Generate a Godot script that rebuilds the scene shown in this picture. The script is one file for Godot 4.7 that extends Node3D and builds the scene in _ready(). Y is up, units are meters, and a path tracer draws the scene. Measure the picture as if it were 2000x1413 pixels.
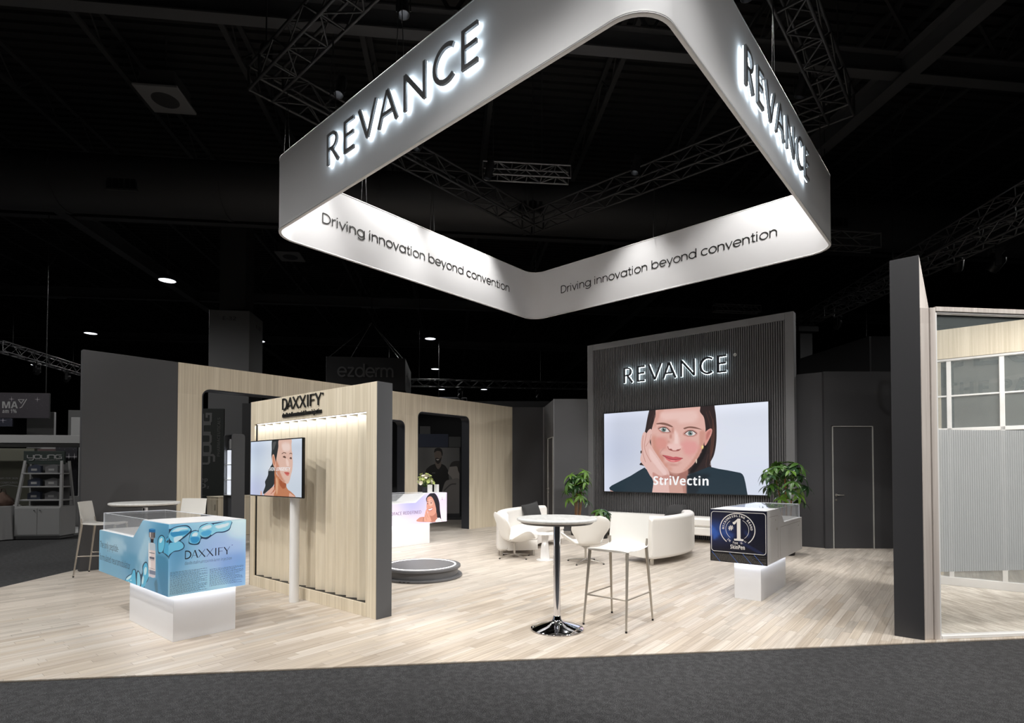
extends Node3D
# An exhibition stand at night: white ring sign hung over a pale plank floor, wood and charcoal walls, counters, lounge seats.
# Booth axes: u runs back-right, w runs front-right; B() turns booth metres into world metres. Hall axes are turned 45 degrees from them.

const TURN := 50.8      # degrees, booth axes
const HTURN := 6.3      # degrees, hall axes
const RTURN := 48.6     # degrees, ring sign
var M := {}
var used := {}
var rng := RandomNumberGenerator.new()

func B(u: float, y: float, w: float) -> Vector3:
	var a := deg_to_rad(TURN)
	return Vector3(u * cos(a) + w * sin(a), y, -u * sin(a) + w * cos(a))

func HL(x: float, y: float, z: float) -> Vector3:
	var a := deg_to_rad(HTURN)
	return Vector3(x * cos(a) + z * sin(a), y, -x * sin(a) + z * cos(a))

# ---------------------------------------------------------------- mesh builder
class MB:
	var v := PackedVector3Array()
	var n := PackedVector3Array()
	var t := PackedVector2Array()
	var c := PackedColorArray()
	var ix := PackedInt32Array()
	var tint := Color(1, 1, 1)
	var colored := false

	func put(p: Vector3, nn: Vector3, uv := Vector2.ZERO) -> int:
		v.append(p); n.append(nn); t.append(uv); c.append(tint)
		return v.size() - 1

	func tri(a: Vector3, b: Vector3, d: Vector3) -> void:
		var nn := (b - a).cross(d - a)
		if nn.length() < 1e-12:
			return
		nn = nn.normalized()
		var i := put(a, nn); put(b, nn); put(d, nn)
		ix.append_array([i, i + 2, i + 1])

	# corners anticlockwise seen from the front; uv a = lower left
	func quad(a: Vector3, b: Vector3, d: Vector3, e: Vector3, u0 := 0.0, v0 := 0.0, u1 := 1.0, v1 := 1.0) -> void:
		var nn := (b - a).cross(e - a)
		if nn.length() < 1e-12:
			nn = (d - b).cross(e - b)
		if nn.length() < 1e-12:
			return
		nn = nn.normalized()
		var i := put(a, nn, Vector2(u0, v1)); put(b, nn, Vector2(u1, v1)); put(d, nn, Vector2(u1, v0)); put(e, nn, Vector2(u0, v0))
		ix.append_array([i, i + 2, i + 1, i, i + 3, i + 2])

	func box(p: Vector3, s: Vector3, bev := 0.0) -> MB:
		var h := s * 0.5
		if bev <= 0.0:
			var k := []
			for i in 8:
				k.append(p + Vector3(h.x if i & 1 else -h.x, h.y if i & 2 else -h.y, h.z if i & 4 else -h.z))
			quad(k[4], k[5], k[7], k[6]); quad(k[1], k[0], k[2], k[3])
			quad(k[5], k[1], k[3], k[7]); quad(k[0], k[4], k[6], k[2])
			quad(k[6], k[7], k[3], k[2]); quad(k[0], k[1], k[5], k[4])
			return self
		var b := minf(bev, minf(h.x, minf(h.y, h.z)) * 0.98)
		var g := h - Vector3(b, b, b)
		for sx in [-1.0, 1.0]:
			for sy in [-1.0, 1.0]:
				for sz in [-1.0, 1.0]:
					var f: float = sx * sy * sz
					var px := p + Vector3(sx * h.x, sy * g.y, sz * g.z)
					var py := p + Vector3(sx * g.x, sy * h.y, sz * g.z)
					var pz := p + Vector3(sx * g.x, sy * g.y, sz * h.z)
					if f > 0: tri(px, py, pz)
					else: tri(px, pz, py)
		for s1 in [-1.0, 1.0]:
			quadn(p, Vector3(s1 * h.x, -g.y, -g.z), Vector3(s1 * h.x, -g.y, g.z), Vector3(s1 * h.x, g.y, g.z), Vector3(s1 * h.x, g.y, -g.z), Vector3(s1, 0, 0))
			quadn(p, Vector3(-g.x, s1 * h.y, -g.z), Vector3(-g.x, s1 * h.y, g.z), Vector3(g.x, s1 * h.y, g.z), Vector3(g.x, s1 * h.y, -g.z), Vector3(0, s1, 0))
			quadn(p, Vector3(-g.x, -g.y, s1 * h.z), Vector3(g.x, -g.y, s1 * h.z), Vector3(g.x, g.y, s1 * h.z), Vector3(-g.x, g.y, s1 * h.z), Vector3(0, 0, s1))
			for s2 in [-1.0, 1.0]:
				quadn(p, Vector3(s1 * h.x, s2 * g.y, -g.z), Vector3(s1 * h.x, s2 * g.y, g.z), Vector3(s1 * g.x, s2 * h.y, g.z), Vector3(s1 * g.x, s2 * h.y, -g.z), Vector3(s1, s2, 0))
				quadn(p, Vector3(s1 * h.x, -g.y, s2 * g.z), Vector3(s1 * h.x, g.y, s2 * g.z), Vector3(s1 * g.x, g.y, s2 * h.z), Vector3(s1 * g.x, -g.y, s2 * h.z), Vector3(s1, 0, s2))
				quadn(p, Vector3(-g.x, s1 * h.y, s2 * g.z), Vector3(g.x, s1 * h.y, s2 * g.z), Vector3(g.x, s1 * g.y, s2 * h.z), Vector3(-g.x, s1 * g.y, s2 * h.z), Vector3(0, s1, s2))
		return self

	func quadn(o: Vector3, a: Vector3, b: Vector3, d: Vector3, e: Vector3, out: Vector3) -> void:
		if (b - a).cross(e - a).dot(out) >= 0: quad(o + a, o + b, o + d, o + e)
		else: quad(o + a, o + e, o + d, o + b)

	# smooth surface through rows of points; rows and columns may close on themselves
	func grid(rows: Array, close_c := false, close_r := false, flip := false) -> MB:
		var R := rows.size()
		var C: int = rows[0].size()
		var base := v.size()
		var nr: Array = []
		for r in R:
			var q := PackedVector3Array()
			q.resize(C)
			nr.append(q)
		for r in R:
			for k in C:
				var rp: int = (r + 1) % R if close_r else mini(r + 1, R - 1)
				var rm: int = (r - 1 + R) % R if close_r else maxi(r - 1, 0)
				var cp: int = (k + 1) % C if close_c else mini(k + 1, C - 1)
				var cm: int = (k - 1 + C) % C if close_c else maxi(k - 1, 0)
				var dr: Vector3 = rows[rp][k] - rows[rm][k]
				var dc: Vector3 = rows[r][cp] - rows[r][cm]
				if dc.length() < 1e-7:
					var r2: int = r + 1 if r == 0 else r - 1
					dc = rows[r2][cp] - rows[r2][cm]
				if dr.length() < 1e-7:
					dr = rows[rp][k] - rows[r][k] if rp != r else rows[r][k] - rows[rm][k]
				var nn := dc.cross(dr)
				nr[r][k] = (-nn if flip else nn).normalized()
		for r in R:
			for k in C:
				put(rows[r][k], nr[r][k], Vector2(float(k) / (C - (0 if close_c else 1)), float(r) / maxf(1.0, R - 1)))
		for r in (R if close_r else R - 1):
			for k in (C if close_c else C - 1):
				var a := base + r * C + k
				var b := base + r * C + (k + 1) % C
				var d := base + ((r + 1) % R) * C + (k + 1) % C
				var e := base + ((r + 1) % R) * C + k
				if flip: ix.append_array([a, b, d, a, d, e])
				else: ix.append_array([a, d, b, a, e, d])
		return self

	# profile: Vector2(radius, height), upwards on the outside
	func lathe(prof: Array, o := Vector3.ZERO, seg := 32, hard := 0.6) -> MB:
		var start := 0
		for i in range(1, prof.size()):
			var cut := i == prof.size() - 1
			if not cut:
				var d1: Vector2 = (prof[i] - prof[i - 1]).normalized()
				var d2: Vector2 = (prof[i + 1] - prof[i]).normalized()
				cut = d1.dot(d2) < hard
			if cut:
				var rows := []
				for j in range(start, i + 1):
					var row := PackedVector3Array()
					for s in seg:
						var a := TAU * s / seg
						row.append(o + Vector3(prof[j].x * cos(a), prof[j].y, -prof[j].x * sin(a)))
					rows.append(row)
				grid(rows, true)
				start = i
		return self

	# round bar through points; radius a number or one per point
	func tube(pts: Array, rad, seg := 8, caps := true) -> MB:
		var rows := []
		var up := Vector3.UP
		for i in pts.size():
			var d: Vector3 = (pts[mini(i + 1, pts.size() - 1)] - pts[maxi(i - 1, 0)]).normalized()
			if absf(d.dot(up)) > 0.95: up = Vector3.RIGHT if absf(d.x) < 0.9 else Vector3.FORWARD
			var x := d.cross(up).normalized()
			var y := x.cross(d).normalized()
			up = y
			var row := PackedVector3Array()
			var r: float = rad[i] if rad is Array else rad
			for s in seg:
				var a := TAU * s / seg
				row.append(pts[i] + (x * cos(a) + y * sin(a)) * r)
			rows.append(row)
		grid(rows, true)
		if caps:
			for e in [0, rows.size() - 1]:
				var m := Vector3.ZERO
				for q in rows[e]: m += q
				m /= rows[e].size()
				for s in seg:
					if e == 0: tri(m, rows[e][(s + 1) % seg], rows[e][s])
					else: tri(m, rows[e][s], rows[e][(s + 1) % seg])
		return self

	# square bar between two points
	func bar(a: Vector3, b: Vector3, w: float, h: float, up := Vector3.UP) -> MB:
		var d := (b - a).normalized()
		if absf(d.dot(up)) > 0.95: up = Vector3.RIGHT if absf(d.x) < 0.9 else Vector3.FORWARD
		var x := d.cross(up).normalized() * w * 0.5
		var y := d.cross(up).normalized().cross(d).normalized() * h * 0.5
		var p := [a - x - y, a + x - y, a + x + y, a - x + y, b - x - y, b + x - y, b + x + y, b - x + y]
		for f in [[0, 1, 2, 3], [5, 4, 7, 6], [4, 0, 3, 7], [1, 5, 6, 2], [3, 2, 6, 7], [4, 5, 1, 0]]:
			quad(p[f[0]], p[f[1]], p[f[2]], p[f[3]])
		return self

	# polygon in x,y (any winding) pushed out from z0 to z1
	func extrude(poly: PackedVector2Array, z0: float, z1: float, xf := Transform3D.IDENTITY, uvrect := Rect2(0, 0, 0, 0)) -> MB:
		if Geometry2D.is_polygon_clockwise(poly):
			poly = poly.duplicate(); poly.reverse()
		var tr := Geometry2D.triangulate_polygon(poly)
		var nz := xf.basis.z.normalized()
		for side in 2:
			var base := v.size()
			for p in poly:
				var uv := p
				if uvrect.size.x > 0: uv = Vector2((p.x - uvrect.position.x) / uvrect.size.x, 1.0 - (p.y - uvrect.position.y) / uvrect.size.y)
				put(xf * Vector3(p.x, p.y, z1 if side == 0 else z0), nz if side == 0 else -nz, uv)
			for i in range(0, tr.size(), 3):
				var a := tr[i]; var b := tr[i + 1]; var d := tr[i + 2]
				var ccw := (poly[b] - poly[a]).cross(poly[d] - poly[a]) > 0
				if (side == 0) == ccw: ix.append_array([base + a, base + d, base + b])
				else: ix.append_array([base + a, base + b, base + d])
		for i in poly.size():
			var p := poly[i]
			var q := poly[(i + 1) % poly.size()]
			quad(xf * Vector3(p.x, p.y, z0), xf * Vector3(q.x, q.y, z0), xf * Vector3(q.x, q.y, z1), xf * Vector3(p.x, p.y, z1))
		return self

	# flat stroke of given width (number or one per point) along a 2D line, pushed out from z0 to z1
	func stroke(pts: Array, wid, z0: float, z1: float, xf := Transform3D.IDENTITY) -> MB:
		var L := []
		var Rr := []
		for i in pts.size():
			var p: Vector2 = pts[i]
			var d0: Vector2 = (p - pts[i - 1]).normalized() if i > 0 else (pts[1] - p).normalized()
			var d1: Vector2 = (pts[i + 1] - p).normalized() if i < pts.size() - 1 else d0
			var m := (d0 + d1).normalized()
			var nn := Vector2(-m.y, m.x)
			var k := 1.0 / maxf(0.35, nn.dot(Vector2(-d0.y, d0.x)))
			var h: float = (wid[i] if wid is Array else wid) * 0.5 * k
			L.append(p + nn * h); Rr.append(p - nn * h)
		var last := pts.size() - 1
		for i in last:
			var a := func(q: Vector2, z: float) -> Vector3: return xf * Vector3(q.x, q.y, z)
			quad(a.call(Rr[i], z1), a.call(Rr[i + 1], z1), a.call(L[i + 1], z1), a.call(L[i], z1))
			quad(a.call(L[i], z0), a.call(L[i + 1], z0), a.call(Rr[i + 1], z0), a.call(Rr[i], z0))
			quad(a.call(Rr[i], z0), a.call(Rr[i + 1], z0), a.call(Rr[i + 1], z1), a.call(Rr[i], z1))
			quad(a.call(L[i + 1], z0), a.call(L[i], z0), a.call(L[i], z1), a.call(L[i + 1], z1))
			if i == 0: quad(a.call(L[0], z0), a.call(Rr[0], z0), a.call(Rr[0], z1), a.call(L[0], z1))
			if i == last - 1: quad(a.call(Rr[last], z0), a.call(L[last], z0), a.call(L[last], z1), a.call(Rr[last], z1))
		return self

	func mesh() -> ArrayMesh:
		var arr := []
		arr.resize(Mesh.ARRAY_MAX)
		arr[Mesh.ARRAY_VERTEX] = v
		arr[Mesh.ARRAY_NORMAL] = n
		arr[Mesh.ARRAY_TEX_UV] = t
		if colored: arr[Mesh.ARRAY_COLOR] = c
		arr[Mesh.ARRAY_INDEX] = ix
		var m := ArrayMesh.new()
		m.add_surface_from_arrays(Mesh.PRIMITIVE_TRIANGLES, arr)
		return m

# ---------------------------------------------------------------- scene helpers
func numbered(called: String) -> String:
	var k: int = used.get(called, 0)
	used[called] = k + 1
	return called if k == 0 else "%s_%03d" % [called, k]

func thing(called: String, label: String, category: String, at := Vector3.ZERO, turn := 0.0, group := "") -> Node3D:
	var o := Node3D.new()
	o.name = numbered(called)
	add_child(o)
	o.position = at
	o.rotation.y = deg_to_rad(turn)
	o.set_meta("label", label)
	o.set_meta("category", category)
	if group: o.set_meta("group", group)
	return o

func struct_node(called: String, label := "", at := Vector3.ZERO, turn := 0.0, category := "") -> Node3D:
	var o := Node3D.new()
	o.name = numbered(called)
	add_child(o)
	o.position = at
	o.rotation.y = deg_to_rad(turn)
	o.set_meta("kind", "structure")
	if label: o.set_meta("label", label)
	if category: o.set_meta("category", category)
	return o

func part(parent: Node3D, called: String, m, material: Material, at := Vector3.ZERO, turn := 0.0, label := "") -> MeshInstance3D:
	var o := MeshInstance3D.new()
	o.name = called
	o.mesh = m.mesh() if m is MB else m
	o.material_override = material
	parent.add_child(o, true)
	o.position = at
	if turn != 0.0: o.rotation.y = deg_to_rad(turn)
	if label: o.set_meta("label", label)
	return o

func stuff(o: Node) -> Node:
	o.set_meta("kind", "stuff")
	return o

func box(s: Vector3, bev := 0.0, p := Vector3.ZERO) -> MB:
	return MB.new().box(p, s, bev)

func mat(key: String, col: Color, rough := 0.6, metal := 0.0) -> StandardMaterial3D:
	var m := StandardMaterial3D.new()
	m.resource_name = key
	m.albedo_color = col
	m.roughness = rough
	m.metallic = metal
	M[key] = m
	return m

func glow(key: String, col: Color, energy: float) -> StandardMaterial3D:
	var m := mat(key, Color(0.9, 0.9, 0.9), 0.5)
	m.emission_enabled = true
	m.emission = col
	m.emission_energy_multiplier = energy
	return m

func pane(key: String, col: Color) -> StandardMaterial3D:
	var m := mat(key, col, 0.03)
	m.transparency = BaseMaterial3D.TRANSPARENCY_ALPHA
	m.cull_mode = BaseMaterial3D.CULL_DISABLED
	return m

func tri_tex(m: StandardMaterial3D, tex: Texture2D, sc: Vector3) -> void:
	m.albedo_texture = tex
	m.uv1_triplanar = true
	m.uv1_scale = sc

func spot(at: Vector3, to: Vector3, energy: float, angle: float, size := 0.12, col := Color(1, 0.97, 0.93), soft := 0.6) -> SpotLight3D:
	var l := SpotLight3D.new()
	l.name = numbered("spot_lamp_beam")
	add_child(l)
	l.look_at_from_position(at, to, Vector3.UP if absf((to - at).normalized().y) < 0.98 else Vector3.FORWARD)
	l.light_energy = energy
	l.spot_angle = angle
	l.spot_angle_attenuation = soft
	l.spot_range = 60.0
	l.spot_attenuation = 2.0
	l.light_size = size
	l.light_color = col
	l.shadow_enabled = true
	return l

func area(at: Vector3, to: Vector3, size: Vector2, energy: float, col := Color(1, 1, 1), up := Vector3.UP) -> AreaLight3D:
	var l := AreaLight3D.new()
	l.name = numbered("area_lamp")
	add_child(l)
	l.look_at_from_position(at, to, up)
	l.area_size = size
	l.light_energy = energy
	l.light_color = col
	l.shadow_enabled = true
	return l

# ---------------------------------------------------------------- materials
func noise_image(w: int, h: int, freq: float, sd: int, oct := 3, kind := FastNoiseLite.TYPE_SIMPLEX) -> Image:
	var f := FastNoiseLite.new()
	f.seed = sd
	f.frequency = freq
	f.noise_type = kind
	f.fractal_octaves = oct
	return f.get_seamless_image(w, h, false, false, 0.15)

# wood grain with streaks down the picture: two tones of streaks, stretched noise
func wood_texture(w: int, h: int, sd: int, light: Color, dark: Color, spread: float, short_h := 10, across := false) -> ImageTexture:
	var a := noise_image(w, short_h, 0.045, sd, 4)
	var b := noise_image(w, short_h * 2, 0.16, sd + 7, 2)
	var e := noise_image(maxi(8, w / 16), maxi(4, short_h / 2), 0.12, sd + 13, 2)
	for im in [a, b, e]: im.resize(w, h, Image.INTERPOLATE_CUBIC)
	var da: PackedByteArray = a.get_data()
	var db: PackedByteArray = b.get_data()
	var de: PackedByteArray = e.get_data()
	var out := PackedByteArray()
	out.resize(w * h * 3)
	for i in w * h:
		var k := clampf(0.5 + ((da[i] - 128) * 0.55 + (db[i] - 128) * 0.35 + (de[i] - 128) * 0.35) / 255.0 * spread, 0.0, 1.0)
		out[i * 3] = int(255.0 * (dark.r + (light.r - dark.r) * k))
		out[i * 3 + 1] = int(255.0 * (dark.g + (light.g - dark.g) * k))
		out[i * 3 + 2] = int(255.0 * (dark.b + (light.b - dark.b) * k))
	var im := Image.create_from_data(w, h, false, Image.FORMAT_RGB8, out)
	if across: im.rotate_90(CLOCKWISE)
	return ImageTexture.create_from_image(im)

# two-tone speckle
func speckle_texture(n: int, freq: float, sd: int, light: Color, dark: Color, gain := 1.0) -> ImageTexture:
	var a := noise_image(n, n, freq, sd, 3)
	var b := noise_image(n, n, freq * 0.12, sd + 5, 2)
	var da := a.get_data()
	var db := b.get_data()
	var out := PackedByteArray()
	out.resize(n * n * 3)
	for i in n * n:
		var k := clampf(0.5 + ((da[i] - 128) * 0.9 + (db[i] - 128) * 0.25) / 255.0 * gain, 0.0, 1.0)
		out[i * 3] = int(255.0 * (dark.r + (light.r - dark.r) * k))
		out[i * 3 + 1] = int(255.0 * (dark.g + (light.g - dark.g) * k))
		out[i * 3 + 2] = int(255.0 * (dark.b + (light.b - dark.b) * k))
	return ImageTexture.create_from_image(Image.create_from_data(n, n, false, Image.FORMAT_RGB8, out))

func make_materials() -> void:
	var m: StandardMaterial3D
	# pale ash laminate, grain upright
	var ash := wood_texture(1024, 512, 3, Color8(234, 223, 202), Color8(202, 189, 165), 1.4)
	m = mat("ash_wood", Color(1, 1, 1), 0.55); tri_tex(m, ash, Vector3(0.55, 0.35, 0.55))
	m = mat("grey_ash_wood", Color(1, 1, 1), 0.55); tri_tex(m, wood_texture(512, 256, 9, Color8(214, 206, 199), Color8(184, 174, 167), 1.4), Vector3(0.55, 0.35, 0.55))
	# floor strips: five tones of the same grain
	var oak := wood_texture(512, 1024, 21, Color8(217, 209, 199), Color8(187, 177, 166), 1.6, 12)
	var tones := [Color8(248, 244, 240), Color8(255, 253, 251), Color8(241, 236, 230), Color8(233, 227, 220), Color8(250, 245, 238)]
	for i in tones.size():
		m = mat("plank_%d" % i, tones[i], 0.42)
		m.albedo_texture = oak
		m.metallic_specular = 0.35
	m = mat("plank_mixed", Color(1, 1, 1), 0.42)
	m.albedo_texture = oak
	m.vertex_color_use_as_albedo = true
	m.metallic_specular = 0.35
	mat("floor_base", Color8(120, 108, 92), 0.8)
	# carpet of the hall
	var carpet := speckle_texture(1024, 0.16, 5, Color8(84, 84, 86), Color8(16, 16, 17), 1.5)
	m = mat("carpet", Color(1, 1, 1), 0.95); tri_tex(m, carpet, Vector3(0.62, 0.62, 0.62))
	m.uv1_world_triplanar = true
	var rug := wood_texture(512, 512, 41, Color8(236, 230, 220), Color8(190, 180, 168), 2.2, 40)
	m = mat("room_carpet", Color(1, 1, 1), 0.95); tri_tex(m, rug, Vector3(0.9, 0.9, 0.9))
	# painted and laminated panels
	mat("charcoal", Color8(74, 74, 76), 0.55)
	mat("charcoal_dark", Color8(58, 58, 61), 0.5)
	mat("charcoal_end", Color8(84, 85, 88), 0.5)
	mat("slat", Color8(92, 91, 93), 0.5)
	mat("slat_back", Color8(28, 28, 30), 0.7)
	mat("wall_frame", Color8(112, 112, 114), 0.5)
	mat("plinth", Color8(98, 98, 100), 0.42)
	mat("black", Color8(16, 16, 18), 0.45)
	mat("gloss_black", Color8(14, 14, 17), 0.15)
	mat("portal_frame", Color8(46, 48, 54), 0.35)
	mat("white_lam", Color8(238, 238, 240), 0.35)
	mat("white_satin", Color8(232, 231, 230), 0.3)
	m = mat("leather", Color8(236, 233, 228), 0.38)
	m.metallic_specular = 0.45
	mat("chair_shell", Color8(238, 236, 231), 0.42)
	mat("seam", Color8(170, 166, 160), 0.7)
	mat("chrome", Color8(225, 225, 230), 0.06, 1.0)
	mat("steel", Color8(196, 192, 186), 0.28, 1.0)
	mat("nickel", Color8(182, 174, 163), 0.42, 0.55)
	mat("silver_trim", Color8(196, 196, 192), 0.4, 0.3)
	mat("rubber", Color8(24, 24, 24), 0.8)
	m = mat("fabric_dark", Color8(48, 48, 48), 0.9)
	m.rim_enabled = true
	m.rim = 0.4
	var marble := wood_texture(256, 256, 55, Color8(242, 242, 240), Color8(220, 220, 218), 1.3, 40)
	m = mat("marble", Color(1, 1, 1), 0.22); tri_tex(m, marble, Vector3(1.4, 1.4, 1.4))
	# ring sign: stretched fabric
	m = mat("sign_fabric", Color8(232, 232, 234), 0.85)
	mat("sign_rim", Color8(232, 232, 232), 0.5)
	mat("letter_grey", Color8(138, 139, 141), 0.45)
	mat("letter_navy", Color8(30, 30, 40), 0.4)
	mat("print_black", Color8(14, 14, 14), 0.6)
	glow("halo_light", Color8(226, 244, 255), 7.5)
	glow("halo_light_wall", Color8(222, 244, 250), 9.0)
	glow("led_line", Color8(255, 250, 246), 2.4)
	glow("led_line_cool", Color8(235, 240, 255), 2.2)
	glow("lamp_face", Color8(240, 245, 255), 2.2)
	glow("lit_shelf", Color8(236, 242, 255), 0.75)
	# glass
	pane("glass", Color(0.9, 0.95, 0.95, 0.06))
	pane("acrylic", Color(0.92, 0.94, 0.96, 0.10))
	m = mat("reeded", Color(0.80, 0.81, 0.81, 0.93), 0.5)
	m.transparency = BaseMaterial3D.TRANSPARENCY_ALPHA
	mat("acrylic_edge", Color8(225, 228, 235), 0.2)
	# hall above
	mat("deck", Color8(30, 30, 31), 0.9)
	mat("beam", Color8(64, 64, 66), 0.6)
	mat("beam_dark", Color8(46, 46, 47), 0.7)
	mat("truss", Color8(120, 120, 122), 0.4, 0.6)
	mat("truss_dark", Color8(36, 36, 37), 0.5, 0.2)
	mat("duct", Color8(44, 44, 45), 0.6)
	mat("hall_wall", Color8(40, 40, 41), 0.9)
	mat("column", Color8(112, 112, 113), 0.8)
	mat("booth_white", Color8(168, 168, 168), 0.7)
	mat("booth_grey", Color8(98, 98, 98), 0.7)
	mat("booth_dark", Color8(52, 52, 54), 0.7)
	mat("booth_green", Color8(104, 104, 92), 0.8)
	# plants
	m = mat("leaf_light", Color8(92, 128, 44), 0.4); m.backlight_enabled = true; m.backlight = Color(0.25, 0.35, 0.08); m.cull_mode = BaseMaterial3D.CULL_DISABLED
	m = mat("leaf_mid", Color8(62, 96, 36), 0.35); m.backlight_enabled = true; m.backlight = Color(0.15, 0.22, 0.05); m.cull_mode = BaseMaterial3D.CULL_DISABLED
	m = mat("leaf_deep", Color8(38, 66, 36), 0.3); m.backlight_enabled = true; m.backlight = Color(0.08, 0.12, 0.04); m.cull_mode = BaseMaterial3D.CULL_DISABLED
	mat("stem", Color8(132, 92, 54), 0.8)
	mat("petal", Color8(240, 232, 214), 0.7)
	mat("petal_green", Color8(172, 184, 110), 0.7)
	mat("soil", Color8(40, 30, 22), 0.95)

# ---------------------------------------------------------------- lettering (cap height 1)
func arc2(cx: float, cy: float, rx: float, ry: float, a0: float, a1: float, k := 14) -> Array:
	var o := []
	for i in k + 1:
		var a := deg_to_rad(lerpf(a0, a1, float(i) / k))
		o.append(Vector2(cx + rx * cos(a), cy + ry * sin(a)))
	return o

# letters of the stand's name: place of the left edge, strokes [points, width]
func brand_letters() -> Array:
	var w := 0.125
	var h := 0.105
	var e := func(x: float) -> Array:
		return [x, [[[Vector2(0.06, 0), Vector2(0.06, 1)], w], [[Vector2(0.06, 0.95), Vector2(0.55, 0.95)], h], [[Vector2(0.06, 0.53), Vector2(0.52, 0.53)], h], [[Vector2(0.06, 0.05), Vector2(0.55, 0.05)], h]]]
	return [
		[0.0, [[[Vector2(0.06, 0), Vector2(0.06, 1)], w], [[Vector2(0.06, 0.95), Vector2(0.30, 0.95)] + arc2(0.30, 0.715, 0.255, 0.235, 80, -80, 12) + [Vector2(0.06, 0.48)], h], [[Vector2(0.27, 0.50), Vector2(0.66, 0.0)], w]]],
		e.call(1.0),
		[1.77, [[[Vector2(0.06, 1.0), Vector2(0.49, 0.03)], w], [[Vector2(0.49, 0.03), Vector2(0.92, 1.0)], w * 0.85]]],
		[2.78, [[[Vector2(0.05, 0.0), Vector2(0.46, 0.97)], w * 0.85], [[Vector2(0.46, 0.97), Vector2(0.89, 0.0)], w], [[Vector2(0.20, 0.33), Vector2(0.73, 0.33)], h]]],
		[4.0, [[[Vector2(0.05, 0), Vector2(0.05, 1)], w * 0.85], [[Vector2(0.05, 0.98), Vector2(0.87, 0.03)], w], [[Vector2(0.87, 0), Vector2(0.87, 1)], w * 0.85]]],
		[5.22, [[arc2(0.50, 0.5, 0.44, 0.455, 52, 308, 26), w]]],
		e.call(6.3),
	]

# light round sans, x height 0.74; returns [advance, list of lines]
func sans(ch: String) -> Array:
	var x := 0.74
	var r := 0.35
	var o := arc2(0.42, 0.37, r, r, 90, 450, 26)
	match ch:
		"D": return [0.94, [[Vector2(0.10, 0.04), Vector2(0.10, 0.96)], [Vector2(0.10, 0.96), Vector2(0.34, 0.96)] + arc2(0.36, 0.5, 0.46, 0.46, 90, -90, 18) + [Vector2(0.10, 0.04)]]]
		"r": return [0.46, [[Vector2(0.08, 0), Vector2(0.08, x)], [Vector2(0.08, 0.36)] + arc2(0.36, 0.40, 0.27, 0.31, 180, 95, 8) + [Vector2(0.42, 0.71)]]]
		"i": return [0.30, [[Vector2(0.10, 0), Vector2(0.10, x)], [Vector2(0.055, 0.97), Vector2(0.145, 0.97)]]]
		"v": return [0.70, [[Vector2(0.03, x), Vector2(0.33, 0.02), Vector2(0.63, x)]]]
		"n": return [0.80, [[Vector2(0.09, 0), Vector2(0.09, x)], [Vector2(0.09, 0.38)] + arc2(0.38, 0.42, 0.28, 0.29, 180, 0, 14) + [Vector2(0.66, 0.0)]]]
		"m": return [1.24, [[Vector2(0.09, 0), Vector2(0.09, x)], [Vector2(0.09, 0.38)] + arc2(0.345, 0.44, 0.25, 0.27, 180, 0, 12) + [Vector2(0.60, 0.0)], [Vector2(0.60, 0.38)] + arc2(0.855, 0.44, 0.25, 0.27, 180, 0, 12) + [Vector2(1.11, 0.0)]]]
		"u": return [0.80, [[Vector2(0.09, x), Vector2(0.09, 0.32)] + arc2(0.37, 0.32, 0.28, 0.29, 180, 360, 14) + [Vector2(0.65, x)], [Vector2(0.65, x), Vector2(0.65, 0)]]]
		"g": return [0.92, [o, [Vector2(0.79, x), Vector2(0.79, 0.0)] + arc2(0.43, 0.0, 0.36, 0.27, 0, -150, 14)]]
		"a": return [0.92, [o, [Vector2(0.79, x), Vector2(0.79, 0.0)]]]
		"d": return [0.92, [o, [Vector2(0.79, 1.04), Vector2(0.79, 0.0)]]]
		"b": return [0.92, [arc2(0.46, 0.37, r, r, 90, 450, 26), [Vector2(0.09, 1.04), Vector2(0.09, 0.0)]]]
		"p": return [0.92, [arc2(0.46, 0.37, r, r, 90, 450, 26), [Vector2(0.09, x), Vector2(0.09, -0.28)]]]
		"o": return [0.86, [o]]
		"e": return [0.86, [[Vector2(0.08, 0.37), Vector2(0.765, 0.37)] + arc2(0.42, 0.37, r, r, 4, 318, 22)]]
		"c": return [0.80, [arc2(0.42, 0.37, r, r, 42, 318, 20)]]
		"t": return [0.46, [[Vector2(0.19, 0.96), Vector2(0.19, 0.17)] + arc2(0.34, 0.17, 0.15, 0.13, 180, 265, 6) + [Vector2(0.42, 0.035)], [Vector2(0.03, 0.70), Vector2(0.40, 0.70)]]]
		"y": return [0.70, [[Vector2(0.03, x), Vector2(0.34, 0.02)], [Vector2(0.64, x), Vector2(0.22, -0.28)]]]
		"z": return [0.70, [[Vector2(0.06, 0.70), Vector2(0.58, 0.70)], [Vector2(0.58, 0.70), Vector2(0.07, 0.04)], [Vector2(0.07, 0.04), Vector2(0.62, 0.04)]]]
		"-": return [0.5, [[Vector2(0.08, 0.36), Vector2(0.42, 0.36)]]]
	return [0.36, []]

func sans_width(text: String) -> float:
	var s := 0.0
	for ch in text: s += sans(ch)[0]
	return s

# puts each letter of a line as a part; the line starts at x0 on the baseline y0 of the plane z
func sans_line(parent: Node3D, text: String, x0: float, y0: float, width: float, cap: float, wide: float, z0: float, z1: float, m: Material, turn := 0.0, called := "letter") -> void:
	var k := width / (sans_width(text) * cap)
	var x := x0
	for ch in text:
		var g := sans(ch)
		if g[1].size():
			var mb := MB.new()
			for line in g[1]:
				var q := []
				for p in line: q.append(Vector2(x + p.x * cap * k, y0 + p.y * cap))
				mb.stroke(q, cap * wide, z0, z1)
			part(parent, called, mb, m, Vector3.ZERO, turn)
		x += g[0] * cap * k

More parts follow.
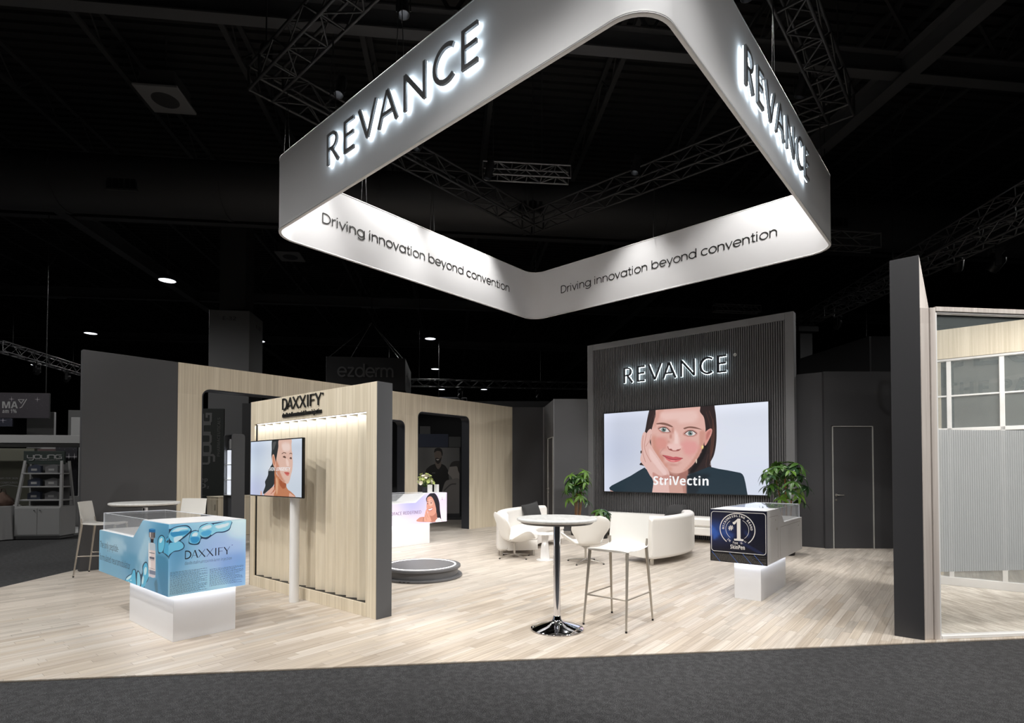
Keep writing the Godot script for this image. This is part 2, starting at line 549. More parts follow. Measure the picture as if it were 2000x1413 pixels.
# thick and thin capitals of the product name: [left edge, strokes [points, width]]
func thin_caps() -> Array:
	var t := 0.125
	var s := 0.05
	var bowl := [Vector2(0.05, 0.975), Vector2(0.16, 0.975)] + arc2(0.17, 0.5, 0.40, 0.475, 88, -88, 16) + [Vector2(0.05, 0.025)]
	var bw := []
	for i in bowl.size(): bw.append(lerpf(s, t * 1.1, clampf(sin(PI * i / (bowl.size() - 1.0)), 0, 1)))
	return [
		[0.0, [[[Vector2(0.05, 0), Vector2(0.05, 1)], s * 1.8], [bowl, bw]]],
		[0.62, [[[Vector2(0.02, 0), Vector2(0.34, 1.0)], s], [[Vector2(0.34, 1.0), Vector2(0.60, 0)], t], [[Vector2(0.14, 0.34), Vector2(0.48, 0.34)], s * 0.7]]],
		[1.28, [[[Vector2(0.04, 1.0), Vector2(0.68, 0)], t], [[Vector2(0.04, 0), Vector2(0.68, 1.0)], s]]],
		[2.08, [[[Vector2(0.04, 1.0), Vector2(0.68, 0)], t], [[Vector2(0.04, 0), Vector2(0.68, 1.0)], s]]],
		[2.98, [[[Vector2(0.05, 0), Vector2(0.05, 1)], t]]],
		[3.28, [[[Vector2(0.05, 0), Vector2(0.05, 1)], t], [[Vector2(0.05, 0.97), Vector2(0.50, 0.97)], s], [[Vector2(0.05, 0.52), Vector2(0.46, 0.52)], s]]],
		[3.86, [[[Vector2(0.03, 1.0), Vector2(0.33, 0.45)], t], [[Vector2(0.63, 1.0), Vector2(0.33, 0.45)], s], [[Vector2(0.33, 0.47), Vector2(0.33, 0)], t]]],
	]

# one capital set as strokes of a MB, scaled by cap height and placed
func glyph_strokes(mb: MB, strokes: Array, x: float, y: float, cap: float, z0: float, z1: float, thin := 1.0, kx := 1.0) -> void:
	for s in strokes:
		var q := []
		for p in s[0]: q.append(Vector2(x + p.x * cap * kx, y + p.y * cap))
		var w = s[1]
		if w is Array:
			var ww := []
			for i in w: ww.append(i * cap * thin)
			w = ww
		else:
			w = w * cap * thin
		mb.stroke(q, w, z0, z1)

# plain text as a flat raised mesh
func text_mesh(text: String, high: float, depth: float, bold := false, face := "Droid Sans") -> TextMesh:
	var t := TextMesh.new()
	var f := SystemFont.new()
	f.font_names = PackedStringArray([face])
	if bold: f.font_weight = 700
	t.font = f
	t.text = text
	t.font_size = 64
	t.pixel_size = high / 46.0
	t.depth = depth
	t.curve_step = 1.0
	return t

# ---------------------------------------------------------------- camera and light
func make_view() -> void:
	var cam := Camera3D.new()
	cam.name = "camera"
	add_child(cam)
	cam.position = Vector3(0, 1.52, 0)
	cam.rotation_degrees = Vector3(1.15, 0, 0)
	cam.projection = Camera3D.PROJECTION_FRUSTUM
	cam.keep_aspect = Camera3D.KEEP_HEIGHT
	cam.near = 0.1
	cam.far = 200.0
	cam.size = 0.1 * 1.32056       # lens 1.07 frame heights... a 27 mm shift lens
	cam.frustum_offset = Vector2(0, 0.1 * 0.1813)
	cam.current = true
	var env := Environment.new()
	env.background_mode = Environment.BG_COLOR
	env.background_color = Color(0, 0, 0)
	env.tonemap_mode = Environment.TONE_MAPPER_LINEAR
	env.tonemap_exposure = 0.95
	env.sdfgi_enabled = true
	env.ssao_enabled = true
	env.ssil_enabled = true
	var we := WorldEnvironment.new()
	we.name = "environment"
	we.environment = env
	add_child(we)


# stage lamps on the trusses; every beam has its lamp body, built in make_stage_lamps()
var beams := [
	# lamp place, aim, energy, half angle, where it hangs
	[Vector3(-3.0, 7.75, -9.2), Vector3(-3.8, 0, -6.8), 12.0, 44.0, "from the ring frame above the blue counter"],
	[Vector3(-1.5, 7.75, -7.6), Vector3(-0.4, 0, -6.4), 12.0, 44.0, "from the ring frame above the partition"],
	[Vector3(0.9, 7.75, -5.6), Vector3(1.2, 0, -7.4), 11.0, 46.0, "from the ring frame's near corner"],
	[Vector3(3.2, 7.75, -7.4), Vector3(2.8, 0, -8.2), 14.0, 46.0, "from the ring frame above the bar stool"],
	[Vector3(4.9, 7.75, -9.4), Vector3(3.4, 0.8, -11.6), 12.0, 44.0, "from the ring frame's right corner"],
	[Vector3(2.6, 7.75, -11.7), Vector3(0.8, 0, -10.6), 12.0, 44.0, "from the ring frame above the lounge"],
	[Vector3(-0.6, 7.75, -12.0), Vector3(-2.2, 0.8, -12.6), 14.0, 44.0, "from the ring frame's far corner"],
	[Vector3(-2.0, 7.75, -10.8), Vector3(-4.6, 0.8, -9.6), 14.0, 44.0, "from the ring frame above the ash wall"],
	[Vector3(-8.5, 8.1, -2.3), Vector3(-4.4, 0.3, -6.6), 29.0, 30.0, "as added light, first from the left on the unseen front truss"],  # this and the lamps below are added, unseen, to brighten the stand
	[Vector3(-5.2, 8.1, -1.9), Vector3(-2.6, 0.2, -6.4), 30.0, 29.5, "as added light, second from the left on the unseen front truss"],
	[Vector3(-1.8, 8.1, -1.5), Vector3(-0.2, 0.2, -6.9), 23.0, 29.5, "as added light, third from the left on the unseen front truss"],
	[Vector3(1.8, 8.1, -1.1), Vector3(1.6, 0.2, -7.0), 20.0, 29.5, "as added light, fourth from the left on the unseen front truss"],
	[Vector3(5.2, 8.1, -0.8), Vector3(3.2, 0.2, -7.2), 18.0, 29.5, "as added light, fifth from the left on the unseen front truss"],
	[Vector3(8.0, 8.1, -0.5), Vector3(3.0, 0.8, -7.2), 30.0, 26.0, "as added light, sixth from the left on the unseen front truss"],
	[Vector3(10.6, 8.1, -0.3), Vector3(4.7, 1.2, -5.4), 30.0, 30.0, "as added light, last on the right of the unseen front truss"],
]

# house lamps under the roof: place, energy
var house := [
	[Vector3(-9.5, 9.2, 2.5), 17.0], [Vector3(-3.2, 9.2, 3.5), 15.0], [Vector3(3.4, 9.2, 3.0), 15.0], [Vector3(9.5, 9.2, 1.5), 15.0],
	[Vector3(-13.5, 9.0, -21.3), 30.0], [Vector3(-22.8, 9.0, -29.5), 12.0], [Vector3(-33.4, 9.0, -38.3), 12.0], [Vector3(-14.5, 9.0, -31.3), 20.0],
	[Vector3(-4.6, 9.0, -30.7), 20.0], [Vector3(-5.6, 9.0, -39.8), 10.0], [Vector3(-6.4, 9.0, -49.7), 5.0], [Vector3(-2.55, 9.0, -49.7), 5.0],
	[Vector3(19.0, 9.0, -14.0), 40.0], [Vector3(-14.8, 9.0, -9.5), 55.0],  # both added out of view to brighten the dim background
]

func make_house_lamps() -> void:
	for i in house.size():
		var at: Vector3 = house[i][0]
		var t := thing("house_lamp", "round house lamp under the roof, " + ["behind the camera far left", "behind the camera left", "behind the camera right", "behind the camera far right", "largest glow at the upper left", "second glow at the far left", "low glow at the left edge", "glow beside the numbered column", "brightest glow in the middle", "second glow below the brightest one", "third glow low in the middle", "small glow right of the low middle one", "added out of view beyond the glass room", "added over the neighbouring stand, out of view"][i], "lamp", at, HTURN, "house lamps")
		part(t, "lamp_hood", MB.new().lathe([Vector2(0.30, 0.0), Vector2(0.32, 0.02), Vector2(0.2, 0.16), Vector2(0.09, 0.22), Vector2(0.09, 0.4), Vector2(0, 0.4)], Vector3.ZERO, 24), M.beam)
		part(t, "lamp_disc_light", MB.new().lathe([Vector2(0, 0.012), Vector2(0.29, 0.014), Vector2(0.29, 0.02)], Vector3.ZERO, 24), M.lamp_face)
		part(t, "cord", MB.new().tube([Vector3(0, 0.4, 0), Vector3(0, 12.215 - at.y, 0)], 0.012, 6), M.beam_dark)
		spot(at - Vector3(0, 0.02, 0), at - Vector3(0, 5, 0), house[i][1], 82.0, 0.28, Color(1.0, 0.995, 0.985), 0.25)

# ---------------------------------------------------------------- hall
func make_hall() -> void:
	var f := struct_node("floor", "dark grey speckled carpet of the exhibition hall", Vector3.ZERO, HTURN)
	part(f, "carpet", box(Vector3(76, 0.2, 74), 0.0, Vector3(0, -0.1, -20)), M.carpet)
	var c := struct_node("ceiling", "dark corrugated roof deck of the hall", Vector3.ZERO, HTURN)
	part(c, "slab", box(Vector3(76, 0.3, 74), 0.0, Vector3(0, 12.35, -20)), M.deck)
	var ribs := MB.new()
	for i in 170:
		ribs.box(Vector3(0, 12.16, 10.0 - i * 0.3), Vector3(76, 0.08, 0.13))
	stuff(part(c, "deck_ribs", ribs, M.deck))
	for d in [["wall_left", Vector3(-37.8, 6, -20), Vector3(0.4, 12.4, 74)], ["wall_right", Vector3(37.8, 6, -20), Vector3(0.4, 12.4, 74)], ["wall_back", Vector3(0, 6, -56.8), Vector3(76, 12.4, 0.4)], ["wall_front", Vector3(0, 6, 16.8), Vector3(76, 12.4, 0.4)]]:
		var w := struct_node(d[0], "dark wall of the exhibition hall", Vector3.ZERO, HTURN)
		part(w, "panel", box(d[2], 0.0, d[1]), M.hall_wall)

# pale strip floor of the stand, laid along u
func make_stand_floor() -> void:
	var f := struct_node("floor", "pale oak strip floor of the stand")
	f.name = "floor_stand"
	var top := 0.0
	# outline in world x,z
	var out := PackedVector2Array([Vector2(-6.58, -3.62), Vector2(11.0, -5.78), Vector2(11.0, -19.0), Vector2(-6.9, -16.5)])
	var flat := PackedVector2Array()
	var a := deg_to_rad(TURN)
	for p in out:
		flat.append(Vector2(p.x * cos(a) - p.y * sin(a), p.x * sin(a) + p.y * cos(a)))   # u, w
	# base under the strips
	var base := MB.new()
	var wp := PackedVector2Array()
	for p in out: wp.append(Vector2(p.x, -p.y))
	base.extrude(wp, 0.0005, 0.0035, Transform3D(Basis(Vector3(1, 0, 0), Vector3(0, 0, -1), Vector3(0, 1, 0)), Vector3.ZERO))
	part(f, "underlay", base, M.floor_base)
	var wide := 0.078
	var u0 := 1e9; var u1 := -1e9; var w0 := 1e9; var w1 := -1e9
	for p in flat:
		u0 = minf(u0, p.x); u1 = maxf(u1, p.x); w0 = minf(w0, p.y); w1 = maxf(w1, p.y)
	rng.seed = 11
	var strips := []
	var row := 0
	var w := w0
	while w < w1:
		var u := u0 - rng.randf() * 0.6
		while u < u1:
			var l := rng.randf_range(0.34, 0.92)
			var rect := PackedVector2Array([Vector2(u, w), Vector2(u + l, w), Vector2(u + l, w + wide), Vector2(u, w + wide)])
			for piece in Geometry2D.intersect_polygons(rect, flat):
				var m := Vector2.ZERO
				for p in piece: m += p
				m /= piece.size()
				var at := B(m.x, 0, m.y)
				var dist := at.length()
				var seen := at.z < -3.0 and absf(at.x) < -at.z * 0.96
				strips.append([l / (dist * dist) if seen and piece.size() > 3 else 0.0, piece, rng.randi() % 5, rng.randf(), rng.randf()])
			u += l
		w += wide
		row += 1
	strips.sort_custom(func(p, q): return p[0] > q[0])
	var rest := MB.new()
	rest.colored = true
	var lay := Transform3D(Basis(Vector3(1, 0, 0), Vector3(0, 0, 1), Vector3(0, -1, 0)), Vector3.ZERO)
	for i in strips.size():
		var s: Array = strips[i]
		var mb: MB = rest if i >= 300 else MB.new()
		var inset := Geometry2D.offset_polygon(s[1], -0.0007)
		if inset.is_empty(): continue
		var poly: PackedVector2Array = inset[0]
		if poly.size() < 3: continue
		var t := [0.94, 1.0, 0.88, 0.83, 0.95][s[2]] as float
		mb.tint = Color(t, t * 0.99, t * 0.98)
		strip(mb, poly, 0.0036, 0.012, Vector2(s[3], s[4]))
		if i < 300:
			part(f, "plank", mb, M["plank_%d" % s[2]], Vector3.ZERO, TURN)
	stuff(part(f, "planks", rest, M.plank_mixed, Vector3.ZERO, TURN))

# one strip of wood lying in u,w with a slightly eased top edge
func strip(mb: MB, poly: PackedVector2Array, y0: float, y1: float, shift: Vector2) -> void:
	if not Geometry2D.is_polygon_clockwise(poly):
		poly = poly.duplicate(); poly.reverse()
	var k := poly.size()
	var base := mb.v.size()
	for p in poly:
		mb.put(Vector3(p.x, y1, p.y), Vector3.UP, Vector2(p.y * 1.3 + shift.x, p.x * 0.45 + shift.y))
	for i in range(1, k - 1):
		# clockwise seen from above in x,z  -> upward face
		var a: Vector3 = mb.v[base]; var b: Vector3 = mb.v[base + i]; var c: Vector3 = mb.v[base + i + 1]
		if (b - a).cross(c - a).y > 0: mb.ix.append_array([base, base + i + 1, base + i])
		else: mb.ix.append_array([base, base + i, base + i + 1])
	for i in k:
		var p := poly[i]; var q := poly[(i + 1) % k]
		var n := Vector3(q.y - p.y, 0, -(q.x - p.x)).normalized()
		var s := mb.v.size()
		for e in [[p, y0], [q, y0], [q, y1], [p, y1]]:
			mb.put(Vector3(e[0].x, e[1], e[0].y), n, Vector2(e[0].y * 1.3 + shift.x, e[0].x * 0.45 + shift.y))
		mb.ix.append_array([s, s + 1, s + 2, s, s + 2, s + 3])

# ---------------------------------------------------------------- walls of the stand
func notch(u0: float, u1: float, top: float, r: float) -> Array:
	var p := [Vector2(u0, 0), Vector2(u0, top - r)]
	p += arc2(u0 + r, top - r, r, r, 180, 90, 6).slice(1)
	p += arc2(u1 - r, top - r, r, r, 90, 0, 6)
	p += [Vector2(u1, 0)]
	return p

func make_long_wall() -> void:
	var hgt := 3.382
	var w := struct_node("wall_side", "long wall of the stand, pale ash laminate with three round-cornered openings", Vector3(-6.52, 0.0, -8.289), 48.8)
	# charcoal end
	part(w, "charcoal_panel", box(Vector3(1.296, hgt, 0.12), 0.004, Vector3(0.648, hgt / 2, -0.06)), M.charcoal)
	# ash part with openings, one comb-shaped board
	var gaps := [[1.675, 3.6, 2.975], [4.45, 6.08, 2.725], [6.462, 8.19, 2.977]]
	var poly := [Vector2(1.298, 0), Vector2(1.298, hgt), Vector2(9.914, hgt), Vector2(9.914, 0)]
	for i in [2, 1, 0]:
		var g: Array = gaps[i]
		var q := notch(g[0], g[1], g[2], 0.14)
		q.reverse()
		poly += q
	var mb := MB.new().extrude(PackedVector2Array(poly), -0.12, 0.0)
	part(w, "ash_panel", mb, M.ash_wood)
	# dark liners of the openings
	for g in gaps:
		var outer := notch(g[0] + 0.001, g[1] - 0.001, g[2] - 0.001, 0.14)
		var inner := notch(g[0] + 0.022, g[1] - 0.022, g[2] - 0.022, 0.12)
		inner.reverse()
		part(w, "opening_liner", MB.new().extrude(PackedVector2Array(outer + inner), -0.27, -0.004), M.portal_frame)

func make_back_walls() -> void:
	var y := 0.012
	# left of the screen wall: two flat charcoal panels and the side wall with a door between them
	var a := struct_node("wall_back_panel", "charcoal panel at the end of the ash wall", Vector3(0.46, y, -15.81))
	part(a, "panel", box(Vector3(0.92, 3.37, 0.1), 0.003, Vector3(0, 1.685, 0)), M.charcoal_dark)
	var b := struct_node("wall_door_side", "narrow charcoal wall with the far door")
	var p0 := Vector3(0.92, 0, -15.76); var p1 := Vector3(1.076, 0, -13.97)
	var d := (p1 - p0).normalized()
	var ang := rad_to_deg(atan2(-d.z, d.x))
	b.position = p0 + Vector3(0, y, 0); b.rotation.y = deg_to_rad(ang)
	var L := p0.distance_to(p1)
	part(b, "panel", box(Vector3(L, 3.37, 0.1), 0.003, Vector3(L / 2, 1.685, -0.05)), M.charcoal)
	part(b, "edge_trim", box(Vector3(0.02, 3.37, 0.02), 0.0, Vector3(L - 0.01, 1.685, 0.006)), M.wall_frame)
	part(b, "corner_trim", box(Vector3(0.05, 3.37, 0.03), 0.004, Vector3(0.03, 1.685, 0.012)), M.wall_frame)
	door(b, L - 0.96, L - 0.10, 2.41, 0.0, "lever", false)
	var c := struct_node("wall_back_panel", "tall charcoal panel left of the ribbed screen wall, behind the leafy plant", Vector3(1.50, y, -14.02))
	part(c, "panel", box(Vector3(0.86, 3.37, 0.1), 0.003, Vector3(0, 1.685, 0)), M.charcoal)
	var e := struct_node("wall_rear", "dark wall rising behind the ash wall", Vector3(0.1, 0, -17.4))
	part(e, "panel", box(Vector3(3.1, 3.76, 0.12), 0.0, Vector3(0, 1.88, 0)), M.booth_dark)
	# right of the screen wall
	var g := struct_node("wall_return", "narrow charcoal return wall right of the screen wall", B(12.3, y, -2.30), TURN - 90.0)
	part(g, "panel", box(Vector3(0.56, 3.49, 0.1), 0.003, Vector3(0, 1.745, -0.05)), M.charcoal_dark)
	part(g, "corner_trim", box(Vector3(0.018, 3.49, 0.02), 0.002, Vector3(0.272, 1.745, 0.008)), M.wall_frame)
	part(g, "edge_trim", box(Vector3(0.014, 3.3, 0.02), 0.002, Vector3(-0.262, 1.65, 0.008)), M.wall_frame)
	var h := struct_node("wall_door", "charcoal wall with a tall silver-trimmed door", Vector3(6.157, y, -10.79))
	# wall in three pieces round the door leaf
	part(h, "panel", box(Vector3(0.14, 3.49, 0.1), 0.0, Vector3(0.07, 1.745, -0.05)), M.charcoal_dark)
	part(h, "panel", box(Vector3(0.83, 1.07, 0.1), 0.0, Vector3(0.555, 2.955, -0.05)), M.charcoal_dark)
	part(h, "panel", box(Vector3(1.4, 3.49, 0.1), 0.0, Vector3(1.67, 1.745, -0.05)), M.charcoal_dark)
	door(h, 0.152, 0.958, 2.41, -0.012, "lever", true)

func door(w: Node3D, x0: float, x1: float, high: float, z: float, _kind: String, front: bool) -> void:
	var m := (x0 + x1) / 2
	var leaf := part(w, "door_leaf", box(Vector3(x1 - x0 - 0.02, high - 0.012, 0.04), 0.003, Vector3(m, high / 2, z - 0.016)), M.charcoal_dark)
	var s := 0.014
	part(w, "door_trim", box(Vector3(s, high, 0.03), 0.0, Vector3(x0 + s / 2, high / 2, z + 0.012)), M.silver_trim)
	part(w, "door_trim", box(Vector3(s, high, 0.03), 0.0, Vector3(x1 - s / 2, high / 2, z + 0.012)), M.silver_trim)
	part(w, "door_trim", box(Vector3(x1 - x0, s, 0.03), 0.0, Vector3(m, high - s / 2, z + 0.012)), M.silver_trim)
	var hx := x0 + 0.075
	var mb := MB.new()
	mb.lathe([Vector2(0.0, 0), Vector2(0.026, 0), Vector2(0.026, 0.008), Vector2(0.011, 0.010), Vector2(0.011, 0.05), Vector2(0, 0.05)], Vector3.ZERO, 16)
	var hm := mb.mesh()
	var rose := part(leaf, "handle_rose", hm, M.steel, Vector3(hx, 1.05, z + 0.004))
	rose.rotation.x = PI / 2
	part(leaf, "door_handle", MB.new().tube([Vector3(hx, 1.05, z + 0.045), Vector3(hx + 0.02, 1.05, z + 0.052), Vector3(hx + 0.125, 1.05, z + 0.052)], 0.009, 10), M.steel)
	var lock := part(leaf, "key_rose", hm, M.steel, Vector3(hx, 0.955, z + 0.004))
	lock.rotation.x = PI / 2
	lock.scale = Vector3(0.7, 0.4, 0.7)
	if not front: pass

# tall ribbed wall that carries the screen
func make_screen_wall() -> void:
	var t := thing("feature_wall", "tall charcoal wall of upright slats in a grey frame, carrying the glowing screen", "wall", B(12.06, 0.012, -4.941), TURN - 90.0)
	var W := 4.808; var Hh := 4.742
	part(t, "back_board", box(Vector3(W - 0.02, Hh - 0.02, 0.14), 0.0, Vector3(0, Hh / 2, -0.115)), M.slat_back)
	for s in [-1, 1]:
		part(t, "frame_post", box(Vector3(0.165, Hh, 0.2), 0.004, Vector3(s * (W / 2 - 0.0825), Hh / 2, -0.1)), M.wall_frame)
	part(t, "frame_head", box(Vector3(W - 0.33, 0.15, 0.2), 0.004, Vector3(0, Hh - 0.075, -0.1)), M.wall_frame)
	var n := 98
	var step := (W - 0.33) / n
	var slat := box(Vector3(step * 0.62, Hh - 0.15, 0.03), 0.003, Vector3(0, (Hh - 0.15) / 2, -0.03)).mesh()
	for i in n:
		part(t, "slat", slat, M.slat, Vector3(-W / 2 + 0.165 + (i + 0.5) * step, 0, 0))
	# name with halo
	var cap := 0.378
	for L in brand_letters():
		letter_with_halo(t, L, -1.345, 3.653, cap, 0.0, M.letter_navy, M.halo_light_wall, 0.945, 0.045, 0.028)
	# small round mark after the name
	var ring := MB.new()
	ring.stroke(arc2(1.272, 4.005, 0.028, 0.028, 0, 360, 16), 0.009, 0.03, 0.045)
	ring.stroke([Vector2(1.264, 3.99), Vector2(1.264, 4.018)], 0.006, 0.03, 0.045)
	ring.stroke([Vector2(1.264, 4.016), Vector2(1.278, 4.012), Vector2(1.268, 4.004), Vector2(1.28, 3.99)], 0.005, 0.03, 0.045)
	part(t, "registered_mark", ring, M.white_satin)

# raised letter on studs with a light plate on its back
func letter_with_halo(t: Node3D, L: Array, x0: float, y0: float, cap: float, z: float, face: Material, halo: Material, kx: float, gap: float, thick: float, turn := 0.0, swell := 1.28) -> void:
	var mb := MB.new()
	glyph_strokes(mb, L[1], x0 + L[0] * cap * kx, y0, cap, z + gap, z + gap + thick, 1.0, kx)
	var o := part(t, "letter", mb, face, Vector3.ZERO, turn)
	var hb := MB.new()
	glyph_strokes(hb, L[1], x0 + L[0] * cap * kx, y0, cap, z + gap - 0.012, z + gap - 0.001, swell, kx)
	part(o, "halo_light", hb, halo)

# ---------------------------------------------------------------- product partition with pleated wood
func make_partition() -> void:
	var t := thing("display_partition", "pale ash partition with lit pleated panel and charcoal end", "partition", B(3.475, 0.012, -5.99), TURN - 90.0)
	var W := 2.73; var Hh := 2.44; var D := 0.19
	var x0 := -1.26; var x1 := 1.185; var y0 := 0.136; var y1 := 2.14   # recess
	part(t, "front_stile", box(Vector3(x0 + W / 2, Hh, 0.02), 0.0015, Vector3((x0 - W / 2) / 2, Hh / 2, -0.01)), M.ash_wood)
	part(t, "front_stile", box(Vector3(W / 2 - x1, Hh, 0.02), 0.0015, Vector3((x1 + W / 2) / 2, Hh / 2, -0.01)), M.ash_wood)
	part(t, "head_board", box(Vector3(x1 - x0 - 0.002, Hh - y1, 0.02), 0.0015, Vector3((x0 + x1) / 2, (Hh + y1) / 2, -0.01)), M.ash_wood)
	part(t, "foot_board", box(Vector3(x1 - x0 - 0.002, y0, 0.02), 0.0015, Vector3((x0 + x1) / 2, y0 / 2, -0.01)), M.ash_wood)
	part(t, "end_panel", box(Vector3(0.012, Hh, D), 0.001, Vector3(W / 2 + 0.006, Hh / 2, -D / 2)), M.charcoal_end, Vector3.ZERO, 0, "charcoal end panel")
	part(t, "end_panel", box(Vector3(0.012, Hh, D), 0.001, Vector3(-W / 2 - 0.006, Hh / 2, -D / 2)), M.charcoal_end)
	part(t, "back_panel", box(Vector3(W, Hh, 0.02), 0.0, Vector3(0, Hh / 2, -D + 0.01)), M.charcoal)
	part(t, "top_cap", box(Vector3(W, 0.01, D - 0.04), 0.0, Vector3(0, Hh - 0.005, -D / 2)), M.charcoal)
	# recess lining
	var lin := MB.new()
	lin.box(Vector3((x0 + x1) / 2, y1 + 0.01, -0.095), Vector3(x1 - x0 + 0.03, 0.018, 0.148))
	lin.box(Vector3((x0 + x1) / 2, y0 - 0.01, -0.095), Vector3(x1 - x0 + 0.03, 0.018, 0.148))
	lin.box(Vector3(x0 - 0.01, (y0 + y1) / 2, -0.095), Vector3(0.018, y1 - y0, 0.148))
	lin.box(Vector3(x1 + 0.01, (y0 + y1) / 2, -0.095), Vector3(0.018, y1 - y0, 0.148))
	part(t, "recess_lining", lin, M.black)
	# twelve pleats, each board leans back towards its right edge
	var n := 12
	var s := (x1 - x0) / n
	var pl := MB.new().extrude(PackedVector2Array([Vector2(0, 0.098), Vector2(0.008, 0.1), Vector2(s, 0.006), Vector2(s, -0.006), Vector2(0.006, 0.085), Vector2(0.006, -0.006), Vector2(0, -0.006)]), 0.0, y1 - y0 - 0.004, Transform3D(Basis(Vector3(1, 0, 0), Vector3(0, 0, 1), Vector3(0, 1, 0)), Vector3.ZERO)).mesh()
	for i in n:
		part(t, "pleat", pl, M.ash_wood, Vector3(x0 + i * s, y0 + 0.002, -0.14))
	part(t, "led_strip_light", box(Vector3(x1 - x0 - 0.04, 0.008, 0.012), 0.0, Vector3((x0 + x1) / 2, y1 - 0.006, -0.032)), M.led_line)
	# raised black name
	var cap := 0.141
	for L in thin_caps():
		var mb := MB.new()
		glyph_strokes(mb, L[1], -0.522 + L[0] * cap * 1.37, 2.275, cap, 0.004, 0.018, 1.0, 1.37)
		part(t, "letter", mb, M.print_black)
	var dot := MB.new().lathe([Vector2(0.0, 0), Vector2(0.013, 0), Vector2(0.013, 0.012), Vector2(0, 0.012)], Vector3.ZERO, 14)
	part(t, "registered_mark", dot, M.print_black, Vector3(0.378, 2.4, 0.004)).rotation.x = PI / 2
	var tm := text_mesh("daxibotulinumtoxinA-lanm injection", 0.052, 0.012, true)
	var tn := part(t, "lettering", tm, M.print_black, Vector3(-0.08, 2.205, 0.01))
	tn.scale = Vector3(0.875 / maxf(0.01, tm.get_aabb().size.x), 1.0, 1.0)
	area(t.to_global(Vector3((x0 + x1) / 2, y1 - 0.014, -0.03)), t.to_global(Vector3((x0 + x1) / 2, 0, -0.05)), Vector2(x1 - x0 - 0.05, 0.02), 0.55, Color(0.96, 0.98, 1.0), t.global_basis.z)

